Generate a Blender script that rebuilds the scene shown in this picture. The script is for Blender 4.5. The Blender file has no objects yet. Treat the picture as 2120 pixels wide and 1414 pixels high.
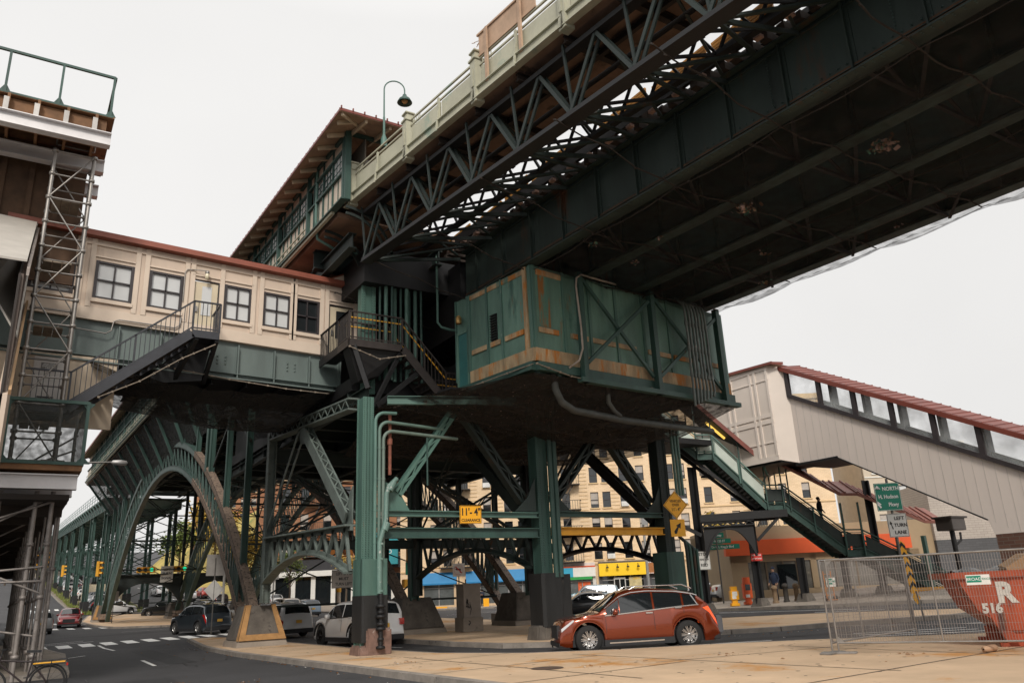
import bpy, bmesh, math, random
from mathutils import Vector, Matrix
random.seed(7)
SC = bpy.context.scene
COL = SC.collection
R = math.radians
# ---------------------------------------------------------------- camera
PITCH, ROLL, YAW = R(17.697), R(-2.691), R(32.739)
cy, sy = math.cos(YAW), math.sin(YAW)
def _cam():
    R0 = Vector((cy, -sy, 0)); Fh = Vector((sy, cy, 0)); Z = Vector((0, 0, 1))
    F = Fh*math.cos(PITCH)+Z*math.sin(PITCH); U0 = -Fh*math.sin(PITCH)+Z*math.cos(PITCH)
    Rr = R0*math.cos(ROLL)+U0*math.sin(ROLL); U = U0*math.cos(ROLL)-R0*math.sin(ROLL)
    cd = bpy.data.cameras.new('camera'); co = bpy.data.objects.new('camera', cd); COL.objects.link(co)
    co.matrix_world = Matrix(((Rr.x, U.x, -F.x, 0), (Rr.y, U.y, -F.y, 0), (Rr.z, U.z, -F.z, 1.72), (0, 0, 0, 1)))
    cd.lens = 27.70; cd.sensor_width = 36; cd.clip_start = .1; cd.clip_end = 4000
    SC.camera = co
_cam()
# ---------------------------------------------------------------- world, sun, exposure
SUN_EL, SUN_AZ = R(37), R(208)     # azimuth measured clockwise from +Y
w = bpy.data.worlds.new("World"); SC.world = w; w.use_nodes = True
nt = w.node_tree; nt.nodes.clear()
out = nt.nodes.new('ShaderNodeOutputWorld'); bg = nt.nodes.new('ShaderNodeBackground')
sky = nt.nodes.new('ShaderNodeTexSky'); sky.sky_type = 'NISHITA'; sky.sun_disc = False
sky.sun_elevation = SUN_EL; sky.sun_rotation = SUN_AZ; sky.dust_density = 6; sky.ozone_density = .3
bw = nt.nodes.new('ShaderNodeHueSaturation'); bw.inputs['Saturation'].default_value = .12
nt.links.new(sky.outputs[0], bw.inputs['Color'])
tc = nt.nodes.new('ShaderNodeTexCoord'); sp = nt.nodes.new('ShaderNodeSeparateXYZ')
nt.links.new(tc.outputs['Generated'], sp.inputs[0])
rmp = nt.nodes.new('ShaderNodeValToRGB'); e = rmp.color_ramp.elements
e[0].position = .0; e[0].color = (6.05, 5.97, 5.87, 1); e[1].position = 1; e[1].color = (13.0, 12.7, 12.3, 1)
k = e.new(.64); k.color = (6.35, 6.27, 6.17, 1)
nt.links.new(sp.outputs['Z'], rmp.inputs[0])
mx = nt.nodes.new('ShaderNodeMixRGB'); mx.inputs[0].default_value = .93
nt.links.new(bw.outputs[0], mx.inputs[1]); nt.links.new(rmp.outputs[0], mx.inputs[2])
cn = nt.nodes.new('ShaderNodeTexNoise'); cn.inputs['Scale'].default_value = 1.6; cn.inputs['Detail'].default_value = 5; nt.links.new(tc.outputs['Generated'], cn.inputs[0])
cr = nt.nodes.new('ShaderNodeMapRange'); cr.inputs['From Min'].default_value = .3; cr.inputs['From Max'].default_value = .7; cr.inputs['To Min'].default_value = .95; cr.inputs['To Max'].default_value = 1.05; nt.links.new(cn.outputs[0], cr.inputs[0])
mu = nt.nodes.new('ShaderNodeMixRGB'); mu.blend_type = 'MULTIPLY'; mu.inputs[0].default_value = 1; nt.links.new(mx.outputs[0], mu.inputs[1]); nt.links.new(cr.outputs[0], mu.inputs[2])
nt.links.new(mu.outputs[0], bg.inputs[0]); bg.inputs[1].default_value = .1
nt.links.new(bg.outputs[0], out.inputs[0])
sl = bpy.data.lights.new('sun', 'SUN'); sl.energy = 1.5; sl.angle = R(12); sl.color = (1, .93, .84)
so = bpy.data.objects.new('sun', sl); COL.objects.link(so)
dsun = Vector((math.sin(SUN_AZ)*math.cos(SUN_EL), math.cos(SUN_AZ)*math.cos(SUN_EL), math.sin(SUN_EL)))
so.rotation_euler = dsun.to_track_quat('Z', 'Y').to_euler(); so.location = (0, -20, 60)
SC.view_settings.view_transform = 'Standard'; SC.view_settings.look = 'None'
SC.view_settings.exposure = .52; SC.view_settings.gamma = 1
SC.render.engine = 'CYCLES'; SC.cycles.max_bounces = 5; SC.cycles.diffuse_bounces = 3; SC.cycles.transparent_max_bounces = 12
SC.cycles.use_denoising = True
# ---------------------------------------------------------------- terrain height
def ss(a, b, t):
    t = min(max((t-a)/(b-a), 0), 1); return t*t*(3-2*t)
def g(x, y):
    d = math.hypot(x, y); e = .35*ss(35, 70, d)
    u = max(0, y-70); e += (0.0006*u*u if u < 60 else 2.16+0.072*(u-60))
    s = x*cy-y*sy; F_ = x*sy+y*cy
    return e+.05*max(0, min(s, 40)-9)*ss(20, 42, F_)
# ---------------------------------------------------------------- materials
MATS = {}
def mat(name, col, rough=.7, metal=0, var=.2, vs=1.5, col2=None, spots=.0, ss_=2.5, bump=0, bs=30, streak=False, emit=0, coat=0, col3=None, sp3=0, s3=.6, alpha=None):
    m = bpy.data.materials.new(name); m.use_nodes = True; MATS[name] = m
    n = m.node_tree.nodes; l = m.node_tree.links
    b = n['Principled BSDF']; b.inputs['Roughness'].default_value = rough; b.inputs['Metallic'].default_value = metal
    if coat: b.inputs['Coat Weight'].default_value = coat; b.inputs['Coat Roughness'].default_value = .04
    tcn = n.new('ShaderNodeTexCoord'); src = tcn.outputs['Object']
    if streak:
        mp = n.new('ShaderNodeMapping'); mp.inputs['Scale'].default_value = (1, 1, .22); l.new(src, mp.inputs[0]); ssrc = mp.outputs[0]
    else: ssrc = src
    c = (*col, 1)
    cur = None
    if var:
        nz = n.new('ShaderNodeTexNoise'); nz.inputs['Scale'].default_value = vs; nz.inputs['Detail'].default_value = 6; nz.inputs['Roughness'].default_value = .65
        l.new(ssrc, nz.inputs[0])
        r = n.new('ShaderNodeValToRGB'); r.color_ramp.elements[0].position = .3; r.color_ramp.elements[1].position = .7
        r.color_ramp.elements[0].color = (*[max(0, q*(1-var)) for q in col], 1); r.color_ramp.elements[1].color = (*[min(1, q*(1+var)) for q in col], 1)
        l.new(nz.outputs[0], r.inputs[0]); cur = r.outputs[0]
    def layer(cur, colr, amt, scale):
        nz = n.new('ShaderNodeTexNoise'); nz.inputs['Scale'].default_value = scale; nz.inputs['Detail'].default_value = 8; nz.inputs['Roughness'].default_value = .7
        l.new(ssrc, nz.inputs[0])
        r = n.new('ShaderNodeValToRGB'); p = .72-.35*amt
        r.color_ramp.elements[0].position = p; r.color_ramp.elements[1].position = min(1, p+.08)
        r.color_ramp.elements[0].color = (0, 0, 0, 1); r.color_ramp.elements[1].color = (1, 1, 1, 1)
        l.new(nz.outputs[0], r.inputs[0])
        mxn = n.new('ShaderNodeMixRGB'); l.new(r.outputs[0], mxn.inputs[0])
        if cur is None: mxn.inputs[1].default_value = c
        else: l.new(cur, mxn.inputs[1])
        mxn.inputs[2].default_value = (*colr, 1); return mxn.outputs[0]
    if col2 and spots: cur = layer(cur, col2, spots, ss_)
    if col3 and sp3: cur = layer(cur, col3, sp3, s3)
    if cur is None: b.inputs['Base Color'].default_value = c
    else: l.new(cur, b.inputs['Base Color'])
    if bump:
        nb = n.new('ShaderNodeTexNoise'); nb.inputs['Scale'].default_value = bs; nb.inputs['Detail'].default_value = 4; l.new(src, nb.inputs[0])
        bp = n.new('ShaderNodeBump'); bp.inputs['Strength'].default_value = bump; bp.inputs['Distance'].default_value = .02
        l.new(nb.outputs[0], bp.inputs['Height']); l.new(bp.outputs[0], b.inputs['Normal'])
    if emit:
        b.inputs['Emission Color'].default_value = c; b.inputs['Emission Strength'].default_value = emit
    if alpha is not None: b.inputs['Alpha'].default_value = alpha
    return m
M = mat
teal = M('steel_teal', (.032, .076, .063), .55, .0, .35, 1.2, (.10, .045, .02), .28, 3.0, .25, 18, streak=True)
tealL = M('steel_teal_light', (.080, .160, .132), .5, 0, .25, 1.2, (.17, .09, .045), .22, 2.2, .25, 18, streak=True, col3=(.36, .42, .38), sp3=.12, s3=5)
tealD = M('steel_teal_shaded', (.013, .023, .020), .6, 0, .4, 1.0, (.06, .028, .014), .34, 2.0, .25, 18, streak=True)  # darker copy of the teal, shade under the viaduct put into its colour
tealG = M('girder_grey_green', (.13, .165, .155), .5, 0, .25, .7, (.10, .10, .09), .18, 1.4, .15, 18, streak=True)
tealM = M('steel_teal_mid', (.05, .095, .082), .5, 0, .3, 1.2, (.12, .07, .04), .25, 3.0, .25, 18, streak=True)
bayM = M('cream_bay', (.70, .62, .55), .5, 0, .05, .5)
rustT = M('steel_peeling_brown', (.22, .16, .12), .75, 0, .35, 2.5, (.035, .026, .022), .55, 9, .4, 25, col3=(.30, .27, .23), sp3=.25, s3=4)
boxM = M('painted_panel_teal', (.115, .215, .172), .5, 0, .45, .9, (.26, .13, .045), .26, 1.4, .2, 12, streak=True, col3=(.05, .125, .10), sp3=.42, s3=.8)
boxR = M('rusty_trim', (.40, .29, .17), .7, 0, .45, 3, (.46, .17, .03), .62, 1.8, .3, 20, streak=True, col3=(.12, .22, .17), sp3=.42, s3=1.1)
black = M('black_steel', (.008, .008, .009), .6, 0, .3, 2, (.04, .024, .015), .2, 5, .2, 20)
blackP = M('black_paint_worn', (.014, .014, .014), .65, 0, .5, 2, (.16, .12, .09), .18, 3.2, .3, 14, streak=True)
beige = M('beige_siding', (.62, .50, .40), .6, 0, .10, .8, (.44, .34, .26), .30, 1.1, .1, 10, streak=True)
beigeT = M('beige_trim', (.68, .56, .45), .55, 0, .07, .8, (.40, .33, .27), .10, 1.2)
greyS = M('grey_cladding', (.63, .56, .51), .5, 0, .07, .5, (.46, .41, .38), .26, .5, streak=True)
redR = M('red_metal_roof', (.17, .040, .026), .45, 0, .2, 1.5, (.10, .05, .04), .2, 2)
roofU = M('roof_underside_timber', (.30, .20, .13), .8, 0, .3, 2, (.14, .09, .06), .3, 2)
fascM = M('pale_green_cream_steel', (.42, .41, .31), .55, 0, .15, 1.2, (.27, .34, .27), .35, .8, .15, 14, col3=(.25, .13, .06), sp3=.16, s3=3)
soffit = M('stained_soffit', (.20, .125, .085), .85, 0, .4, .7, (.035, .028, .024), .4, .9, .4, 6, col3=(.17, .10, .055), sp3=.22, s3=.9)
wood = M('plywood', (.20, .10, .045), .75, 0, .4, 1.6, (.08, .04, .02), .35, 2.4)
woodT = M('third_rail_timber', (.42, .19, .03), .7, 0, .2, 3, (.25, .11, .03), .3, 6)
galv = M('galvanised_steel', (.30, .28, .26), .42, .6, .2, 4, (.20, .14, .09), .28, 6)
galvW = M('white_beam', (.62, .60, .60), .45, .3, .08, 2)
asph = M('asphalt', (.047, .046, .049), .82, 0, .22, .45, (.075, .073, .072), .30, .35, .35, 90, col3=(.028, .028, .03), sp3=.22, s3=1.1)
conc = M('sidewalk_concrete', (.60, .43, .28), .85, 0, .16, .5, (.54, .26, .075), .46, .28, .3, 60, col3=(.33, .25, .18), sp3=.24, s3=1.3)
conc2 = M('worn_concrete', (.30, .255, .21), .9, 0, .25, .6, (.15, .12, .10), .35, 1.2, .35, 40)
kerbM = M('kerb_stone', (.26, .23, .20), .85, 0, .3, 1.5, (.09, .08, .075), .35, 2.2, .35, 30)
paintW = M('road_paint_white', (.80, .80, .78), .7, 0, .1, 3, (.25, .25, .25), .12, 9)
pierM = M('pier_concrete', (.12, .105, .09), .9, 0, .4, 1.3, (.05, .045, .04), .4, 1.4, .5, 14, col3=(.30, .20, .12), sp3=.14, s3=1.5)
pierO = M('pier_orange_edge', (.40, .22, .085), .85, 0, .3, 2, (.16, .09, .05), .35, 3, .4, 20)
glassD = M('dark_glass', (.02, .023, .025), .06, 0, 0)
glassS = M('window_glass_sky', (.62, .63, .63), .12, 0, .06, .6, (.40, .41, .41), .15, .8)
frameM = M('dark_window_frame', (.035, .028, .03), .5, 0, .2, 5)
yel = M('sign_yellow', (.90, .42, .012), .4, 0, .05, 2)
yelB = M('yellow_paint_worn', (.72, .36, .025), .55, 0, .15, 2, (.30, .13, .03), .25, 4)
signG = M('sign_green', (.005, .22, .14), .4, 0, .05, 2)
signW = M('sign_white', (.72, .71, .67), .5, 0, .06, 3)
inkB = M('sign_ink_black', (.012, .012, .012), .6, 0, 0)
inkW = M('sign_ink_white', (.85, .85, .83), .5, 0, 0)
signK = M('sign_back_metal', (.16, .15, .14), .45, .6, .2, 4)
redS = M('sign_red', (.55, .03, .02), .5, 0, .05, 2)
orange = M('orange_fascia', (.62, .085, .015), .55, 0, .10, 1.0)
dumpM = M('dumpster_red', (.34, .055, .016), .5, 0, .3, 1.4, (.09, .028, .018), .42, 2.2, .2, 12, streak=True, col3=(.42, .16, .07), sp3=.25, s3=4)
wornW = M('worn_white_lettering', (.58, .55, .50), .7, 0, .15, 4, (.30, .08, .03), .38, 7)
brickY = None
def brick(name, c1, c2, mortar, scale=1.0, rough=.85, bw_=.45, rh=.15):
    m = bpy.data.materials.new(name); m.use_nodes = True; MATS[name] = m
    n = m.node_tree.nodes; l = m.node_tree.links; b = n['Principled BSDF']; b.inputs['Roughness'].default_value = rough
    tcn = n.new('ShaderNodeTexCoord'); s = n.new('ShaderNodeSeparateXYZ'); l.new(tcn.outputs['Object'], s.inputs[0])
    a = n.new('ShaderNodeMath'); a.operation = 'ADD'; l.new(s.outputs['X'], a.inputs[0]); l.new(s.outputs['Y'], a.inputs[1])
    cmb = n.new('ShaderNodeCombineXYZ'); l.new(a.outputs[0], cmb.inputs[0]); l.new(s.outputs['Z'], cmb.inputs[1])
    bt = n.new('ShaderNodeTexBrick'); bt.inputs['Color1'].default_value = (*c1, 1); bt.inputs['Color2'].default_value = (*c2, 1); bt.inputs['Mortar'].default_value = (*mortar, 1)
    bt.inputs['Scale'].default_value = scale; bt.inputs['Brick Width'].default_value = bw_; bt.inputs['Row Height'].default_value = rh; bt.inputs['Mortar Size'].default_value = .012
    l.new(cmb.outputs[0], bt.inputs[0])
    nz = n.new('ShaderNodeTexNoise'); nz.inputs['Scale'].default_value = .5; nz.inputs['Detail'].default_value = 6; l.new(tcn.outputs['Object'], nz.inputs[0])
    r = n.new('ShaderNodeMapRange'); r.inputs['To Min'].default_value = .72; r.inputs['To Max'].default_value = 1.2; l.new(nz.outputs[0], r.inputs[0])
    mm = n.new('ShaderNodeMixRGB'); mm.blend_type = 'MULTIPLY'; mm.inputs[0].default_value = 1; l.new(bt.outputs[0], mm.inputs[1]); l.new(r.outputs[0], mm.inputs[2])
    l.new(mm.outputs[0], b.inputs['Base Color']); return m
brickY = brick('yellow_brick', (.86, .65, .43), (.77, .57, .36), (.60, .46, .31), 1.0)
brickO = brick('orange_brick', (.36, .16, .075), (.28, .12, .06), (.24, .14, .09), 1.0)
brickP = brick('pale_brick', (.52, .42, .32), (.46, .36, .27), (.38, .30, .23), 1.0)
brickW = brick('whitewashed_brick', (.46, .41, .36), (.42, .37, .33), (.30, .26, .23), 1.0)
brickG = brick('grey_painted_brick', (.10, .10, .105), (.085, .085, .09), (.07, .07, .07), 1.0)
brickR = brick('dark_red_brick', (.13, .06, .04), (.10, .045, .03), (.13, .10, .08), 1.0)
def netmat(name, col, a=.55, sc=16, wavew=None):
    m = bpy.data.materials.new(name); m.use_nodes = True
    n = m.node_tree.nodes; l = m.node_tree.links; b = n['Principled BSDF']; b.inputs['Base Color'].default_value = (*col, 1); b.inputs['Roughness'].default_value = .9
    tr = n.new('ShaderNodeBsdfTransparent'); mxs = n.new('ShaderNodeMixShader'); o = n['Material Output']
    tcn = n.new('ShaderNodeTexCoord'); nz = n.new('ShaderNodeTexNoise'); nz.inputs['Scale'].default_value = sc; nz.inputs['Detail'].default_value = 5; l.new(tcn.outputs['Object'], nz.inputs[0])
    r = n.new('ShaderNodeMapRange'); r.inputs['From Min'].default_value = .3; r.inputs['From Max'].default_value = .7; r.inputs['To Min'].default_value = a-.2; r.inputs['To Max'].default_value = min(1, a+.2); l.new(nz.outputs[0], r.inputs[0])
    l.new(r.outputs[0], mxs.inputs[0]); l.new(tr.outputs[0], mxs.inputs[1]); l.new(b.outputs[0], mxs.inputs[2]); l.new(mxs.outputs[0], o.inputs[0])
    return m
net = netmat('black_debris_net', (.012, .011, .01), .72)
netB = netmat('belly_net_dirty', (.016, .012, .009), .84, 3)
netG = netmat('scaffold_mesh', (.05, .055, .05), .42, 6)
netW = netmat('sky_lit_net', (.07, .075, .085), .55, 12)  # paler net colour standing in for sky showing through the rim
wglass = netmat('clear_glass', (.55, .58, .58), .2, .7)
# ---------------------------------------------------------------- object helpers
def tag(o, label=None, cat=None, group=None, kind=None):
    if label: o['label'] = label
    if cat: o['category'] = cat
    if group: o['group'] = group
    if kind: o['kind'] = kind
    return o
def thing(name, label, cat, loc=(0, 0, 0), rz=0, group=None, kind=None):
    o = bpy.data.objects.new(name, None); COL.objects.link(o); o.location = loc; o.rotation_euler = (0, 0, rz)
    o.empty_display_size = .3
    return tag(o, label, cat, group, kind)
def V(*a): return Vector(a if len(a) > 1 else a[0])
class MB:
    def __init__(s): s.v = []; s.f = []; s.m = []; s.mi = 0; s.sm = []
    def add(s, vs, fs, smooth=False):
        o = len(s.v); s.v += [Vector(q) for q in vs]
        for q in fs: s.f.append([o+i for i in q]); s.m.append(s.mi); s.sm.append(smooth)
    def box(s, a, b):
        x0, y0, z0 = a; x1, y1, z1 = b
        s.add([(x0, y0, z0), (x1, y0, z0), (x1, y1, z0), (x0, y1, z0), (x0, y0, z1), (x1, y0, z1), (x1, y1, z1), (x0, y1, z1)],
              [(0, 3, 2, 1), (4, 5, 6, 7), (0, 1, 5, 4), (1, 2, 6, 5), (2, 3, 7, 6), (3, 0, 4, 7)])
    def frame(s, p, q, up=(0, 0, 1)):
        p = V(p); q = V(q); d = (q-p).normalized(); u = V(up)
        if abs(d.dot(u)) > .98: u = V(0, 1, 0) if abs(d.y) < .9 else V(1, 0, 0)
        sd = d.cross(u).normalized(); u = sd.cross(d).normalized(); return p, q, d, sd, u
    def beam(s, p, q, w, h, up=(0, 0, 1), off=(0, 0)):
        p, q, d, sd, u = s.frame(p, q, up); o = sd*off[0]+u*off[1]
        c = [sd*(-w/2)+u*(-h/2), sd*(w/2)+u*(-h/2), sd*(w/2)+u*(h/2), sd*(-w/2)+u*(h/2)]
        s.add([p+o+k for k in c]+[q+o+k for k in c], [(0, 1, 2, 3), (7, 6, 5, 4), (0, 4, 5, 1), (1, 5, 6, 2), (2, 6, 7, 3), (3, 7, 4, 0)])
    def ibeam(s, p, q, w, h, t=.03, up=(0, 0, 1)):
        s.beam(p, q, w, t, up, (0, h/2)); s.beam(p, q, w, t, up, (0, -h/2)); s.beam(p, q, t, h-t, up)
    def lattice(s, p, q, w, h, ch=.07, lace=.035, pitch=None, up=(0, 0, 1), sides=2):
        # two chords h apart (in up direction), laced both sides
        p, q, d, sd, u = s.frame(p, q, up); L = (q-p).length
        for k in (-1, 1): s.beam(p, q, w, ch, u, (0, k*(h/2-ch/2)))
        pitch = pitch or h*.9; n = max(2, int(L/pitch))
        for sidek in ((-1, 1) if sides == 2 else (0,)):
            for i in range(n):
                a = p+d*(L*i/n); b = p+d*(L*(i+1)/n); k = 1 if i % 2 else -1
                o = sd*(sidek*(w/2-lace*.4))
                s.beam(a+u*(k*(h/2-ch))+o, b-u*(k*(h/2-ch))+o, .014, lace, sd.cross(d))
    def tube(s, pts, r, n=8, caps=True, r2=None):
        pts = [V(p) for p in pts]; rings = []
        nrm = None
        for i, p in enumerate(pts):
            d = (pts[min(i+1, len(pts)-1)]-pts[max(i-1, 0)]).normalized()
            if nrm is None:
                nrm = d.cross(V(0, 0, 1) if abs(d.z) < .9 else V(1, 0, 0)).normalized()
            else:
                nrm = (nrm-d*nrm.dot(d)).normalized()
            bn = d.cross(nrm); rr = r if r2 is None else r+(r2-r)*i/(len(pts)-1)
            rings.append([p+nrm*(rr*math.cos(2*math.pi*k/n))+bn*(rr*math.sin(2*math.pi*k/n)) for k in range(n)])
        vs = [q for rg in rings for q in rg]; fs = []
        for i in range(len(pts)-1):
            for k in range(n): fs.append((i*n+k, i*n+(k+1) % n, (i+1)*n+(k+1) % n, (i+1)*n+k))
        s.add(vs, fs, True)
        if caps: s.add(rings[0], [tuple(range(n))[::-1]]); s.add(rings[-1], [tuple(range(n))])
    def lathe(s, prof, n=20, axis='z', c=(0, 0, 0)):
        c = V(c); vs = []; fs = []
        for r, h in prof:
            for k in range(n):
                a = 2*math.pi*k/n; x, y = r*math.cos(a), r*math.sin(a)
                vs.append(c+(V(x, y, h) if axis == 'z' else (V(x, h, y) if axis == 'y' else V(h, x, y))))
        for i in range(len(prof)-1):
            for k in range(n): fs.append((i*n+k, i*n+(k+1) % n, (i+1)*n+(k+1) % n, (i+1)*n+k))
        s.add(vs, fs, True)
    def poly(s, pts, t=(0, 0, 0)):
        n = len(pts); t = V(t)
        if t.length == 0: s.add(pts, [tuple(range(n))]); return
        s.add([V(p) for p in pts]+[V(p)+t for p in pts], [tuple(range(n))[::-1], tuple(range(n, 2*n))]+[(i, (i+1) % n, n+(i+1) % n, n+i) for i in range(n)])
    def build(s, name, m, parent=None, world=False, bevel=0, recalc=True):
        me = bpy.data.meshes.new(name)
        off = V(0, 0, 0)
        if parent and world:
            p = parent
            while p: off = off+p.location; p = p.parent
        me.from_pydata([tuple(v-off) for v in s.v], [], s.f)
        ms = m if isinstance(m, (list, tuple)) else [m]
        for q in ms: me.materials.append(q)
        for p, mi, smv in zip(me.polygons, s.m, s.sm): p.material_index = mi; p.use_smooth = smv
        if recalc:
            bm = bmesh.new(); bm.from_mesh(me); bmesh.ops.recalc_face_normals(bm, faces=bm.faces)
            if bevel: bmesh.ops.bevel(bm, geom=[e for e in bm.edges if e.calc_length() > bevel*3], offset=bevel, segments=2, affect='EDGES')
            bm.to_mesh(me); bm.free()
        o = bpy.data.objects.new(name, me); COL.objects.link(o)
        if parent: o.parent = parent
        return o
def part(name, m, parent, fn, world=False, **k):
    b = MB(); fn(b); return b.build(name, m, parent, world, **k)
def copy_tree(o, parent=None):
    c = o.copy(); COL.objects.link(c)
    if parent: c.parent = parent
    for ch in list(o.children): copy_tree(ch, c)
    return c
def text(name, s, size, m, parent, loc, rot, align='CENTER', ext=.004, world=False, shear=0, sx=1, bold=0):
    cu = bpy.data.curves.new(name, 'FONT'); cu.body = s; cu.size = size; cu.align_x = align; cu.align_y = 'CENTER'; cu.extrude = ext; cu.space_line = .95; cu.shear = shear
    cu.resolution_u = 3; cu.offset = bold
    t = bpy.data.objects.new(name+'_tmp', cu); COL.objects.link(t)
    dg = bpy.context.evaluated_depsgraph_get(); me = bpy.data.meshes.new_from_object(t.evaluated_get(dg)); bpy.data.objects.remove(t)
    me.materials.clear(); me.materials.append(m)
    o = bpy.data.objects.new(name, me); COL.objects.link(o); o.rotation_euler = rot; o.scale = (sx, 1, 1)
    L = V(loc)
    if parent:
        if world:
            p = parent
            while p: L = L-p.location; p = p.parent
        o.parent = parent
    o.location = L; return o
def lerp(a, b, t): return V(a)*(1-t)+V(b)*t

def rivets(b, p, q, nrm, n, r=.014):
    p, q, nrm = V(p), V(q), V(nrm)
    sd = (q-p).normalized().cross(nrm)
    u = (q-p).normalized()
    for i in range(n):
        c = p.lerp(q, (i+.5)/n); b.add([c-sd*r-u*r, c+sd*r-u*r, c+sd*r+u*r, c-sd*r+u*r, c+nrm*r], [(0, 1, 4), (1, 2, 4), (2, 3, 4), (3, 0, 4)])
# ================================================================ GROUND
def grid_ground():
    xs = [-260, -160, -100, -60, -40]+list(range(-30, 100, 2))+[110, 130, 160, 200, 260, 340, 450, 600]
    ys = [-80, -50, -30]+list(range(-20, 140, 2))+list(range(150, 420, 15))+[450, 520, 620, 760, 950]
    b = MB(); vs = [(x, y, g(x, y)) for y in ys for x in xs]; nx = len(xs)
    fs = [(j*nx+i, j*nx+i+1, (j+1)*nx+i+1, (j+1)*nx+i) for j in range(len(ys)-1) for i in range(nx-1)]
    b.add(vs, fs, True); return tag(b.build('road', asph, recalc=False), kind='structure')
grid_ground()
def platform(name, pts, h, m, step=2, kerb=True, label=None):
    bm = bmesh.new(); vs = [bm.verts.new((x, y, 0)) for x, y in pts]; f = bm.faces.new(vs)
    xs = [p[0] for p in pts]; ys = [p[1] for p in pts]
    for ax, lo, hi in ((0, min(xs), max(xs)), (1, min(ys), max(ys))):
        k = math.ceil(lo/step)*step
        while k < hi:
            co = [0, 0, 0]; co[ax] = k; no = [0, 0, 0]; no[ax] = 1
            bmesh.ops.bisect_plane(bm, geom=bm.verts[:]+bm.edges[:]+bm.faces[:], plane_co=co, plane_no=no); k += step
    bmesh.ops.triangulate(bm, faces=bm.faces[:])
    for v in bm.verts: v.co.z = g(v.co.x, v.co.y)+h
    bmesh.ops.recalc_face_normals(bm, faces=bm.faces)
    for q in bm.faces:
        if q.normal.z < 0: q.normal_flip()
    me = bpy.data.meshes.new(name); bm.to_mesh(me); bm.free(); me.materials.append(m)
    o = bpy.data.objects.new(name, me); COL.objects.link(o); tag(o, kind='structure')
    if kerb:
        b = MB(); n = len(pts); P = [V(p[0], p[1], 0) for p in pts]
        area = sum(P[i].x*P[(i+1) % n].y-P[(i+1) % n].x*P[i].y for i in range(n)); sg = 1 if area > 0 else -1
        offp = []
        for i in range(n):
            d1 = (P[i]-P[i-1]).normalized(); d2 = (P[(i+1) % n]-P[i]).normalized()
            n1 = V(d1.y, -d1.x, 0)*sg; n2 = V(d2.y, -d2.x, 0)*sg; m_ = (n1+n2)
            m_ = m_/max(.6, m_.length_squared/2)*1.0 if m_.length > .01 else n1
            offp.append(m_*1.0)
        for i in range(n):
            a, c = P[i], P[(i+1) % n]; L = (c-a).length; k = max(1, int(L/1.5))
            for j in range(k):
                p0 = a.lerp(c, j/k); p1 = a.lerp(c, (j+1)/k)
                o0 = offp[i].lerp(offp[(i+1) % n], j/k); o1 = offp[i].lerp(offp[(i+1) % n], (j+1)/k)
                gp = .012
                p0 = p0.lerp(p1, gp); p1 = p1.lerp(p0, gp)
                q = []
                for (u, o_, z) in ((p0, o0, 1), (p1, o1, 1), (p1, o1, 0), (p0, o0, 0)): pass
                z0, z1 = g(p0.x, p0.y), g(p1.x, p1.y)
                wk = .17
                top = [(p0.x-o0.x*.02, p0.y-o0.y*.02, z0+h+.012), (p1.x-o1.x*.02, p1.y-o1.y*.02, z1+h+.012), (p1.x+o1.x*wk, p1.y+o1.y*wk, z1+h+.002), (p0.x+o0.x*wk, p0.y+o0.y*wk, z0+h+.002)]
                bot = [(x, y, (z0 if t in (0, 3) else z1)-.12) for t, (x, y, z) in enumerate(top)]
                b.add([*top, *bot], [(0, 1, 2, 3), (0, 4, 5, 1), (1, 5, 6, 2), (2, 6, 7, 3), (3, 7, 4, 0)])
        kb = b.build('kerb', kerbM, None); tag(kb, kind='structure')
    return o
near_plaza = [(8.9, 46.2), (8.0, 38), (7.75, 31), (7.95, 24), (8.15, 16), (8.4, 8), (9.2, -6), (48, -10), (40, 4), (28, 9), (22.8, 12.2), (19.3, 15.3), (16.9, 16.9), (14.6, 18), (12.6, 19.6), (11.3, 22.5), (10.9, 28), (10.95, 36), (10.6, 43.5), (10, 46)]
platform('sidewalk', near_plaza, .14, conc)
platform('sidewalk', [(14.4, 32), (14.3, 27), (14.6, 24), (15.6, 22.7), (18.5, 22.1), (22.3, 21.3), (25.8, 19.8), (29.4, 17.2), (31.0, 16.9), (32, 17.7), (31.2, 19.6), (30, 25), (28.8, 29), (27, 34), (25.3, 40), (25.4, 47), (25.6, 56), (24.8, 66), (23, 66.5), (20.8, 55), (18.3, 46), (16, 38)], .15, conc)
platform('sidewalk', [(7.9, 97), (8.2, 86), (8.9, 78), (12.5, 74), (20, 75), (27, 80), (29, 92), (28, 102), (20, 108), (9.6, 110)], .15, conc)
FA, FB = V(37.9, 79.3, 0), V(59.2, 56.2, 0)
platform('sidewalk', [(32, 86), (37.9, 79.0), (44, 72.4), (56.9, 57.8), (58, 56.6), (90, 34), (130, 60), (80, 95), (50, 125), (34, 125), (29.5, 112)], .15, conc2)
platform('sidewalk', [(38, 40), (36, 37.5), (35.1, 34.5), (34.9, 27), (36.3, 20.7), (39, 8), (90, -20), (100, 20), (60, 34)], .15, conc2)
platform('median', [(8.6, 116), (17, 114), (17.5, 150), (17.5, 470), (8.3, 470), (8.3, 150)], .12, M('median_dirt', (.20, .165, .12), .95, 0, .3, .5, (.10, .12, .035), .35, .5, .5, 20), 12)
platform('sidewalk', [(-30, 28.2), (1.9, 27.6), (2.6, 40), (1.6, 52), (-30, 52)], .14, conc2)
platform('sidewalk', [(-30, 60), (-1.5, 60), (-1.5, 400), (-30, 400)], .14, conc2, 12)
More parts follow.
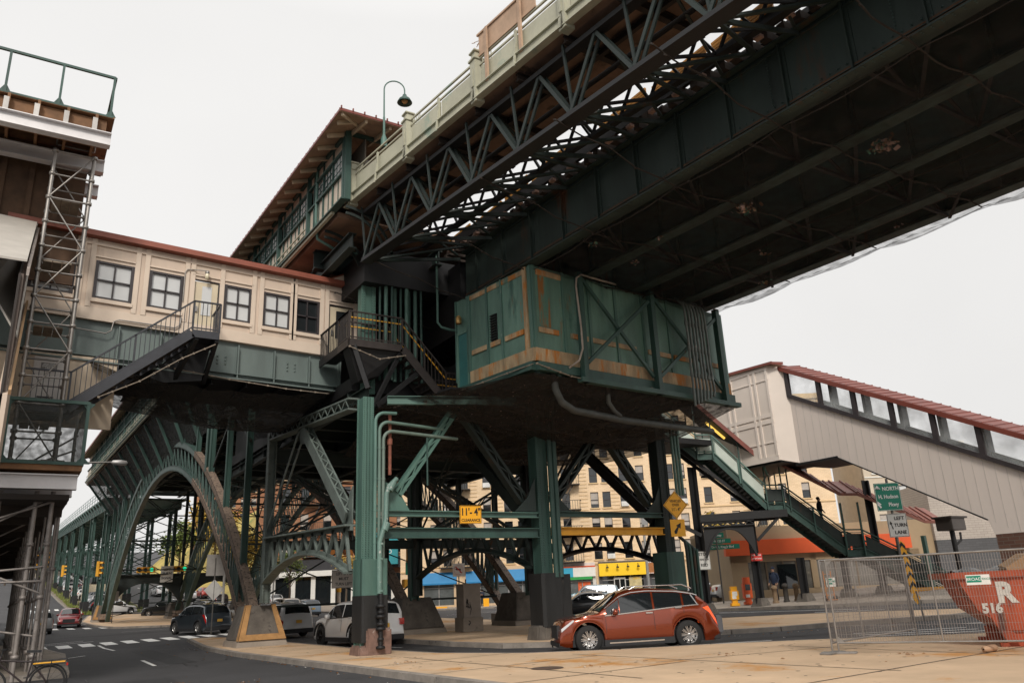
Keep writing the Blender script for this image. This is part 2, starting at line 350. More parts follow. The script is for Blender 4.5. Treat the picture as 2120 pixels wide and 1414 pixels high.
# ---- painted markings: sheets 5 mm above the asphalt
def mark(b, pts, h=.012):
    bm_pts = [V(x, y, g(x, y)+h) for x, y in pts]
    b.add(bm_pts, [tuple(range(len(pts)))])
def stripe(b, p, q, wd, seg=2.0, h=.012):
    p, q = V(p[0], p[1], 0), V(q[0], q[1], 0); d = (q-p); L = d.length; d.normalize(); n = V(-d.y, d.x, 0)*(wd/2); k = max(1, int(L/seg))
    for i in range(k):
        a = p+d*(L*i/k); c = p+d*(L*(i+1)/k)
        mark(b, [(a-n)[:2], (c-n)[:2], (c+n)[:2], (a+n)[:2]], h)
def crosswalk(p, q, n, ln, wd, name='crosswalk', dirv=None):
    b = MB(); P = V(p[0], p[1], 0); Q = V(q[0], q[1], 0); d = (Q-P).normalized(); nn = V(-d.y, d.x, 0) if dirv is None else V(*dirv, 0).normalized()
    for i in range(n):
        c = P.lerp(Q, i/(n-1)); a = c-d*wd/2
        e = c+d*wd/2
        mark(b, [a[:2], e[:2], (e+nn*ln)[:2], (a+nn*ln)[:2]])
    tag(b.build(name, paintW), kind='structure')
crosswalk((2.2, 47.0), (12.9, 50.2), 11, 3.2, .66, dirv=(0, 1))
crosswalk((3.6, 84.5), (8.4, 80.2), 5, 3.4, .7, dirv=(0, 1))
crosswalk((2.2, 94.5), (7.2, 96.5), 5, 2.4, .5)
crosswalk((3.0, 126), (8.2, 126), 6, 3.0, .5)
crosswalk((3.0, 178), (8.2, 178), 6, 3.0, .5)
crosswalk((27.5, 68), (36.5, 76), 9, 3.2, .5)
crosswalk((19, 120), (31, 118), 10, 3.2, .5)
b = MB()
stripe(b, (4.8, 33.3), (4.65, 29.5), .13); stripe(b, (4.8, 48.2), (4.75, 45), .13); stripe(b, (4.75, 45), (4.9, 42.4), .13)
stripe(b, (2.2, 38), (3.5, 39.8), .1); stripe(b, (2.1, 52.6), (4.6, 54.4), .12); stripe(b, (2.3, 51.3), (5.0, 53), .12)
stripe(b, (15.6, 18.1), (17.5, 17.3), .14); stripe(b, (16.6, 19.2), (20.2, 17.6), .13)
for i in range(5): stripe(b, (23.2-.5*i, 16.9-.55*i), (26.1-.45*i, 14.9-.62*i), .12)
stripe(b, (32.3, 25.4), (33.2, 22.4), .12); stripe(b, (33.8, 33), (33.5, 24), .1); stripe(b, (27.4, 15.9), (29.4, 13.6), .12)
for y in range(98, 330, 9): stripe(b, (4.9, y), (4.9, y+3.2), .14)
stripe(b, (2.2, 98.2), (8, 98.8), .35)
for i in range(6): stripe(b, (27+i*4.2, 52+i*.2), (29+i*4.2, 51+i*.2), .14)
stripe(b, (26.5, 57), (33, 66), .14); stripe(b, (28, 48), (48, 50), .14); stripe(b, (27.5, 44.5), (34, 42), .3); stripe(b, (26.4, 47), (30.5, 40), .14)
stripe(b, (12.3, 33), (12.9, 28.5), .13); stripe(b, (30, 58), (47, 60), .12)
for y in range(118, 360, 10): stripe(b, (24, y), (24, y+3), .14)
stripe(b, (14, 60), (30, 63), .12); stripe(b, (8, 66), (20, 69), .1)
tag(b.build('lane_marking', paintW), kind='structure')
# leaves / litter on the asphalt and paving
def litter():
    b = MB(); rnd = random.Random(5)
    mats = [M('leaf_litter', (.30, .13, .03), .8, 0, .4, 9), M('paper_litter', (.6, .58, .55), .8, 0, .1)]
    spots = [(3.2, 15.5), (4.3, 18), (5.2, 20.5), (3.8, 22), (6.3, 14), (9.2, 20), (14.6, 14), (21, 14.5), (26, 17.5), (11.2, 14.8), (16.2, 10.8)]
    for i in range(420):
        if i < 150:
            cx, cyy = rnd.choice(spots); x = cx+rnd.gauss(0, .25); y = cyy+rnd.gauss(0, .25)
        elif i < 300:                                  # along kerbs
            t = rnd.random(); x = 7.6-abs(rnd.gauss(0, .08)); y = 10+36*t
            if rnd.random() < .5: x = 15.8+15*t; y = 22.3-5.2*t-rnd.random()*.3
        else: x = rnd.uniform(1.5, 30); y = rnd.uniform(9, 50)
        h = .012
        # keep on the surface: paving is .14-.15 above
        inside = (8.2 < x < 10.6 and 12 < y < 44) or (x > 10.6 and y < 15 and x < 19)
        z = g(x, y)+(.145 if inside else 0)+h
        s = rnd.uniform(.02, .06); a = rnd.random()*6.28; b.mi = 0 if rnd.random() < .8 else 1
        c, s_ = math.cos(a)*s, math.sin(a)*s
        b.add([(x-c, y-s_, z), (x+s_*.6, y-c*.6, z+s*.35), (x+c, y+s_, z), (x-s_*.6, y+c*.6, z+s*.3)], [(0, 1, 2), (0, 2, 3)])
    tag(b.build('leaf_litter', mats), 'dry brown leaves and scraps of paper scattered on asphalt and paving', kind='stuff')
litter()
# paving joints on the near plaza
def joints():
    b = MB()
    for y in (13.4, 16.6, 19.8, 23, 26.2, 29.4, 32.6, 36, 39.4): stripe(b, (8.1, y), (10.7 if y > 22 else 13, y+.35), .04, h=.146)
    for (p, q) in (((10.2, 12), (10.0, 22)), ((13.5, 9), (13, 18)), ((17, 7), (17.2, 14.8)), ((21, 6), (20.4, 13)), ((9, 9), (22, 9.8)), ((12.5, 14.2), (19, 13)), ((9, 5.8), (24, 6.4))): stripe(b, p, q, .04, h=.146)
    tag(b.build('paving_joint', M('joint_dark', (.09, .07, .055), .95, 0, .2)), kind='structure')
joints()

# ---- repairs and cracks in the asphalt
def patches():
    rr = random.Random(17); b = MB()
    for (p, q, wd) in (((3.4, 17), (3.6, 24), 1.1), ((5.6, 30), (5.8, 41), .9), ((1.9, 33), (2.1, 39), .8), ((12.6, 24.5), (12.8, 29.5), .8), ((18.6, 19.6), (24.6, 17.3), .7), ((4.6, 60), (12, 62.5), 1.2), ((6.2, 99), (6.2, 120), 1.3), ((30, 24), (33, 20), .8)): stripe(b, p, q, wd, h=.006)
    tag(b.build('asphalt_patch', M('asphalt_patch', (.026, .026, .028), .8, 0, .25, 1.2)), kind='structure')
    b = MB()
    for k in range(16):
        x, y = rr.uniform(2, 7.2), rr.uniform(12, 62); a = rr.uniform(0, 6.28)
        if k > 11: x, y = rr.uniform(16, 30), rr.uniform(16.5, 20.5)-.35*(k-12)
        for i in range(rr.randint(5, 14)):
            x2, y2 = x+.5*math.cos(a), y+.5*math.sin(a); stripe(b, (x, y), (x2, y2), .03, h=.016); x, y = x2, y2; a += rr.gauss(0, .4)
            if x > 7.3 and k < 12: break
    tag(b.build('tar_line', M('tar_black', (.012, .012, .012), .5, 0, .1)), kind='structure')
patches()

def gum():
    rr = random.Random(23); b = MB()
    for k in range(260):
        x, y = rr.uniform(8.4, 20), rr.uniform(9, 19)
        if k > 130: x, y = rr.uniform(8.4, 10.4), rr.uniform(18, 44)
        if y > 15 and x > 12: continue
        r_ = rr.uniform(.02, .05); n = 7; b.add([(x+r_*math.cos(6.283*i/n), y+r_*math.sin(6.283*i/n), g(x, y)+.144) for i in range(n)], [tuple(range(n))])
    tag(b.build('gum_spot', M('gum_dark', (.16, .12, .09), .9)), 'dark gum spots trodden into the front paving', kind='stuff')
gum()
# ================================================================ ELEVATED DECK OVER THE STREET
def XF(y): return 9.6+.118*(20-y)          # outer edge of the platform, flaring towards the station
def XT(y): return 9.98+.118*(20-y)         # footbridge truss plane
def XG(y): return .062*(22-y)              # shift of the track girders
Y0, Y1 = -16, 24.0
deck = thing('railway_deck', 'dark riveted railway deck crossing the upper right overhead, with girders and track ties', 'railway deck', (14, 10, 12))
rnd = random.Random(3)
GX = [13.65, 16.1, 18.6, 21.1, 23.3]
for i, gx in enumerate(GX):
    b = MB()
    a, c = V(gx+XG(Y0), Y0, 0), V(gx+XG(Y1), Y1, 0); zt, zb = 14.05, (12.15 if i < 4 else 12.5)
    b.beam(a+V(0, 0, (zt+zb)/2), c+V(0, 0, (zt+zb)/2), .03, zt-zb)
    b.beam(a+V(0, 0, zt), c+V(0, 0, zt), .46, .05); b.beam(a+V(0, 0, zb), c+V(0, 0, zb), .46, .05)
    b.beam(a+V(0, 0, zb+.18), c+V(0, 0, zb+.18), .16, .02); b.beam(a+V(0, 0, zt-.16), c+V(0, 0, zt-.16), .16, .02)
    n = 24
    for k in range(n):
        p = a.lerp(c, (k+.5)/n)
        b.box((p.x-.13, p.y-.02, zb+.03), (p.x+.13, p.y+.02, zt-.03))
        b.box((p.x-.035, p.y-.10, zb+.03), (p.x+.035, p.y+.10, zt-.03))
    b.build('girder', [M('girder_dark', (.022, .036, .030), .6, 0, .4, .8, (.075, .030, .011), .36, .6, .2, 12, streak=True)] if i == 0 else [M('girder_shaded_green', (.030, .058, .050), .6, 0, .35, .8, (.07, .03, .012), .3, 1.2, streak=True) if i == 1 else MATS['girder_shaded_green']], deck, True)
for i, gx in enumerate(GX[:1]):
    b = MB(); b.beam((gx-.035+XG(Y0), Y0, 12.31), (gx-.035+XG(Y1), Y1, 12.31), .02, .20); b.build('rust_edge', M('rust_edge', (.085, .036, .014), .8, 0, .5, 2, (.03, .022, .018), .4, 3) if i == 0 else MATS['rust_edge'], deck, True)
b = MB()
for z in (12.36, 12.5, 13.92): rivets(b, (13.61+XG(Y0), Y0, z), (13.61+XG(Y1), Y1, z), (-1, 0, 0), 190, .022)
for x in (-.12, -.19): rivets(b, (13.65+x+XG(Y0), Y0, 12.105), (13.65+x+XG(Y1), Y1, 12.105), (0, 0, -1), 190, .02)
for k in range(13):
    y = Y0+40*(k+.5)/13; rivets(b, (13.58+XG(y), y+.07, 12.5), (13.58+XG(y), y+.07, 13.9), (-1, 0, 0), 16, .02)
b.build('rivet', MATS['girder_shaded_green'], deck, True)
b = MB()
n = 24
for k in range(n):                                     # cross frames between the girders
    y = Y0+(Y1-Y0)*(k+.5)/n
    for i in range(4):
        if k % 2: continue
        xa, xb = GX[i]+XG(y)+.12, GX[i+1]+XG(y)-.12
        b.beam((xa, y, 12.4), (xb, y, 12.4), .1, .1); b.beam((xa, y, 13.8), (xb, y, 13.8), .1, .1)
        b.beam((xa, y, 12.45), (xb, y, 13.75), .08, .05); b.beam((xa, y+.09, 13.75), (xb, y+.09, 12.45), .08, .05)
    # laterals in the bottom plane
    for i in range(4):
        y2 = Y0+(Y1-Y0)*(k+1.5)/n
        xa, xb = GX[i]+XG(y), GX[i+1]+XG(y2)
        if k % 2: b.beam((xa, y, 12.32), (xb, y2, 12.32), .09, .03)
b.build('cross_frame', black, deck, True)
b = MB(); y = Y0
while y < Y1+1:                                        # track ties, their ends show as the dotted line
    x0 = 13.25+XG(y)+rnd.uniform(-.08, .08)
    b.box((x0, y-.11, 14.1), (22.8+XG(y), y+.11, 14.32)); y += .44
b.build('track_tie', M('old_timber', (.035, .024, .018), .9, 0, .4, 3, (.16, .10, .07), .25, 5), deck, True)
b = MB()
for xa, xb, z in ((13.7, 17.6, 14.5), (18.3, 23.1, 14.5)):
    b.beam((xa/2+xb/2+XG(Y0), Y0, z), (xa/2+xb/2+XG(Y1), Y1, z), xb-xa, .16)
b.build('track_bed', black, deck, True)
b = MB(); b.beam((13.25+XG(Y0), Y0, 14.5), (13.25+XG(Y1), Y1, 14.5), .12, .36); b.build('edge_timber', black, deck, True)
b = MB()
y = Y0
while y < 24:
    L = rnd.uniform(1.2, 2.6); dx = rnd.uniform(0, .18)
    for k in range(4 if dx > .06 else 1):
        b.box((13.16+XG(y)-dx*.3, y, 14.69+k*.09), (13.22+XG(y)-dx*.3, y+L-.12, 14.76+k*.09))
    y += L
b.build('timber_walkway', woodT, deck, True)
b = MB()
for k in range(46):                                    # pale brackets under the tie ends
    y = Y0+.3+k*.88; x = 12.98+XG(y)
    b.box((x-.05, y, 14.02), (x+.10, y+.20, 14.10))
b.build('tie_clip', M('pale_pink_clip', (.30, .19, .15), .8, 0, .3, 6), deck, True)
# cable bundles under the right part
b = MB()
for k in range(9):
    x = 21.4+k*.16; b.beam((x+XG(Y0), Y0, 12.75+.03*(k % 2)), (x+XG(Y1), Y1, 12.75), .06, .06)
b.build('conduit', M('dull_conduit', (.12, .10, .09), .5, .4, .3, 4), deck, True)
b = MB()
b.beam((24.1+XG(Y0), Y0, 13.9), (24.1+XG(Y1), Y1, 13.9), 1.5, .08)
for k in range(22):
    y = Y0+k*1.82; b.beam((23.3+XG(y), y, 12.7), (24.85+XG(y), y, 13.85), .08, .12)
b.build('outer_walkway', black, deck, True)
# ---- debris net slung below the girders, scalloped between the hanger lines
def netting():
    b = MB(); hs = 3.35; xa, xb = 13.7, 23.35
    nx, ny = 40, 96
    for layer in (0,):
        vs = []
        for j in range(ny+1):
            y = Y0+(Y1-Y0)*j/ny; ph = ((y+40) % hs)/hs; sag = 4*ph*(1-ph)
            for i in range(nx+1):
                t = i/nx; x = xa+(xb-xa)*t+XG(y)-sag*.16*ss(.9, 1, t)
                gi = (t*4) % 1; sg = 4*gi*(1-gi)
                z = 12.02-.16*sag*sg-.18*sag*ss(.0, .5, t)*.6+.05*math.sin(x*3+y*1.7)+.22*ss(.93, 1, t)
                vs.append((x, y, z))
        fs = [(j*(nx+1)+i, j*(nx+1)+i+1, (j+1)*(nx+1)+i+1, (j+1)*(nx+1)+i) for j in range(ny) for i in range(nx)]
        b.add(vs, fs, True)
    o = b.build('debris_net', netmat('deck_net', (.012, .010, .009), .36, 2.5), None, recalc=False)
    tag(o, 'black debris netting slung in scallops under the big railway deck', 'net')
    b = MB(); pts = []
    j = 0
    vs = []; n = 96*2
    for j in range(n+1):
        y = Y0+(Y1-Y0)*j/n; ph = ((y+40) % hs)/hs; sag = 4*ph*(1-ph)
        x = 23.35+XG(y)-sag*.16; vs += [(x-.05, y, 12.20-.05*sag), (x+.02+.16*sag*sag*(.7+.3*math.sin(y*1.3)), y, 12.27+.04*math.sin(y*9)-.04*sag)]
    b.add(vs, [(2*i, 2*i+1, 2*i+3, 2*i+2) for i in range(n)], True)
    o2 = b.build('sky_lit_net_edge', netW, o, recalc=False)  # rim strip whose paler colour imitates sky seen through the net
    b = MB()
    for y in [Y0+.0+hs*k for k in range(13)]:
        yy = math.ceil((y+40)/hs)*hs-40
        pts = [(xa-3.9+(xb-xa+3.9)*t+XG(yy), yy+.06*math.sin(t*40), 12.0+(.9 if t < .28 else 0)*(1-t/.28)*1+.02*math.sin(t*60)) for t in [.95*i/30 for i in range(31)]]
        b.tube(pts, .022, 5)
        for p in pts[::1]:
            if rnd.random() < .55: b.box((p[0]-.04, p[1]-.015, p[2]-.05), (p[0]+.04, p[1]+.015, p[2]-.01))
    for dx in (0, 5.2):
        pts = []
        for i in range(121):
            y = Y0+(Y1-Y0)*i/120; ph = ((y+40) % hs)/hs; sag = 4*ph*(1-ph)
            pts.append((xa+dx+XG(y), y, 11.98-.12*sag))
        b.tube(pts, .018, 4)
    b.build('net_rope', M('rope_brown', (.022, .016, .012), .8, 0, .5, 8, (.30, .22, .15), .16, 14), o)
netting()
# rubbish caught in the net
def clump(px, py, pz, s, n, label, cols):
    b = MB()
    for i in range(n):
        c = V(px+rnd.gauss(0, s*.45), py+rnd.gauss(0, s*.45), pz+abs(rnd.gauss(0, s*.18))); q = s*rnd.uniform(.10, .26)
        u = V(rnd.uniform(-1, 1), rnd.uniform(-1, 1), rnd.uniform(-1, 1)).normalized(); v = u.cross(V(rnd.uniform(-1, 1), rnd.uniform(-1, 1), rnd.uniform(-1, 1))).normalized()
        b.mi = rnd.randrange(len(cols)); wv = u.cross(v)*q*.25
        b.add([c-u*q-v*q*.6, c+u*q-v*q*.5, c+u*q*.8+v*q*.7+wv, c-u*q*.9+v*q*.5], [(0, 1, 2), (0, 2, 3)])
    tag(b.build('litter_clump', cols, recalc=False), label, 'litter', 'rubbish caught in the overhead netting')
LC = [M('litter_tan', (.38, .25, .17), .8, 0, .3, 9), M('litter_pink', (.5, .36, .33), .8, 0, .2, 9), M('litter_brown', (.16, .08, .04), .8, 0, .3, 9), M('litter_green', (.05, .15, .11), .6, 0, .3, 9)]
for x, y, s, n, lb in ((17.45, 9.55, .33, 90, 'large clump of tan and green rubbish caught near the middle of the overhead netting'),
                    (16.9, 13.6, .30, 80, 'clump of pinkish rubbish in the netting above the green equipment room roof'),
                    (18.35, 5.4, .24, 36, 'cluster of bottles and rags in the netting at the upper right'),
                    (14.45, 17.5, .2, 30, 'small brown litter bundle in the netting nearest the equipment room corner'),
                    (22.2, 12.2, .2, 14, 'pale box scrap lying in the right part of the netting'),
                    (22.0, 17.4, .22, 24, 'pinkish rag bundle near the outer edge of the netting over the equipment room'),
                    (20.0, 15.6, .2, 18, 'brown scraps in the netting between the cable runs'),
                    (16.0, 16.2, .16, 16, 'small tan scrap in the netting left of the cable runs'),
                    (16.6, 18.0, .2, 22, 'tangled white and brown litter hanging right over the equipment room wall')):
    clump(x+.0, y, 11.93, s, n, lb, LC)
# ================================================================ PLATFORM EDGE, FOOTWAY TRUSS
plat = thing('station_platform', 'elevated station platform with cream parapet panels and braced truss, left of the railway deck', 'platform', (10, 10, 13))
b = MB()
ys = [24.6-k*1.9 for k in range(20)]
for k in range(len(ys)-1):
    ya, yb = ys[k], ys[k+1]
    b.poly([(XF(ya)+.02, ya-.02, 15.22), (XF(yb)+.02, yb+.02, 15.22), (XT(yb)+2.5, yb+.02, 15.1), (XT(ya)+2.5, ya-.02, 15.1)], (0, 0, .25))
b.build('platform_slab', soffit, plat, True)
b = MB()
for k in range(len(ys)-1):
    y = ys[k]
    b.ibeam((XF(y)+.1, y, 15.08), (XT(y)+2.45, y, 14.98), .16, .22, .02)
for dx in (.55, 1.2): b.ibeam((XF(24.6)+dx, 24.6, 15.0), (XF(-11)+dx, -11, 15.0), .12, .16, .02)
b.build('joist', M('brown_black_steel', (.028, .02, .016), .7, 0, .4, 2, (.11, .07, .045), .2, 3), plat, True)
b = MB()
b.beam((XF(24.6)-.05, 24.6, 15.36), (XF(-11)-.05, -11, 15.36), .12, .32); b.beam((XF(24.6)-.1, 24.6, 15.2), (XF(-11)-.1, -11, 15.2), .22, .035)
b.beam((XF(24.6)-.08, 24.6, 15.54), (XF(-11)-.08, -11, 15.54), .2, .03)
b.build('edge_beam', fascM, plat, True)
def pt(f, y, z, dx=0): return V(f(y)+dx, y, z)
k = 0; y = 24.2
posts = []
while y > -8:
    posts.append(y); y -= 3.75
for k, y in enumerate(posts[:-1]):
    yb = posts[k+1]
    b = MB(); nsub = 2
    for j in range(nsub):
        a = y-.22-(y-yb-.3)*j/nsub; c = y-.22-(y-yb-.3)*(j+1)/nsub+.06
        b.beam(pt(XF, a, 15.97, -.02), pt(XF, c, 15.97, -.02), .03, .52)
    b.build('parapet_panel', fascM, plat, True)
    b = MB()
    for z, r in ((16.33, .05), (16.55, .055), (15.67, .04)): b.beam(pt(XF, y, z, -.02), pt(XF, yb, z, -.02), r, r)
    for j in (0, 1, 2): 
        a = y-(y-yb)*j/2; b.beam(pt(XF, a, 15.5, -.1), pt(XF, a, 16.34, -.1), .05, .09)
        b.beam(pt(XF, a, 15.15, -.2), pt(XF, a, 15.9, -.12), .05, .07)
    for q in range(5):
        a = y-.28-q*.1; b.beam(pt(XF, a, 15.6, -.02), pt(XF, a, 16.5, -.02), .022, .022)
    b.build('parapet_rail', fascM, plat, True)
    b = MB(); p = pt(XF, y, 0, -.03)
    b.box((p.x-.15, y-.15, 15.1), (p.x+.15, y+.15, 16.5)); b.box((p.x-.19, y-.19, 16.5), (p.x+.19, y+.19, 16.58)); b.box((p.x-.12, y-.12, 16.58), (p.x+.12, y+.12, 16.78)); b.box((p.x-.17, y-.17, 16.78), (p.x+.17, y+.17, 16.84))
    b.box((p.x-.18, y-.06, 15.6), (p.x-.14, y+.06, 16.2))
    b.build('parapet_post', fascM, plat, True, bevel=.012)
# the rusty box frame on the parapet
b = MB(); 
for z in (16.6, 17.35): b.beam(pt(XF, 16.6, z, -.05), pt(XF, 14.0, z, -.05), .06, .06)
b.beam(pt(XF, 16.55, 16.98, -.02), pt(XF, 14.05, 16.98, -.02), .04, .72)
for y in (16.1, 14.6): b.beam(pt(XF, y, 15.5, -.12), pt(XF, y, 17.3, -.12), .06, .12)
for i in range(14):
    a = 16.7+.12*math.sin(i); b.tube([pt(XF, a+.05*math.sin(i*2), 16.6+i*.05, 0), pt(XF, a+.2*math.cos(i), 16.68+i*.05, 0)], .012, 4)
    b.tube([pt(XF, 13.95-.1*abs(math.sin(i)), 16.8+i*.045, 0), pt(XF, 13.85-.12*abs(math.cos(i*3)), 16.84+i*.045, 0)], .012, 4)
tag(b.build('sign_box', M('peach_rusty_metal', (.46, .31, .21), .7, 0, .2, 2, (.30, .15, .07), .25, 3)), 'peach rusty metal board with barbed wire ends fixed above the platform parapet', 'metal board')
# truss below the footway
b = MB(); b.beam(pt(XT, 24, 13.0), pt(XT, -10, 13.0), .34, .14); b.beam(pt(XT, 24, 12.92), pt(XT, -10, 12.92), .42, .03); b.beam(pt(XT, 24, 14.85), pt(XT, -10, 14.85), .3, .14)
b.build('truss_chord', black, plat, True)
n = 16; 
for k in range(n):
    ya = 24-k*2.12; ym = ya-1.06; yb = ya-2.12
    b = MB()
    for s in (-.09, .09):
        b.beam(pt(XT, ya, 13.05, s), pt(XT, ym, 14.8, s), .05, .10); b.beam(pt(XT, ym, 14.8, s), pt(XT, yb, 13.05, s), .05, .10)
    # lateral bracing across to the girder
    b.beam(pt(XT, ya, 13.05, .1), V(13.2+XG(ym), ym, 13.9), .10, .07); b.beam(pt(XT, yb, 13.05, .1), V(13.2+XG(ym), ym, 13.9), .10, .07)
    b.beam(pt(XT, ya, 13.05, .1), V(13.4+XG(ya), ya, 13.8), .06, .12)
    b.beam(pt(XT, ym, 14.8, .1), V(13.3+XG(ya), ya, 13.95), .07, .07)
    b.beam(pt(XF, ya, 15.05, .2), pt(XT, ya, 13.1, 0), .05, .08)
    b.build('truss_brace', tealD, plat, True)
b = MB(); b.beam(pt(XT, 24, 14.0, 2.25), pt(XT, -10, 14.0, 2.25), .2, .12); b.beam(pt(XT, 24, 15.0, 2.35), pt(XT, -10, 15.0, 2.35), .2, .2)
b.build('inner_chord', black, plat, True)
for k in range(30):
    ya = 24-k*1.1; b = MB()
    b.beam(pt(XT, ya, 14.0, 2.25), pt(XT, ya-.55, 14.95, 2.3), .07, .07); b.beam(pt(XT, ya-.55, 14.95, 2.3), pt(XT, ya-1.1, 14.0, 2.25), .07, .07)
    b.beam(pt(XT, ya, 13.1, .1), pt(XT, ya, 14.0, 2.2), .05, .08); b.build('inner_brace', black, plat, True)
b = MB()
for k in range(5):
    z = 14.1+k*.23; dx = .5+k*.28
    b.beam(pt(XT, 24, z, dx), pt(XT, -10, z, dx), .025, .025)
b.build('stay_cable', black, plat, True)
# curved bracket at the column
for yk in (24.0, 26.2):
    b = MB()
    for r in (1.75, 1.5):
        c = V(8.75, yk, 13.2); prev = None
        for i in range(15):
            a = R(90)*i/14; p = V(c.x+r*math.sin(a), yk, c.z+r*math.cos(a))
            if prev: b.beam(prev, p, .10, .05, (0, 1, 0))
            prev = p
    b.build('curved_bracket', tealD, plat, True)
# lamp on the parapet
def gooseneck(name, x, y, z0, H, label, s=1.0, mm=tealL):
    t = thing(name, label, 'lamp', (x, y, z0))
    b = MB(); b.lathe([(.11*s, 0), (.11*s, .3), (.06*s, .45), (.045*s, .5), (.04*s, H*.5), (.03*s, H*.52), (.025*s, H)], 12)
    b.tube([(0, 0, H)]+[(.36*s-.36*s*math.cos(R(a)), 0, H+.36*s*math.sin(R(a))) for a in range(15, 181, 15)]+[(.72*s, 0, H-.16)], .025*s, 8)
    b.build('lamp_post', mm, t)
    b = MB(); b.lathe([(.03*s, -.14), (.07*s, -.18), (.09*s, -.26), (.20*s, -.36), (.27*s, -.50), (.25*s, -.51), (.18*s, -.38), (.05*s, -.3)], 20, c=(.72*s, 0, H)); b.build('lamp_shade', teal, t)
    b = MB(); b.lathe([(0.01, -.36), (.09*s, -.38), (.12*s, -.44), (.07*s, -.50), (.01, -.52)], 14, c=(.72*s, 0, H)); b.build('bulb', M('bulb_amber', (.5, .3, .12), .3, var=0), t)
    return t
l = gooseneck('platform_lamp', 9.45, 22.3, 16.6, 2.35, 'tall green gooseneck lamp standing on the platform parapet against the sky'); l.rotation_euler.z = R(-20)
# ================================================================ STATION HOUSE on the viaduct
st = thing('station_house', 'long station building on the viaduct with red edged overhanging timber roof and green framed windows', 'station building', (9, 24, 15.3))
Ya, Yb = 24.0, 97.0
def XW(y): return 8.75-.0262*(y-24)
def hz(y): return 15.3
b = MB()
L = [(XW(Ya), Ya), (XW(Yb), Yb)]
b.beam((XW(Ya)+.06, Ya, 15.85), (XW(Yb)+.06, Yb, 15.85), .10, 1.1); b.beam((XW(Ya)+.06, Ya, 17.6), (XW(Yb)+.06, Yb, 17.6), .1, .72)
b.box((XW(Ya), Ya, 15.3), (XW(Ya)+.12, Ya+.5, 17.9))
b.build('wall', M('station_cream_panel', (.55, .47, .38), .6, 0, .1, 1, (.35, .27, .2), .15, 2), st, True)
b = MB(); b.beam((XW(Ya)+.7, Ya, 16.6), (XW(Yb)+.7, Yb, 16.6), .05, 2.5)
b.beam((XW(Ya)+3.0, Ya+3, 16.6), (XW(Yb)+3.0, Yb, 16.6), .05, 2.5)
b.build('inner_wall', M('dim_interior', (.20, .18, .15), .9), st, True)
b = MB()
for z, t in ((15.32, .16), (16.4, .07), (17.28, .08), (17.9, .22)): b.beam((XW(Ya)-.04, Ya-.1, z), (XW(Yb)-.04, Yb, z), .12, t)
b.beam((XW(Ya)-.10, Ya-.1, 15.2), (XW(Yb)-.10, Yb, 15.2), .26, .05)
b.box((XW(Ya)-.1, Ya-.12, 15.2), (XW(Ya)+.12, Ya+.1, 17.95))
b.beam((XW(Ya), Ya, 17.95), (XW(Ya)+3.4, Ya, 17.95), .14, .2)
b.build('wall_frame', teal, st, True)
y = Ya+.3; k = 0
while y < Yb-3:
    t = MB()
    for j in range(4):                        # a window triple
        yy = y+j*.98
        t.box((XW(yy)-.05, yy-.035, 15.35), (XW(yy)+.03, yy+.035, 17.8)) if j < 4 else None
    for j in range(3):
        yy = y+j*.98
        for q in (1, 2): t.box((XW(yy)-.03, yy+.33*q-.014, 16.4), (XW(yy), yy+.33*q+.014, 17.25))
        for z in (16.7, 16.98): t.box((XW(yy)-.03, yy, z-.012), (XW(yy), yy+.98, z+.012))
        t.box((XW(yy)-.03, yy+.47, 15.35), (XW(yy), yy+.51, 16.4))
    t.box((XW(y)-.12, y-.28, 15.2), (XW(y)+.05, y-.12, 17.9))
    fr = t.build('window', teal, st, True)
    t = MB(); t.box((XW(y+1.5)+.03, y, 16.42), (XW(y+1.5)+.045, y+2.94, 17.26)); t.build('pane', glassS, fr, True)
    y += 3.7; k += 1
# roof: eave, soffit boards, rafters tails, red edge
def eave(y): return XW(y)-.85
b = MB(); ze, zr, xr = 17.62, 18.5, 5.2
ridge = 5.0
b.poly([(eave(Ya)-.0, Ya-1.6, ze), (eave(Yb), Yb, ze), (eave(Yb)+2.3, Yb, zr), (eave(Ya)+2.3, Ya+2.2, zr)], (0, 0, .06))
b.poly([(eave(Ya), Ya-1.6, ze), (eave(Ya)+4.6, Ya-1.6, ze), (eave(Ya)+2.3, Ya+2.2, zr)], (0, 0, .06))
b.poly([(eave(Ya)+4.6, Ya-1.6, ze), (eave(Yb)+4.6, Yb, ze), (eave(Yb)+2.3, Yb, zr), (eave(Ya)+2.3, Ya+2.2, zr)], (0, 0, .06))
rf = b.build('roof', roofU, st, True)
b = MB()
b.beam((eave(Ya), Ya-1.6, ze+.06), (eave(Yb), Yb, ze+.06), .05, .1); b.beam((eave(Ya), Ya-1.6, ze+.07), (eave(Ya)+4.6, Ya-1.6, ze+.07), .05, .1)
y = Ya-1.5
while y < Yb: b.box((eave(y)-.05, y-.02, ze+.1), (eave(y)+.02, y+.02, ze+.18)); y += .42
for x in range(11): b.box((eave(Ya)+x*.42, Ya-1.66, ze+.1), (eave(Ya)+x*.42+.04, Ya-1.6, ze+.2))
b.build('roof_edge', redR, rf, True)
b = MB(); y = Ya-.9
while y < Yb:
    b.beam((eave(y)+.12, y, ze-.02), (eave(y)+1.3, y, ze+.40), .09, .14); y += .95
for x in (1.0, 1.9, 2.9, 3.9): b.beam((eave(Ya)+x, Ya-1.45, ze-.02), (eave(Ya)+x, Ya+.6, ze+.42), .09, .13)
b.beam((eave(Ya)+.1, Ya-1.5, ze-.02), (eave(Ya)+2.2, Ya+.4, ze+.6), .1, .14)
b.build('rafter', M('rafter_cream', (.50, .40, .28), .75, 0, .15, 3), rf, True)
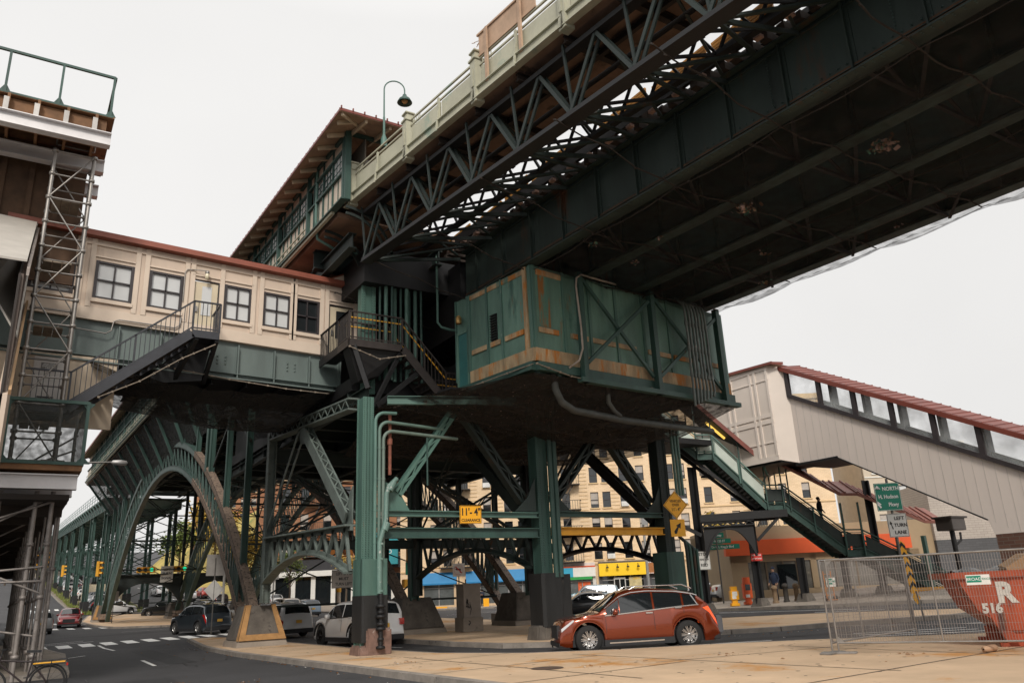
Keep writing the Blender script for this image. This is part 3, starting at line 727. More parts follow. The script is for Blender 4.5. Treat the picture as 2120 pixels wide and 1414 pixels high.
b = MB(); b.box((9.6, 24.6, 15.5), (10.5, 25.2, 17.4)); b.box((10.6, 23.6, 15.5), (11.4, 24.2, 17.6)); b.build('service_cabinet', M('grey_cabinet', (.46, .45, .44), .5, 0, .1), st, True, bevel=.02)
b = MB(); b.tube([(8.62, 26.9, 17.8), (8.62, 26.9, 15.6), (8.7, 26.9, 14.9), (9.4, 26.9, 14.6), (12, 26.9, 14.6)], .06, 8); b.build('drain_pipe', tealL, st, True)
# ================================================================ STATION DECK AND SKIRT OVER THE ARCHES
vd = thing('viaduct_span', 'arched viaduct span carrying the station, dark brackets and floor beams underneath', 'viaduct', (16, 60, 14.3))
b = MB(); b.poly([(XW(25)+.1, 25, 15.0), (XW(98)+.1, 98, 15.0), (24.2, 98, 15.0), (25.2, 25, 15.0)], (0, 0, .2)); b.build('floor_slab', soffit, vd, True)
for i in range(18):
    y = 28.2+i*4.15; b = MB(); b.ibeam((9.0, y, 14.6), (24.2, y, 14.6), .35, .75, .04); b.build('floor_beam', tealD, vd, True)
b = MB()
for x in (9.4, 12.9, 16.4, 19.6, 22.9): b.ibeam((x, 25, 14.2), (x, 98, 14.2), .3, .55, .04)
b.build('stringer', tealD, vd, True)
b = MB(); n = 60
vs = []
for j in range(n+1):
    y = 34+(98-34)*j/n; s = .12*abs(math.sin(y*.76))
    for t in [i/6 for i in range(7)]:
        vs.append((XW(y)+.0+t*(9.5-XW(y)), y, 15.15-3.4*t**1.3-s*math.sin(t*3.14)))
b.add(vs, [(j*7+i, j*7+i+1, (j+1)*7+i+1, (j+1)*7+i) for j in range(n) for i in range(6)], True)
b.build('side_netting', netmat('side_net', (.02, .022, .02), .8, 3), vd, True, recalc=False)
for i in range(16):
    y = 34.5+i*4.15; b = MB()
    b.beam((XW(y)+.15, y, 15.0), (9.4, y, 11.8), .14, .2); b.beam((XW(y)+.1, y, 15.05), (9.5, y, 15.05), .16, .16); b.build('bracket', teal, vd, True)
b = MB()
for z in (15.75, 15.5): b.beam((XW(28)-.1, 28, z), (XW(97)-.1, 97, z), .05, .05)
b.beam((XW(25)-.1, 25, 15.12), (XW(97)-.1, 97, 15.12), .12, .1)
b.build('ledge_rail', fascM, vd, True)
# ================================================================ THREE ARCHES, PIERS, PORTAL FRAMES, COLUMNS
def zo(y): t = abs(y-64.8)/29.2; return 13.25-11.9*min(1, t)**2.2
def zi(y): t = abs(y-63.4)/27.8; return max(1.15, 11.55-12.07*min(1, t)**2.06)
def arch(x, label):
    t = thing('steel_arch', label, 'arch', (x, 64, 1.3), group='arch ribs under the station')
    ybreak = 50.5
    def rib(zf, ya, yb, name, mats, h, w_):
        b = MB(); n = 44; prev = None
        for i in range(n+1):
            y = ya+(yb-ya)*(.5-.5*math.cos(math.pi*i/n))
            p = V(0, y-64, zf(y)-1.3)
            if prev is not None:
                m = (y+prev[1])/2; b.mi = 1 if m < ybreak else 0
                for k in (-1, 1): b.beam(prev[0], p, .09, h, (0, 0, 1), (k*(w_/2-.045), 0))
                b.mi = 1 if m < ybreak else 0
                b.beam(prev[0], p, w_, .05, (0, 0, 1), (0, h/2)); b.beam(prev[0], p, w_, .05, (0, 0, 1), (0, -h/2))
            prev = (p, y)
        return b.build(name, mats, t)
    rib(lambda y: zo(y)-.2, 35.7, 93.9, 'outer_rib', [tealM, rustT], .34, .38)
    rib(lambda y: zi(y)-.2, 37.6, 89.2, 'inner_rib', [tealM, rustT], .32, .36)
    b = MB(); n = 56
    for i in range(n):
        f = .5-.5*math.cos(math.pi*(i+.5)/n); f2 = .5-.5*math.cos(math.pi*(i+1.3)/n)
        ya = 39.0+(88.2-39.0)*f; yb = 38.4+(89.0-38.4)*min(1, f2)
        for sx in (-.12, .12):
            b.beam((sx, ya-64, zi(ya)-1.35), (sx, yb-64, zo(yb)-1.75), .08, .04, (1, 0, 0))
            b.beam((sx, yb-64, zi(yb)-1.35), (sx, yb-64, zo(yb)-1.75), .08, .05, (1, 0, 0))
    b.build('lacing', tealM, t)
    for i in range(14):
        y = 38.2+i*4.15
        if y > 93.2: break
        b = MB(); z1 = 14.0
        if z1-zo(y) < .6: continue
        for k in (-.12, .12): b.beam((k, y-64, zo(y)-1.35), (k, y-64, z1-1.3), .20, .05, (1, 0, 0))
        b.beam((0, y-64, zo(y)-1.35), (0, y-64, z1-1.3), .03, .24, (1, 0, 0))
        b.build('spandrel_post', teal if x < 12 else tealD, t)
    for y in (36.4, 92.9): b = MB(); b.box((-.42, y-64-.9, -.25), (.42, y-64+.9, .3)); b.build('shoe', [rustT], t, bevel=.04)
    return t
arch(9.4, 'nearest of the three great riveted steel arches, green with peeling brown right leg')
arch(16.4, 'middle of the three steel arches, seen through the near arch')
arch(22.9, 'farthest of the three steel arches, its lower leg curving before the blue awnings')
def pier(x, y, label, s=1, mm=None, bands=True):
    z = g(x, y)+.1
    t = thing('stone_pier', label, 'pier', (x, y, z), group='piers at the arch feet')
    def fr(b, w0, d0, w1, d1, z0, z1): b.add([(-w0, -d0, z0), (w0, -d0, z0), (w0, d0, z0), (-w0, d0, z0), (-w1, -d1+.1, z1), (w1, -d1+.1, z1), (w1, d1+.1, z1), (-w1, d1+.1, z1)], [(0, 3, 2, 1), (4, 5, 6, 7), (0, 1, 5, 4), (1, 2, 6, 5), (2, 3, 7, 6), (3, 0, 4, 7)])
    b = MB(); fr(b, 1.08*s, 1.25, .98*s, 1.15, -.2, .28); b.build('footing', conc2, t, bevel=.03)
    b = MB(); fr(b, .95*s, 1.1, .58*s, .75, .28, 1.62); b.build('block', mm or pierM, t, bevel=.03)
    if bands:
        b = MB()
        for sx in (-1, 1):
            b.poly([(sx*.96*s, -1.125, .28), (sx*.72*s, -1.125, .28), (sx*.40*s, -.672, 1.64), (sx*.6*s, -.672, 1.64)], (0, -.02, .006))
        b.poly([(-.72*s, -1.125, .28), (.72*s, -1.125, .28), (.68*s, -1.035, .5), (-.68*s, -1.035, .5)], (0, -.02, .006))
        b.poly([(-.975*s, -1.1, .28), (-.975*s, -.86, .28), (-.605*s, -.5, 1.64), (-.605*s, -.64, 1.64)], (-.02, 0, .006))
        b.build('painted_edge', pierO, t)
    return t
pier(9.4, 35.5, 'dark pyramid pier with orange painted edges at the near arch foot')
pier(16.6, 35.6, 'broad brown concrete pier beside the grey utility cabinet', 1.25, bands=False)
pier(23.0, 36.2, 'dark sloping pier under the farthest arch, behind the middle column', bands=False)
pier(9.4, 94.4, 'small far pier with orange panel at the distant foot of the near arch', .9)
pier(16.4, 94.4, 'far pier at the distant foot of the middle arch', .9, bands=False)
pier(22.9, 94.4, 'far pier at the distant foot of the farthest arch', .9, bands=False)
# ---- braced portal frames between the street column line (Y 24.3) and the arch foot (Y 34.6)
def portal(x, label, m, light):
    t = thing('braced_frame', label, 'steel frame', (x, 29.4, 2.7), group='braced frames above the turning lane')
    Z = 2.7; ya, yb = 24.75-29.4, 34.5-29.4
    b = MB(); b.lattice((0, ya, 8.05-Z), (0, yb, 8.75-Z), .4, .42, .06, .05, .34); b.build('top_chord', m, t)
    b = MB(); b.beam((0, ya, 4.05-Z), (0, yb, 4.4-Z), .5, .06); b.beam((0, ya, 3.98-Z), (0, yb, 4.33-Z), .1, .2); b.build('bottom_chord', m, t)
    b = MB(); b.lattice((0, .5, 8.2-Z), (0, ya+.25, 4.3-Z), .42, .34, .07, .05, .32, (1, 0, 0)); b.build('diagonal', m, t)
    b = MB(); 
    for k in (-.12, .12): b.beam((k, .9, 8.2-Z), (k, yb-.1, 4.6-Z), .05, .10)
    b.build('diagonal', m, t)
    b = MB(); b.poly([(0, .1, 8.3-Z), (0, 1.3, 8.35-Z), (0, 1.1, 7.7-Z), (0, .4, 7.6-Z)], (.04, 0, 0)); b.poly([(0, ya, 4.1-Z), (0, ya+.7, 4.1-Z), (0, ya+.25, 5.1-Z), (0, ya, 5.3-Z)], (.04, 0, 0)); b.build('gusset', m, t)
    b = MB(); n = 18; prev = None; pts = []
    for i in range(n+1):
        u = -1+2*i/n; yy = (ya+yb)/2+u*(yb-ya)/2*.98; zz = 3.42-.85*u*u-Z; pts.append(V(0, yy, zz))
    for i in range(n): b.beam(pts[i], pts[i+1], .42, .06); b.beam(pts[i]+V(0, 0, .08), pts[i+1]+V(0, 0, .08), .06, .14)
    b.build('arch_chord', m, t)
    b = MB()
    for i in range(0, n, 2):
        u = (i+1)/n; top = V(0, ya+(yb-ya)*u, 3.98+.35*u-Z)
        b.beam(pts[i]+V(0, 0, .05), top, .10, .10, (1, 0, 0)); b.beam(pts[i+2]+V(0, 0, .05), top, .10, .10, (1, 0, 0))
        b.poly([top+V(-.05, -.16, 0), top+V(-.05, .16, 0), top+V(-.05, 0, -.2)], (.1, 0, 0))
    b.build('arch_lacing', m, t)
    b = MB(); yy = yb
    for k in (-.15, .15): b.beam((k, yy, -.9), (k, yy, 8.9-Z), .36, .04, (1, 0, 0))
    b.beam((0, yy, -.9), (0, yy, 8.9-Z), .03, .3, (1, 0, 0))
    if light:
        for k in (-.175, .175): rivets(b, (k, yy-.16, -.8), (k, yy-.16, 6.1), (1 if k > 0 else -1, 0, 0), 60, .02); rivets(b, (k, yy+.16, -.8), (k, yy+.16, 6.1), (1 if k > 0 else -1, 0, 0), 60, .02)
        rivets(b, (-.12, yy-.19, -.8), (-.12, yy-.19, 6.1), (0, -1, 0), 60, .025); rivets(b, (.12, yy-.19, -.8), (.12, yy-.19, 6.1), (0, -1, 0), 60, .025)
    b.build('rear_column', m, t)
    return t
greyT = M('dusty_grey_green', (.13, .16, .145), .6, 0, .35, 1.6, (.08, .06, .045), .3, 3, .3, 20)
portal(9.45, 'nearest braced frame, grey green with a lattice diagonal, between arch foot and front column', greyT, True)
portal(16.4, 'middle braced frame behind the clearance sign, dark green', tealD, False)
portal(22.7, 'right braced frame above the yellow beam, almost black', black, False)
# ---- front column row
def column(x, label, m, cover, wide):
    t = thing('street_column', label, 'column', (x, 24.3, 0), group='columns of the front bent')
    b = MB(); H = 8.15 if x < 12 else 9.4; c = -.21 if x < 12 else 0; hw = .13 if x < 12 else .18
    for k in (-hw, hw): b.beam((k+c, 0, .1), (k+c, 0, H), .5, .04, (1, 0, 0))
    b.beam((c, 0, .1), (c, 0, H), .04, hw*2, (1, 0, 0))
    for k in (-1, 1):
        b.beam((k*hw+c, -.25, .1), (k*hw+c, -.25, H), .03, .12, (1, 0, 0)); b.beam((k*hw+c, .25, .1), (k*hw+c, .25, H), .03, .12, (1, 0, 0))
    b.beam((c, -.235, .1), (c, -.235, H), .02, hw*1.6, (1, 0, 0))
    for k in (-hw-.02, -hw+.08, hw-.08, hw+.02): rivets(b, (k+c, -.268, 2.6), (k+c, -.268, H), (0, -1, 0), 80, .02)
    for k in (-.18, .18): rivets(b, (c-hw-.025, k, 2.6), (c-hw-.025, k, H), (-1, 0, 0), 80, .02)
    b.build('shaft', m, t)
    if cover:
        b = MB()
        def hull(w0, d0, z0, z1, ch=.14, dx=0, top=1.0):
            o = [(-w0, -d0+ch), (-w0+ch, -d0), (w0-ch, -d0), (w0, -d0+ch), (w0, d0), (-w0, d0)]
            b.add([(p[0]+dx, p[1], z0) for p in o]+[(p[0]*top+dx, p[1]*top, z1) for p in o], [tuple(range(6))[::-1], tuple(range(6, 12))]+[(i, (i+1) % 6, 6+(i+1) % 6, 6+i) for i in range(6)])
        if x < 12:
            hull(.42, .42, 1.85, 2.95, .05, .02); b.build('sheet_cover', tealL, t)
            b = MB(); hull(.43, .43, .5, 1.86, .05, .02); b.build('black_guard', blackP, t)
            b = MB(); hull(.5, .52, 0, .42, .2, .02, .92); b2 = b
            b.box((-.28, -.50, .1), (.54, .3, .9)); b.build('rusted_base', M('flaking_base', (.19, .115, .09), .85, 0, .4, 3, (.04, .03, .03), .4, 3, .6, 12, col3=(.36, .30, .27), sp3=.3, s3=5), t, bevel=.05)
        else:
            hull(.45, .45, .55, 2.35 if x < 20 else 1.55, .1, .1); hull(.40, .40, .5, 2.3 if x < 20 else 1.5, .1, .55); b.build('black_guard', blackP, t)
            b = MB(); hull(.55, .5, -.1, .62, .22, -.05, .8); b.build('base', pierM, t, bevel=.05)
            if x > 20:
                b = MB(); hull(.46, .46, 1.55, 3.0, .1, .1); b.build('sheet_cover', teal, t)
    return t
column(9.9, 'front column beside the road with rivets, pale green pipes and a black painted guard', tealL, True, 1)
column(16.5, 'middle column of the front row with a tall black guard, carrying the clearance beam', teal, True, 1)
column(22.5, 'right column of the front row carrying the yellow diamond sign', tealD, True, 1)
# pipes on the front column
pp = thing('conduit_pipe', 'bundle of pale green pipes climbing the front column and bending right', 'pipes', (10.2, 24.0, 0))
for k, (x, zt) in enumerate(((.0, 7.62), (.14, 7.32), (.28, 7.02))):
    b = MB(); xx = 9.90+x; rb = .32
    pts = [(xx, 23.93, 2.9), (xx, 23.93, zt-rb)]+[(xx+rb-rb*math.cos(R(a)), 23.93, zt-rb+rb*math.sin(R(a))) for a in range(15, 91, 15)]
    pts += [(xx+.75, 23.95, zt+.02)] if k == 0 else [(xx+2.1+k*.4, 24.2, zt-.05)]
    b.tube(pts, .058, 10)
    for z in (3.4, 4.4, 5.4, 6.4): b.lathe([(.068, z), (.068, z+.07)], 10, c=(xx, 23.93, 0))
    b.build('pipe', M('pale_pipe_%d' % k, (.10+.02*k, .19, .16), .5, 0, .25, 2, (.42, .45, .42), .22, 2.5, .2, 20, streak=True), pp, True)
b = MB()
b.tube([(9.98, 23.72, 1.9), (9.98, 23.72, 3.45), (10.16, 23.75, 3.95), (10.22, 23.8, 4.15), (10.24, 23.8, 4.95), (10.34, 23.8, 5.2), (10.62, 23.85, 5.45)], .08, 10)
for z in (1.95, 2.9, 3.35): b.lathe([(.1, z), (.1, z+.06)], 10, c=(10.02, 23.72, 0))
b.tube([(10.14, 23.74, 3.78), (10.26, 23.78, 4.02)], .115, 10); b.tube([(10.34, 23.8, 5.05), (10.5, 23.82, 5.32)], .11, 10)
b.build('pipe', M('chipped_pipe', (.13, .22, .19), .5, 0, .2, 2, (.55, .53, .50), .40, 3.0, .2, 20), pp, True)
b = MB()
b.tube([(10.02, 23.70, .3), (10.02, 23.70, 1.9)], .07, 10)
for z, r in ((.32, .14), (.55, .10), (.85, .15), (.98, .13), (1.2, .16), (1.32, .11), (1.5, .15)): b.lathe([(.05, z-.03), (r, z), (r, z+.06), (.05, z+.1)], 12, c=(10.02, 23.70, 0))
b.build('valve', black, pp, True)
b = MB(); b.tube([(10.48, 24.1, 5.6), (10.48, 24.1, 7.6)], .06, 8); b.lathe([(.09, 6.6), (.09, 6.8)], 10, c=(10.48, 24.1, 0)); b.build('pipe', M('red_oxide_pipe', (.24, .085, .055), .7, 0, .3, 3), pp, True)
b = MB(); b.tube([(11.85, 24.1, 6.95), (11.85, 24.1, 5.3)], .035, 8); b.build('pipe', teal, pp, True)
uc_ = thing('upper_column', 'riveted teal column head behind the right service stair railing, at the footbridge end', 'column', (10.45, 26.3, 8.8))
b = MB()
for k in (-.2, .2): b.beam((k, 0, 0), (k, 0, 4.6), .5, .04, (1, 0, 0))
b.beam((0, -.22, 0), (0, -.22, 4.6), .02, .34, (1, 0, 0))
for k in (-.2, .2): b.beam((k, -.26, 0), (k, -.26, 4.6), .03, .16, (1, 0, 0)); rivets(b, (k-.04, -.278, 0), (k-.04, -.278, 4.6), (0, -1, 0), 44, .022); rivets(b, (k+.04, -.278, 0), (k+.04, -.278, 4.6), (0, -1, 0), 44, .022)
b.build('shaft', tealL, uc_)
pr = thing('riser_pipe', 'two thick dark green pipes up the middle front column', 'pipes', (16.9, 24, 2))
for k in (0, 1): b = MB(); b.tube([(16.78+k*.21, 23.9, 2.2), (16.78+k*.21, 23.9, 9.2)], .095, 12); b.build('pipe', teal, pr, True)
pr = thing('riser_pipe', 'three green pipes curling down the right front column', 'pipes', (22.8, 24, 2))
for k in range(3):
    b = MB(); x = 22.9+k*.17; b.tube([(x, 23.8, 5.2), (x, 23.8, 8.0)]+[(x-.3+.3*math.cos(R(a)), 23.8, 8.0+.3*math.sin(R(a))) for a in (30, 60, 90)]+[(x-1.2, 23.8, 8.3)], .06, 8); b.build('pipe', tealL, pr, True)
for k in range(4):
    b = MB(); x = 22.95+k*.18; b.tube([(x, 24.0, 3.6-.12*k), (x+.2, 23.9, 3.4-.12*k), (x+.25, 23.9, 3.1), (x+.25, 23.9, .3)], .07, 8); b.build('pipe', teal if k % 2 else tealD, pr, True)
# tie beams across the front bent
def tie(name, label, xa, xb, z, h, m, cat='beam'):
    b = MB(); b.ibeam((xa, 24.1, z), (xb, 24.1, z), .26, h, .035); o = b.build(name, m); return tag(o, label, cat)
tie('tie_beam', 'upper green crossbeam from the front column to the middle column', 10.2, 16.2, 4.36, .16, tealL)
tie('tie_beam', 'upper green crossbeam between middle and right columns', 16.8, 22.2, 4.42, .16, teal)
tie('clearance_beam', 'lower green crossbeam under the yellow clearance sign', 10.2, 16.2, 3.74, .30, teal)
tie('clearance_beam', 'yellow painted crossbeam between middle and right columns', 16.8, 22.2, 3.80, .25, yelB)
kb = thing('knee_brace', 'diagonal lattice brace rising right from the pipe bend on the front column', 'brace', (11, 24.3, 5))
b = MB(); b.lattice((10.75, 24.15, 5.0), (12.95, 24.3, 7.9), .26, .30, .10, .05, .4); b.build('brace', tealL, kb, True)
b = MB(); b.poly([(10.1, 24.1, 4.45), (11.2, 24.1, 4.45), (10.8, 24.1, 5.1), (10.4, 24.1, 5.35), (10.1, 24.1, 5.4)], (0, .05, 0)); b.build('gusset', tealL, kb, True)
for (a, c, lab) in (((15.9, 24.5, 4.9), (13.4, 24.5, 8.1), 'diagonal lattice brace left of the middle column'), ((17.2, 24.5, 4.9), (20.0, 24.5, 8.1), 'diagonal lattice brace rising right of the middle column'), ((22.0, 24.5, 4.9), (19.6, 24.5, 8.1), 'diagonal lattice brace left of the right front column')):
    kb = thing('knee_brace', lab, 'brace', a)
    b = MB(); b.lattice(a, c, .34, .36, .1, .05, .4); b.build('brace', tealD, kb, True)
    sx = 1 if c[0] > a[0] else -1; x0 = a[0]-sx*.3
    b = MB(); b.poly([(x0, 24.1, 4.5), (x0+sx*.9, 24.1, 4.5), (x0+sx*.35, 24.1, 5.0), (x0, 24.1, 5.7)], (0, .05, 0)); b.build('gusset', tealD, kb, True)
# transverse frames at the arch feet and deeper under the span
tr = [(34.6, 'cross frame between the near arch feet'), (46.9, 'second cross frame under the station span'), (59.3, 'third cross frame under the station span'), (71.8, 'fourth cross frame under the station span'), (84.2, 'fifth cross frame under the station span')]
for y, lab in tr:
    t = thing('cross_frame', lab, 'steel frame', (16.2, y, 6), group='cross frames under the viaduct')
    b = MB()
    for (xa, xb) in ((9.6, 16.2), (16.6, 22.7)):
        if y < 40: b.ibeam((xa, y, 7.9), (xb, y, 7.9), .3, .6, .03)
        zl = 8.2 if y < 40 or y > 80 else 11.4
        b.lattice((xa, y, zl), (xb, y, 13.4), .16, .26, .05, .04, .45, sides=1); b.lattice((xa, y+.3, 13.4), (xb, y+.3, zl), .16, .26, .05, .04, .45, sides=1)
        if y < 40:
            b.lattice((xa, y+.1, 4.3), (xb, y+.1, 7.6), .3, .3, .07, .05, .45); b.lattice((xa, y+.4, 7.6), (xb, y+.4, 4.3), .3, .3, .07, .05, .45)
            b.ibeam((xa, y, 4.1), (xb, y, 4.1), .25, .35, .03)
    b.build('truss', tealD, t, True)
    for x in ((16.4, 22.9) if y < 40 else (9.4, 16.4, 22.9)):
        z0 = zo(y)-.1 if y > 40 else 1.6
        if z0 > 12.6: continue
        b = MB()
        for k in (-.18, .18): b.beam((x+k, y+.35, z0), (x+k, y+.35, 14), .4, .05, (1, 0, 0))
        b.beam((x, y+.35, z0), (x, y+.35, 14), .04, .36, (1, 0, 0)); b.build('post', teal, t, True)
lt = thing('lateral_bracing', 'web of thin crossing rods between the arches under the station', 'bracing', (16, 60, 8))
b = MB()
for (x0, x1) in ((9.6, 16.2), (16.6, 22.7)):
    for k in range(13):
        ya = 38+k*4.15; yb = ya+4.15
        za, zb = (zi(ya)+.1), (zi(yb)+.1)
        b.beam((x0, ya, za), (x1, yb, zb), .06, .06); b.beam((x1, ya, za), (x0, yb, zb), .06, .06)
        b.beam((x0, ya, za), (x1, ya, za), .08, .10)
        b.beam((x0, ya, 13.6), (x1, yb, 13.6), .12, .06)
for x in (9.4, 16.4, 22.9):
    for (ya, yb, za, zb) in ((38, 46, 9.2, 13.6), (46, 38, 9.2, 13.6), (84, 93, 13.6, 6), (93, 84, 13.6, 8)):
        b.beam((x, ya, za), (x, yb, zb), .12, .08, (1, 0, 0))
b.build('brace', tealD, lt, True)
# plated crossbeam with haunches over the far crosswalk
t = thing('portal_beam', 'dark plated crossbeam with arched haunches carrying the distant traffic lights', 'beam', (16, 93.5, 4))
b = MB()
for (xa, xb) in ((9.8, 16.1), (16.8, 22.5)):
    n = 16; top = 5.15; y = 90.5
    pts = [(xa, y, top), (xb, y, top)]
    for i in range(n+1):
        u = 1-2*i/n; pts.append((xa+(xb-xa)*(u+1)/2, y, 4.35-2.0*abs(u)**2.6))
    b.poly(pts, (0, .4, 0))
b.beam((9.6, 90.4, 5.2), (22.8, 90.4, 5.2), .5, .1)
b.build('plate', M('dark_plate', (.02, .028, .027), .6, 0, .3, 1, (.2, .12, .05), .16, 2), t, True)
# ================================================================ FAR VIADUCT: deck and towers climbing away
def zd(y): return 14.0+.043*(y-105)
fv = thing('far_viaduct_deck', 'far viaduct deck with thin railing receding up the hill at left', 'viaduct', (13, 250, 20))
b = MB()
for k in range(36):
    ya = 98+k*11; yb = ya+11
    b.beam((9.4, ya, zd(ya)-.55), (9.4, yb, zd(yb)-.55), .1, 1.1); b.beam((16.8, ya, zd(ya)-.55), (16.8, yb, zd(yb)-.55), .1, 1.1)
    b.beam((13.1, ya, zd(ya)), (13.1, yb, zd(yb)), 8.6, .2)
b.build('deck_girder', teal, fv, True)
b = MB()
for k in range(100):
    y = 98+k*3.3; z = zd(y)
    b.beam((8.75, y, z-.1), (9.4, y, z-1.1), .12, .12); b.beam((8.7, y, z), (8.7, y, z+1.15), .05, .05)
for h in (.4, .75, 1.15): b.beam((8.7, 98, zd(98)+h), (8.7, 430, zd(430)+h), .04, .04)
b.build('railing', M('railing_grey_green', (.12, .19, .18), .6), fv, True)
def tower():
    t = thing('viaduct_tower', 'steel lattice tower carrying the far viaduct', 'tower', (0, 0, 0), group='towers of the far viaduct')
    H = 13.4
    for x in (0, 6.9):
        for y in (-2.0, 2.0):
            b = MB()
            for k in (-.15, .15): b.beam((x+k, y*1.15, 0), (x+k, y*.85, H), .32, .05, (1, 0, 0))
            b.beam((x, y*1.15, 0), (x, y*.85, H), .03, .3, (1, 0, 0)); b.build('leg', teal, t)
            b = MB(); b.box((x-.3, y*1.15-.3, -1.2), (x+.3, y*1.15+.3, 1.6)); b.build('foot', blackP, t)
    b = MB()
    for x in (0, 6.9):
        for (z0, z1) in ((1.5, 5), (5, 9), (9, 13)):
            b.beam((x, -2.2, z0), (x, 2, z1), .1, .06, (1, 0, 0)); b.beam((x, 2.2, z0), (x, -2, z1), .1, .06, (1, 0, 0)); b.beam((x, -2.1, z1), (x, 2.1, z1), .25, .12, (1, 0, 0))
    for y in (-1.95, 1.95):
        for (z0, z1) in ((5, 9), (9, 13)):
            b.beam((0, y, z0), (6.9, y, z1), .08, .14, (0, 1, 0)); b.beam((6.9, y, z0), (0, y, z1), .08, .14, (0, 1, 0)); b.lattice((0, y, z1), (6.9, y, z1), .2, .5, .07, .05, .5)
    b.beam((0, -2, 5), (6.9, -2, 5), .2, .3)
    b.build('bracing', teal, t); return t
tw = tower()
for i in range(18):
    y = 101+i*17.0; t = tw if i == 0 else copy_tree(tw)
    z = g(9.6, y); t.location = (9.6, y, z); t.scale = (1, 1, (zd(y)-1.0-z)/13.4)
    t['label'] = 'tall lattice tower at the near end of the far viaduct, beside the distant arch foot' if i == 0 else 'lattice tower in the row holding up the far viaduct'
# ================================================================ ENCLOSED FOOTBRIDGE (beige, windows)
fb = thing('enclosed_footbridge', 'beige panelled footbridge with dark windows and a thin red roof edge, crossing behind the scaffold', 'footbridge', (4, 28, 11))
YW = 28.0
def zt(x): return 13.92-.035*x      # roof line sags a little towards the viaduct
def zb(x): return 11.02-.040*x
wins = [(-.35, .85, 'w'), (1.52, 2.62, 'w'), (3.2, 4.22, 'w'), (4.62, 5.5, 'd'), (5.72, 6.62, 'w'), (7.12, 8.08, 'w'), (8.32, 9.2, 'w'), (9.62, 10.6, 'd')]
def wz(x): return 11.78-.035*x, 13.12-.035*x
b = MB()
edges = [-1.2]
for a, c, k in wins: edges += [a, c]
edges.append(10.95)
def wallq(x0, x1, z0a, z0b, z1a, z1b): b.poly([(x0, YW, z0a), (x1, YW, z0b), (x1, YW, z1b), (x0, YW, z1a)], (0, .18, 0))
for i in range(0, len(edges)-1, 2): wallq(edges[i], edges[i+1], zb(edges[i]), zb(edges[i+1]), zt(edges[i]), zt(edges[i+1]))
for a, c, k in wins:
    l0, h0 = wz(a); l1, h1 = wz(c)
    if k == 'w': wallq(a, c, zb(a), zb(c), l0, l1)
    wallq(a, c, h0, h1, zt(a), zt(c))
b.build('wall', beige, fb, True)
b = MB()
b.poly([(-1.2, YW-.035, zb(0)+.02), (9.55, YW-.035, zb(9.5)+.02), (9.55, YW-.035, zb(9.5)+.42), (-1.2, YW-.035, zb(0)+.46)], (0, .032, 0))
b.beam((-1.2, YW-.03, zt(-1.2)-.22), (10.95, YW-.03, zt(10.95)-.22), .05, .10)
for x in (1.05, 1.36, 2.75, 3.05, 4.36, 4.56, 5.58, 6.72, 7.0, 8.16, 8.26, 9.32, 9.52, 10.7):
    b.poly([(x-.08, YW-.05, zb(x)+.42), (x+.08, YW-.05, zb(x)+.42), (x+.08, YW-.05, zt(x)-.06), (x-.08, YW-.05, zt(x)-.06)], (0, .048, 0))
for a, c, k in wins:
    l0, h0 = wz(a); l1, h1 = wz(c)
    if k == 'w': b.beam((a-.08, YW-.045, l0-.1), (c+.08, YW-.045, l1-.1), .08, .12)
    b.beam((a-.08, YW-.03, h0+.14), (c+.08, YW-.03, h1+.14), .04, .05)
b.build('wall_trim', beigeT, fb, True)
rnd = random.Random(11)
for i, (a, c, k) in enumerate(wins):
    l0, h0 = wz(a); l1, h1 = wz(c)
    if k == 'w':
        b = MB(); y = YW+.06
        for (p, q) in (((a, y, l0), (c, y, l1)), ((a, y, h0), (c, y, h1)), ((a, y, l0), (a, y, h0)), ((c, y, l1), (c, y, h1))): b.beam(p, q, .10, .14, (0, 1, 0) if p[0] == q[0] else (0, 0, 1))
        m = (a+c)/2; b.beam((m, y-.01, l0), (m, y-.01, h0), .05, .05, (0, 1, 0)); b.beam((a, y-.01, (l0+h0)/2), (c, y-.01, (l1+h1)/2), .05, .05)
        w_ = b.build('window', frameM, fb, True)
        b = MB(); b.poly([(a, y+.04, l0), (c, y+.04, l1), (c, y+.04, h1), (a, y+.04, h0)], (0, .01, 0))
        b.build('pane', glassD if i == 6 else glassS, w_, True)
        if i < 6:
            b = MB(); b.box((a, y+.1, l0+.02+(.0, .35, .12, 0, .5, .25, 0)[i % 7]), (c, y+.12, h1-.02)); b.build('blind', M('window_blind_%d' % i, (.60, .60, .58), .8, 0, .05), w_, True)
    else:
        b = MB(); y = YW+.05; dz = zb(a)+.05
        b.beam((a, y, dz), (a, y, h0), .06, .08, (0, 1, 0)); b.beam((c, y, dz), (c, y, h1), .06, .08, (0, 1, 0)); b.beam((a, y, h0), (c, y, h1), .06, .06)
        fr = b.build('door_frame', frameM, fb, True)
        b = MB(); b.box((a+.04, y+.02, dz), (c-.04, y+.06, h1-.04)); d = b.build('door', M('cream_door_%d' % i, (.62, .53, .38), .5, 0, .1), fb, True)
        b = MB(); b.box((a+.3, y, dz+.75), (c-.25, y+.018, h1-.2)); b.build('pane', glassS if i == 3 else glassD, d, True)
        b = MB(); b.box((a+.1, y-.04, dz+.85), (a+.18, y+.01, dz+1.05)); b.build('handle', galv, d, True)
b = MB()
b.beam((-1.2, YW-.1, zt(-1.2)+.03), (11.05, YW-.1, zt(11.05)+.03), .45, .15); b.poly([(-1.2, YW-.3, zt(-1.2)+.1), (11, YW-.3, zt(11)+.1), (11, YW+2.4, zt(11)+.5), (-1.2, YW+2.4, zt(-1.2)+.5)], (0, 0, .06))
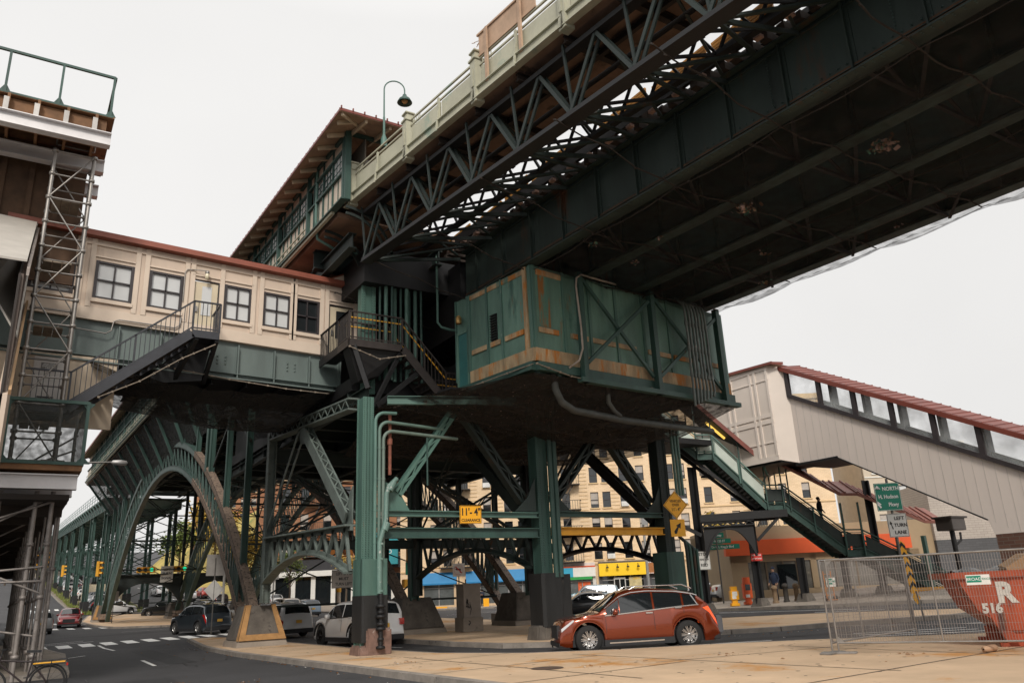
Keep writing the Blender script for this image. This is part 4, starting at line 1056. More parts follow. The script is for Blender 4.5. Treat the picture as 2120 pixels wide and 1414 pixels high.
b.poly([(9.4, YW-.2, zt(9.4)+.1), (11.05, YW-.2, zt(11)+.1), (11.05, YW-.2, zt(11)+1.05)], (0, .1, 0))
b.build('roof', M('red_brown_fascia', (.26, .075, .045), .5, 0, .15, 2, (.13, .05, .035), .2, 3), fb, True)
b = MB(); b.poly([(9.55, YW-.24, zt(9.4)+.12), (10.9, YW-.24, zt(11)+.12), (10.9, YW-.24, zt(11)+.85)], (0, .03, 0)); b.build('gable', beige, fb, True)
b = MB(); b.poly([(-1.2, YW+4.2, 10.5), (11, YW+4.2, 10.2), (11, YW+4.2, 13.5), (-1.2, YW+4.2, 13.9)], (0, .15, 0)); b.build('rear_wall', beige, fb, True)
# supporting girder below
b = MB()
b.poly([(-1.2, YW+.14, 9.62), (10.2, YW+.14, 9.30), (10.2, YW+.14, 10.62), (-1.2, YW+.14, 11.06)], (0, .04, 0))
b.beam((-1.2, YW+.05, 9.6), (10.2, YW+.05, 9.28), .34, .05); b.beam((-1.2, YW+.02, 9.78), (10.2, YW+.02, 9.46), .2, .02)
for x in [-.2, 1.1, 2.4, 3.7, 5.0, 6.3, 7.6, 8.9, 10.1]: b.box((x-.02, YW-.06, 9.62-.028*x), (x+.02, YW+.14, 10.9-.04*x)); b.box((x-.07, YW+.12, 9.62-.028*x), (x+.07, YW+.135, 10.9-.04*x))
for x in (5.6, 8.1):
    for i in range(2):
        for j in range(3): rivets(b, (x+i*.28, YW+.13, 9.95+j*.13), (x+i*.28+.04, YW+.13, 9.95+j*.13), (0, -1, 0), 1, .035)
b.build('girder', tealG, fb, True)
b = MB(); b.poly([(-1.2, YW+.2, 9.5), (10.2, YW+.2, 9.3), (10.2, YW+4, 9.3), (-1.2, YW+4, 9.5)], (0, 0, .08))
for i in range(9): b.ibeam((-.5+i*1.2, YW+.2, 9.35), (-.5+i*1.2, YW+4, 9.35), .14, .3, .02)
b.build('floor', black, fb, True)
# lights and conduit on the wall
b = MB(); b.tube([(4.28, YW-.09, 12.0), (4.28, YW-.09, 13.1), (4.35, YW-.09, 13.22), (4.55, YW-.09, 13.25), (4.95, YW-.2, 13.24)], .02, 6); b.tube([(.5, YW-.07, 10.62), (2.0, YW-.07, 10.5), (2.15, YW-.07, 10.62), (2.2, YW-.07, 10.95), (2.35, YW-.1, 11.02), (4.1, YW-.1, 10.98), (4.25, YW-.1, 11.1), (4.28, YW-.09, 11.4)], .025, 6); b.build('conduit', galv, fb, True)
wl = thing('wall_light', 'small jar shaped wall light above the first footbridge door', 'wall light', (5.0, YW-.22, 13.1))
b = MB(); b.lathe([(.02, .14), (.07, .12), (.08, .04), (.07, .02)], 12); b.build('cap', galv, wl)
b = MB(); b.lathe([(.06, .02), (.075, -.06), (.06, -.18), (.01, -.2)], 12); b.build('glass_jar', M('lamp_glass_cream', (.75, .68, .5), .2), wl)
# ---- left service stair
def stair(name, label, x0, y0, z0, land_l, run, drop, wd, m, side, nbal, lower=0, yellow=False, landing_x=None):
    """landing from x0 to x0+land_l*side*-1, flight continues in direction `side`"""
    t = thing(name, label, 'stair', (x0, y0, z0))
    ya, yb = 0, wd
    xl = -side*land_l; xe = side*run; ze = -drop
    b = MB()
    for y in (ya, yb):
        b.beam((xl, y, -.12), (0, y, -.12), .05, .26); b.beam((0, y, -.12), (xe, y, ze-.12), .05, .28)
        if lower: b.beam((xe, y, ze-.12), (xe+side*lower, y, ze-.12), .05, .26)
    b.beam((xl, ya, -.12), (xl, yb, -.12), .05, .26)
    b.build('stringer', m, t)
    b = MB(); b.box((min(xl, 0), ya, -.05), (max(xl, 0), yb, 0))
    if lower: b.box((min(xe, xe+side*lower), ya, ze-.05), (max(xe, xe+side*lower), yb, ze))
    b.build('landing', m, t)
    b = MB(); n = max(4, int(drop/.19))
    for i in range(n):
        u = (i+.5)/n; x = xe*u; z = ze*(i+1)/n; b.box((x-run/n*.55, ya+.04, z-.03), (x+run/n*.55, yb-.04, z))
    b.build('tread', M(name+'_tread', (.06, .05, .045), .8, 0, .4, 3, (.16, .08, .04), .3, 4), t)
    H = 1.02
    for y in ((ya,) if side < 0 else (ya, yb)):
        b = MB()
        b.beam((xl, y, H), (0, y, H), .06, .05); b.beam((0, y, H), (xe, y, ze+H), .06, .05)
        b.beam((xl, y, .08), (0, y, .08), .03, .04); b.beam((0, y, .1), (xe, y, ze+.1), .03, .04)
        for xx, zz in ((xl, 0), (0, 0), (xe, ze), (xe/2, ze/2)): b.beam((xx, y, zz), (xx, y, zz+H), .06, .06)
        k = int(land_l/.14)
        for i in range(1, k): x = xl*i/k; b.beam((x, y, 0), (x, y, H), .022, .022)
        k = int(run/.135)
        for i in range(1, k): x = xe*i/k; b.beam((x, y, ze*i/k), (x, y, ze*i/k+H), .022, .022)
        if lower:
            b.beam((xe, y, ze+H), (xe+side*lower, y, ze+H), .06, .05)
            for i in range(int(lower/.14)): x = xe+side*.14*i; b.beam((x, y, ze), (x, y, ze+H), .022, .022)
        b.build('railing', m, t)
        if yellow:
            b = MB(); yy = y+(.07 if y == ya else -.07)
            for h in (.82,): b.tube([(xl, yy, h), (0, yy, h), (xe, yy, ze+h), (xe+side*lower, yy, ze+h)], .025, 6)
            b.build('handrail', M('yellow_handrail', (.75, .38, .03), .5, 0, .15, 5), t)
    # end rails of the landing, along Y
    b = MB(); b.beam((xl, ya, H), (xl, yb, H), .06, .05); b.beam((xl, ya, .08), (xl, yb, .08), .03, .04)
    for i in range(int(wd/.15)): b.beam((xl, ya+.15*i, 0), (xl, ya+.15*i, H), .022, .022)
    b.build('railing', m, t)
    return t
st1 = stair('service_stair', 'long black steel stair descending left from the footbridge door behind the scaffold', 4.45, 26.55, 10.55, .85, 3.35, 2.85, 1.3, M('blue_black_steel', (.035, .037, .045), .45, 0, .25, 3, (.12, .06, .035), .22, 5), -1, 40, lower=1.2)
b = MB()
b.beam((4.6, 26.6, 10.3), (4.2, 28.1, 9.1), .12, .2); b.beam((5.25, 26.6, 10.3), (5.2, 28.1, 9.2), .12, .2); b.poly([(4.4, 27.9, 10.4), (5.3, 27.9, 10.4), (5.1, 27.9, 9.2), (3.2, 27.9, 8.9)], (0, .1, 0))
b.build('bracket', black, st1, True)
sto = thing('landing_screen', 'pale plywood hut wall with a white notice and louvre, behind the lower stair landing', 'hut', (1.0, 28.0, 7.5))
b = MB(); b.box((-1.0, 27.95, 7.3), (2.45, 28.05, 9.65)); b.build('wall', M('hut_panel', (.55, .45, .34), .7, 0, .1, 1.2), sto, True)
b = MB(); b.box((.1, 27.9, 7.45), (.95, 27.95, 9.5)); dd = b.build('door', M('hut_door', (.58, .55, .52), .6, 0, .08), sto, True)
b = MB(); [b.box((.3, 27.87, 7.7+k*.06), (.75, 27.9, 7.735+k*.06)) for k in range(9)]; b.build('louvre', frameM, dd, True)
b = MB(); b.box((.3, 27.875, 9.05), (.75, 27.9, 9.3)); b.build('notice', signK, dd, True)
text('notice_lettering', 'AREA FOR\nEMPLOYEES\nONLY', .07, inkW, dd, (.52, 27.87, 9.18), (R(90), 0, 0), world=True)
# ---- right service stair round the column
st2 = stair('service_stair', 'short black steel stair with yellow handrails leading down to the equipment room door', 11.3, 24.9, 10.4, 2.0, 1.75, 1.85, 1.1, M('brown_black_rail', (.035, .028, .026), .5, 0, .3, 3, (.12, .06, .035), .2, 5), 1, 20, lower=1.0, yellow=True)
b = MB(); b.box((9.3, 25.9, 10.33), (9.95, 28, 10.38)); b.beam((9.3, 24.9, 10.28), (9.3, 28, 10.28), .05, .28); b.build('landing', black, st2, True)
b = MB(); b.beam((9.3, 24.9, 11.42), (9.3, 28, 11.42), .06, .05)
for i in range(20): b.beam((9.3, 24.95+i*.155, 10.4), (9.3, 24.95+i*.155, 11.42), .024, .024)
b.build('railing', black, st2, True)
b = MB(); b.beam((9.5, 24.95, 10.2), (9.9, 24.6, 8.6), .12, .16); b.beam((12, 25, 9.5), (10.2, 24.6, 8.0), .12, .16); b.beam((11.3, 25, 10.2), (10.1, 24.6, 8.0), .1, .14)
b.poly([(9.3, 25, 10.25), (11.3, 25, 10.25), (10.6, 25.3, 9.3), (9.8, 25.3, 9.0)], (0, .6, 0)); b.build('bracket', black, st2, True)
# riser pipes clustered at the column top
rp = thing('riser_pipe', 'cluster of pale green risers beside the front column behind the stair railing', 'pipes', (11.3, 25.6, 9))
for k in range(9):
    b = MB(); x = 10.85+k*.2; b.tube([(x, 25.9-.1*(k % 3), 9.3), (x, 25.9-.1*(k % 3), 13.4)], .05+.03*(k % 2), 8); b.build('pipe', tealL if k % 2 else teal, rp, True)
b = MB(); b.tube([(12.9, 25.2, 14.4), (12.9, 25.2, 11.6), (13.0, 25.1, 11.4), (13.3, 25, 11.3), (14.4, 24.8, 11.25)], .05, 8); b.build('pipe', tealL, rp, True)
# ================================================================ EQUIPMENT ROOM hanging under the deck
A0 = V(13.72, 20.0, 0); AL = V(13.15, 24.2, 0); AR = V(23.6, 20.95, 0); Zb, Zt = 8.8, 12.1
eq = thing('equipment_room', 'rust streaked green steel equipment room hung under the railway deck, with louvre and trim', 'equipment room', (13.72, 20.0, 8.8))
dL = (AL-A0); dR = (AR-A0); BK = AL+dR
b = MB(); b.poly([A0+V(0, 0, Zb), AR+V(0, 0, Zb), AR+V(0, 0, Zt), A0+V(0, 0, Zt)]); b.poly([A0+V(0, 0, Zb), AL+V(0, 0, Zb), AL+V(0, 0, Zt), A0+V(0, 0, Zt)]); b.poly([AR+V(0, 0, Zb), BK+V(0, 0, Zb), BK+V(0, 0, Zt), AR+V(0, 0, Zt)]); b.poly([AL+V(0, 0, Zb), BK+V(0, 0, Zb), BK+V(0, 0, Zt), AL+V(0, 0, Zt)]); b.poly([A0+V(0, 0, Zb), AR+V(0, 0, Zb), BK+V(0, 0, Zb), AL+V(0, 0, Zb)]); b.poly([A0+V(0, 0, Zt), AR+V(0, 0, Zt), BK+V(0, 0, Zt), AL+V(0, 0, Zt)])
b.build('wall', boxM, eq, True)
nL = V(-dL.y, dL.x, 0).normalized(); nL = nL if nL.x < 0 else -nL
nR = V(dR.y, -dR.x, 0).normalized()
def onL(u, z, o=0): return A0+dL*u+V(0, 0, z)+nL*o
def onR(u, z, o=0): return A0+dR*u+V(0, 0, z)+nR*o
b = MB()   # fascia
def slab(b, f, u0, u1, z0, z1, o, t=.04): 
    p = [f(u0, z0, 0), f(u1, z0, 0), f(u1, z1, 0), f(u0, z1, 0)]; q = [f(u0, z0, o), f(u1, z0, o), f(u1, z1, o), f(u0, z1, o)]
    b.add(p+q, [(0, 1, 2, 3), (7, 6, 5, 4), (0, 4, 5, 1), (1, 5, 6, 2), (2, 6, 7, 3), (3, 7, 4, 0)])
slab(b, onL, 0, .80, Zb-.02, Zb+.42, .06); slab(b, onR, 0, 1, Zb-.02, Zb+.42, .06)
b.build('fascia', boxR, eq, True)
b = MB()
for u0, u1 in ((.11, .335), (.40, .52), (.57, .775)): slab(b, onL, u0, u1, Zb+1.0, Zb+1.17, .055)
for u0, u1 in ((.02, .105), (.16, .24), (.26, .37), (.385, .475), (.54, .66), (.68, .78), (.90, .98)): slab(b, onR, u0, u1, Zb+.98, Zb+1.15, .055)
slab(b, onL, .05, .09, Zb+.42, Zt, .065)
slab(b, onL, .1, .8, Zt-.22, Zt-.05, .03); slab(b, onR, .02, .14, Zt-.3, Zt-.1, .03)
b.build('trim_band', boxR, eq, True)
b = MB()
for u in (.0, .36, .55, .79, .815): slab(b, onL, u, u+.022, Zb+.42, Zt, .05)
slab(b, onL, .985, 1.0, Zb+.2, Zt, .06)
for u in (0, .13, .25, .38, .52, .66, .79, .89, .985): slab(b, onR, u, u+.012, Zb+.42, Zt, .05)
b.build('pilaster', tealL, eq, True)
b = MB(); slab(b, onR, .028, .075, Zb+1.2, Zt-.3, .006, .004); b.build('rust_streak', M('rust_run', (.105, .225, .175), .6, 0, .3, .9, (.27, .12, .03), .80, 2.2, streak=True), eq, True)
b = MB(); slab(b, onL, .435, .515, Zb+1.2, Zb+2.15, .03); lv = b.build('louvre_frame', black, eq, True)
b = MB()
for k in range(10): p = onL(.437, Zb+1.26+k*.095, .06); q = onL(.513, Zb+1.26+k*.095, .06); b.beam(p, q, .06, .03)
b.build('louvre', tealD, lv, True)
b = MB(); slab(b, onL, .84, .965, Zb-.25, Zb+1.95, .012); d = b.build('door', M('blue_green_door', (.04, .15, .145), .4, 0, .15), eq, True)
b = MB(); slab(b, onL, .965, .985, Zb-.25, Zb+2.02, .05); slab(b, onL, .82, .84, Zb-.25, Zb+2.02, .05); slab(b, onL, .82, .985, Zb+1.95, Zb+2.05, .05); b.build('door_frame', boxM, eq, True)
b = MB(); slab(b, onL, .80, 1.0, Zb-.3, Zb-.22, .9); b.build('threshold', black, eq, True)
# outer hangers and X braces on the right face
b = MB()
hang = (.185, .545, .925)
for u in hang: b.beam(onR(u, Zb-.6, .32), onR(u, Zt, .32), .2, .22, nR)
b.build('hanger', teal, eq, True)
b = MB()
for (u0, u1) in ((.20, .53), (.56, .915)):
    b.beam(onR(u0, Zb+.1, .34), onR(u1, Zt-.4, .34), .12, .09, nR); b.beam(onR(u0, Zt-.1, .26), onR(u1, Zb+.05, .26), .12, .09, nR)
b.build('cross_brace', teal, eq, True)
b = MB(); b.beam(onR(0, Zb-.22, .1), onR(1, Zb-.22, .1), .2, .28); b.beam(onL(0, Zb-.2, .1), onL(.95, Zb-.2, .1), .2, .28); b.beam(onR(.16, Zb-.52, .32), onR(1, Zb-.52, .32), .24, .16)
b.beam(A0+V(.1, .1, Zb-.3), BK+V(0, 0, Zb-.3), .2, .3)
for k in range(6): b.beam(onR(.15*k+.1, Zb-.3, 0), onR(.15*k+.1, Zb-.3, 0)+dL*.98, .14, .3)
b.build('floor_frame', teal, eq, True)
b = MB(); b.lathe([(.09, 0), (.11, .05), (.11, .22), (.07, .3)], 10, c=onL(.9, Zb+2.3, .2)); b.build('light', M('brassy_lamp', (.45, .28, .1), .3, .6), eq, True)
cp = thing('conduit_pipe', 'cluster of seven pale risers strapped to the right end of the equipment room', 'pipes', onR(.72, Zb, .5))
for k in range(7):
    u = .70+k*.019; b = MB()
    pts = [onR(u, Zt+.1, .2), onR(u, Zt-.25, .55), onR(u, Zt-.5, .6)]+[onR(u+.003*((i+k) % 2), Zt-.8-i*.8, .6) for i in range(3)]+[onR(u+.01*k/7, Zb-.2, .6), onR(u, Zb-.9+.08*k, .6)]
    b.tube(pts, .045, 6); 
    for z in (Zt-1.1, Zb+1.2, Zb+.2): q = onR(u, z, .6); b.lathe([(.06, 0), (.06, .16)], 8, c=q)
    b.build('pipe', M('mottled_pipe_%d' % k, (.13, .15, .14), .55, .1, .3, 3, (.34, .28, .24), .35, 4), cp, True)
c2 = MB(); c2.tube([onR(.125, Zb-.15, .2), onR(.155, Zb+.1, .4), onR(.165, Zb+.5, .5), onR(.165, Zb+1.2, .5), onR(.155, Zt-.6, .5), onR(.16, Zt-.3, .5), onR(.185, Zt-.12, .48), onR(.25, Zt-.1, .42), onR(.36, Zt-.1, .4)], .035, 8)
tag(c2.build('bent_conduit', M('corroded_conduit', (.36, .31, .26), .6, .2, .3, 3, (.22, .12, .06), .35, 4)), 'single corroded conduit bending over the left part of the equipment room front', 'conduit')
# pipes slung under
cp = thing('sewer_pipe', 'large dark curved pipe slung beneath the equipment room', 'pipe', (15, 21, 8))
b = MB(); b.tube([(14.6, 20.3, 8.6), (14.65, 20.3, 8.0), (14.9, 20.35, 7.6), (15.5, 20.5, 7.4), (18, 20.8, 7.3), (22.8, 21.4, 7.35)], .12, 10); b.tube([(17.0, 20.5, 8.5), (17.0, 20.5, 7.8), (17.3, 20.6, 7.55), (17.6, 20.65, 7.4)], .08, 8); b.build('pipe', M('sooty_pipe', (.06, .065, .06), .6, 0, .4, 2), cp, True)
# ================================================================ MEZZANINE under the tracks
mz = thing('mezzanine', 'dark enclosed mezzanine under the station, between the footbridge and the right stairs', 'mezzanine', (17, 34, 9))
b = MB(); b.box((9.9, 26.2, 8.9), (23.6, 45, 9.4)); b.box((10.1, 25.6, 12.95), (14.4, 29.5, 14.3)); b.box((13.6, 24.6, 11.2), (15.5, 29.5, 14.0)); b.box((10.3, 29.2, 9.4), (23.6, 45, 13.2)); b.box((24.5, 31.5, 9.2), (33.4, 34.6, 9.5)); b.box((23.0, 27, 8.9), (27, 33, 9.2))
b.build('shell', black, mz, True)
b = MB()
for k in range(9): b.ibeam((9.9, 26.6+k*2.2, 8.7), (23.6, 26.6+k*2.2, 8.7), .3, .5, .03)
for k in range(6): b.ibeam((10+k*2.7, 24.8, 8.5), (10+k*2.7, 45, 8.5), .25, .4, .03)
b.build('floor_beam', tealD, mz, True)
def sheet(name, label, poly, zf, m, n=44, cat='net'):
    # polygon = 4 corners, bilinear grid with sag
    b = MB(); vs = []
    for j in range(n+1):
        for i in range(n+1):
            u, v = i/n, j/n; p = V(*poly[0])*(1-u)*(1-v)+V(*poly[1])*u*(1-v)+V(*poly[2])*u*v+V(*poly[3])*(1-u)*v
            p.z += zf(u, v); vs.append(p)
    b.add(vs, [(j*(n+1)+i, j*(n+1)+i+1, (j+1)*(n+1)+i+1, (j+1)*(n+1)+i) for j in range(n) for i in range(n)], True)
    return tag(b.build(name, m, None, recalc=False), label, cat)
sheet('debris_net', 'dirty brown debris netting sagging in a belly below the equipment room', [(13.6, 19.9, 8.35), (23.8, 20.8, 8.3), (26, 28.5, 7.9), (10.3, 24.6, 8.05)],
      lambda u, v: -1.05*max(0, math.sin(math.pi*u))**.7*max(0, math.sin(math.pi*v))**.7+(.09*math.sin(u*31+v*17)+.06*math.sin(v*43+u*9))*math.sin(math.pi*u)*math.sin(math.pi*v)*1.2, netB)
sheet('debris_net', 'rear half of the brown belly netting, under the mezzanine beyond the column row', [(10.3, 24.6, 8.05), (26, 28.5, 7.9), (26.2, 33, 8.0), (12.5, 34, 7.9)],
      lambda u, v: -.55*max(0, math.sin(math.pi*u))**.8*max(0, math.sin(math.pi*v))**.8+.06*math.sin(u*31+v*17)*math.sin(math.pi*u)*math.sin(math.pi*v), netB)
sheet('debris_net', 'black debris netting under the beige footbridge, sagging towards the arch', [(1.6, 27.4, 9.35), (9.6, 27.3, 9.1), (9.9, 33, 8.6), (2.4, 33, 9.3)],
      lambda u, v: -.85*math.sin(math.pi*u)**.7*math.sin(math.pi*min(1, .15+v*.8))**.8+.04*math.sin(u*37+v*13), netmat('footbridge_net', (.012, .011, .01), .9, 4))
sheet('debris_net', 'black netting draped beside the near arch crown below the footbridge', [(6.4, 33, 9.2), (9.9, 31, 8.3), (10, 40, 9.6), (8.3, 42, 13.5)],
      lambda u, v: -.3*math.sin(math.pi*u)*math.sin(math.pi*v)+.05*math.sin(u*29+v*19), netmat('torn_net', (.014, .013, .012), .7, 3))
b = MB(); rr = random.Random(4)
for i in range(900):
    u, v = rr.random(), rr.random()*.8
    v = v/.8; x = (13.6+10.2*u)*(1-v)+(10.3+15.7*u)*v; y = (19.9+.9*u)*(1-v)+(24.6+3.9*u)*v; z = (8.35-.05*u)*(1-v)+(8.05-.15*u)*v-1.05*math.sin(math.pi*u)**.7*math.sin(math.pi*v)**.7-.02
    s = rr.uniform(.012, .045); b.mi = rr.randrange(3); a = rr.random()*6
    b.add([(x-s, y, z-s*.4), (x+s*math.cos(a), y-s*math.sin(a), z), (x, y+s, z-.3*s)], [(0, 1, 2)])
tag(b.build('dead_leaf', [M('dead_leaf_tan', (.32, .18, .09), .9), LC[2], LC[1]], None, recalc=False), 'dead leaves and grit lying in the sagging belly net', 'debris', kind='stuff')
def rope(name, label, pts, r=.02):
    b = MB(); b.tube(pts, r, 5)
    for i in range(len(pts)-1):
        for k in range(3):
            p = lerp(pts[i], pts[i+1], k/3); b.box((p.x-.03, p.y-.03, p.z-.03), (p.x+.03, p.y+.03, p.z+.03))
    tag(b.build(name, M('net_edge_rope', (.22, .18, .14), .8, 0, .4, 8) if 'net_edge_rope' not in MATS else MATS['net_edge_rope']), label, 'rope')
rope('net_rope', 'clipped rope edge of the net along the bottom of the left service stair', [(1.9, 26.5, 8.0), (3.0, 26.45, 8.6), (4.2, 26.45, 9.5), (5.2, 26.45, 10.1)])
rope('net_rope', 'clipped rope edge running along the bottom of the footbridge girder', [(4.2, 27.8, 9.5), (6, 27.75, 9.3), (8, 27.75, 9.15), (9.6, 27.7, 9.1)])
rope('net_rope', 'clipped rope edge under the right service stair', [(9.3, 24.85, 10.1), (10.4, 24.8, 9.75), (11.4, 24.8, 10.0)])
rope('net_rope', 'clipped rope edge rising along the left bottom of the equipment room', [(11.0, 24.9, 8.1), (12.0, 24.4, 8.35), (12.8, 23.4, 8.5), (13.55, 19.9, 8.62)])
rope('net_rope', 'clipped rope edge along the front bottom of the equipment room', [(13.6, 19.75, 8.6)]+[tuple(onR(u, Zb-.42-.1*math.sin(u*19)**2, .35)) for u in (.12, .25, .38, .5, .62, .75, .88, 1.0)])
b = MB(); b.ibeam((10.3, 23.9, 8.05), (14.6, 22.6, 8.1), .2, .26, .02); tag(b.build('spreader_beam', tealL), 'lone pale green beam projecting right from the front column below the service stair', 'beam')
for k in range(2):
    for i in range(3): pass
# ================================================================ ESCALATOR ENCLOSURE (right)
es = thing('escalator_enclosure', 'grey clad enclosed escalator with slanting window band and red metal roof, upper right', 'escalator building', (36, 28, 8))
X = 36.0
# main sloped face: points (Y,z)
top = [(27.8, 13.05), (16.0, 6.95)]; 
def yz(t, a, b_): return (a[0]+(b_[0]-a[0])*t, a[1]+(b_[1]-a[1])*t)
Tt = ((27.8, 12.95), (10.0, 3.75)); Tb = ((27.8, 11.45), (10.0, 2.25))   # window band edges, slope .517
bot = [(27.7, 7.75), (25.5, 7.71), (18.6, 3.85), (18.45, 3.2), (10, 3.2)]
b = MB()
P = [(X, y, z) for y, z in [Tb[0], yz(.9, *Tb)]+bot[::-1]]
P = [(X, 27.8, 11.45), (X, 16.5, 5.61), (X, 12.0, 3.3), (X, 12, 3.2), (X, 18.45, 3.2), (X, 18.6, 3.85), (X, 25.5, 7.71), (X, 27.8, 7.75)]
b.poly(P, (.12, 0, 0))
b.build('side_wall', greyS, es, True)
b = MB()
y = 27.5
while y > 12.5:
    z0 = 7.73 if y > 25.5 else max(3.2, 7.71-(25.5-y)*.5594)
    b.box((X-.012, y-.008, z0), (X, y+.008, 11.45-(27.8-y)*.517)); y -= .46
b.build('cladding_joint', M('joint_grey', (.50, .46, .43), .6), es, True)
b = MB(); mull = 8
for k in range(mull+1):
    y = 27.75-k*1.92; z = 11.45-(27.8-y)*.517; b.beam((X-.05, y, z), (X-.05, y, z+1.42), .16, .24, (0, 1, 0))
b.beam((X-.04, 27.8, 11.47), (X-.04, 12, 3.30), .2, .20); b.beam((X-.05, 27.8, 12.98), (X-.05, 12, 4.81), .2, .22)
b.build('window_frame', frameM, es, True)
for k in range(mull):
    y0 = 27.75-k*1.92-.08; y1 = y0-1.76; b = MB()
    b.poly([(X, y0, 11.5-(27.8-y0)*.517), (X, y1, 11.5-(27.8-y1)*.517), (X, y1, 12.9-(27.8-y1)*.517), (X, y0, 12.9-(27.8-y0)*.517)], (.02, 0, 0)); b.build('pane', wglass, es, True)
b = MB()
for k in range(mull):
    y = 27.75-k*1.92-.9; b.beam((X+2.6, y, 11.2-(27.8-y)*.517), (X+2.6, y, 13.0-(27.8-y)*.517), .5, .2, (0, 1, 0))
b.beam((X+2.6, 27.8, 11.3), (X+2.6, 12, 3.13), .2, .4)
b.build('far_mullion', frameM, es, True)
b = MB()
b.poly([(X-.25, 28.0, 13.12), (X-.25, 12, 4.85), (X+1.5, 12, 5.1), (X+1.5, 28.0, 13.37)], (0, 0, .06)); b.poly([(X+1.5, 28.0, 13.37), (X+1.5, 12, 5.1), (X+3.2, 12, 4.85), (X+3.2, 28, 13.12)], (0, 0, .06))
b.beam((X-.27, 28.1, 13.1), (X-.27, 12, 4.78), .06, .22)
for k in range(38):
    y = 27.9-k*.42; z = 13.16-(28-y)*.517; b.beam((X-.25, y, z+.03), (X+1.5, y, z+.29), .03, .05)
b.poly([(X-.9, 28.0, 13.3), (X-.9, 33, 13.55), (X+1.4, 33, 13.5), (X+1.4, 28, 13.22)], (0, 0, .06)); b.beam((X-.93, 27.9, 13.32), (X-.93, 33, 13.52), .06, .14); b.beam((X-.93, 28.0, 13.32), (X-.25, 27.7, 13.3), .06, .14)
b.build('roof', redR, es, True)
b = MB(); Xb = X-.75
b.box((Xb, 28.5, 8.0), (Xb+.12, 34.5, 13.35)); b.poly([(Xb, 28.5, 8.0), (X, 27.8, 7.75), (X, 27.8, 13.1), (Xb, 28.5, 13.35)], (.1, .1, 0))
b.build('bay_wall', bayM, es, True)
b = MB()
for z, h in ((8.12, .3), (10.15, .2), (10.5, .2), (13.2, .25), (9.0, .06), (12.5, .06)): b.box((Xb-.04, 28.45, z-h/2), (Xb, 34.5, z+h/2))
for y in (28.55, 29.4, 29.75, 31.2, 31.6, 33.3): b.box((Xb-.05, y-.07, 8.2), (Xb, y+.07, 13.2))
b.build('panel_trim', M('grey_trim', (.74, .66, .59), .5, 0, .05), es, True)
b = MB(); b.poly([(X-.1, 25.5, 7.66), (X-.1, 18.6, 3.8), (X+3, 18.6, 3.8), (X+3, 25.5, 7.66)], (0, 0, .04)); b.box((X-.1, 25.4, 7.6), (X+3, 28.0, 7.72)); b.box((X-.7, 28.4, 7.85), (X+3, 34.5, 7.97)); b.beam((X-.04, 25.5, 7.69), (X-.04, 18.6, 3.83), .06, .05)
b.build('underside', black, es, True)
b = MB(); b.box((X-.05, 10, .2), (X+.05, 18.4, 3.2)); b.build('base_wall', brickR, es, True)
# supports
def rpost(x, y, z1, label, m=black, r=.22, splay=True):
    z = g(x, y)+.12; t = thing('support_column', label, 'column', (x, y, z), group='dark columns under the right stairs')
    b = MB(); H = z1-z
    for k in (-r*.9, r*.9): b.beam((k, 0, .1), (k, 0, H), .04, r*1.6, (1, 0, 0))
    b.beam((0, 0, .1), (0, 0, H), r*1.8, .04, (1, 0, 0)); b.build('shaft', m, t)
    b = MB(); b.add([(-.42, -.42, -.1), (.42, -.42, -.1), (.42, .42, -.1), (-.42, .42, -.1), (-.25, -.25, .45), (.25, -.25, .45), (.25, .25, .45), (-.25, .25, .45)], [(0, 3, 2, 1), (4, 5, 6, 7), (0, 1, 5, 4), (1, 2, 6, 5), (2, 3, 7, 6), (3, 0, 4, 7)]); b.build('base', pierM, t)
    return t
# ================================================================ COVERED STAIRS ON THE RIGHT
XS = 33.6; WS = 1.9
cs = thing('covered_stair', 'green steel public stair with glazed parapets descending to the right under a red edged roof', 'stair', (XS, 29, 5))
def flight(b, y0, z0, y1, z1, tread=True, m=None, n=None):
    for x in (XS, XS+WS): b.ibeam((x, y0, z0-.15), (x, y1, z1-.15), .14, .34, .02)
F1 = (34.2, 9.95, 33.0, 9.0)
segs = [((35.4, 10.6), (33.3, 8.8)), ((33.3, 8.8), (32.3, 8.78)), ((32.3, 8.78), (29.3, 5.78)), ((29.3, 5.78), (28.25, 5.75)), ((28.25, 5.75), (24.87, 3.15)), ((24.87, 3.15), (23.8, 3.12)), ((23.8, 3.12), (19.2, .75))]
b = MB()
for (a, c) in segs:
    for x in (XS, XS+WS): b.ibeam((x, a[0], a[1]-.15), (x, c[0], c[1]-.15), .14, .34, .02)
b.build('stringer', teal, cs, True)
b = MB()
for (a, c) in segs:
    if a[1]-c[1] < .3: b.box((XS, c[0], c[1]-.08), (XS+WS, a[0], c[1]-.02)); continue
    n = max(3, int((a[1]-c[1])/.18))
    for i in range(n):
        u = (i+.5)/n; y = a[0]+(c[0]-a[0])*u; z = a[1]+(c[1]-a[1])*(i+1)/n; b.box((XS+.05, y-.15, z-.04), (XS+WS-.05, y+.15, z)); b.box((XS+.05, y+.13, z-.04), (XS+WS-.05, y+.15, z+.14))
b.build('tread', tealD, cs, True)
pan = M('frosted_panel', (.50, .56, .50), .4, 0, .1, 1.5)
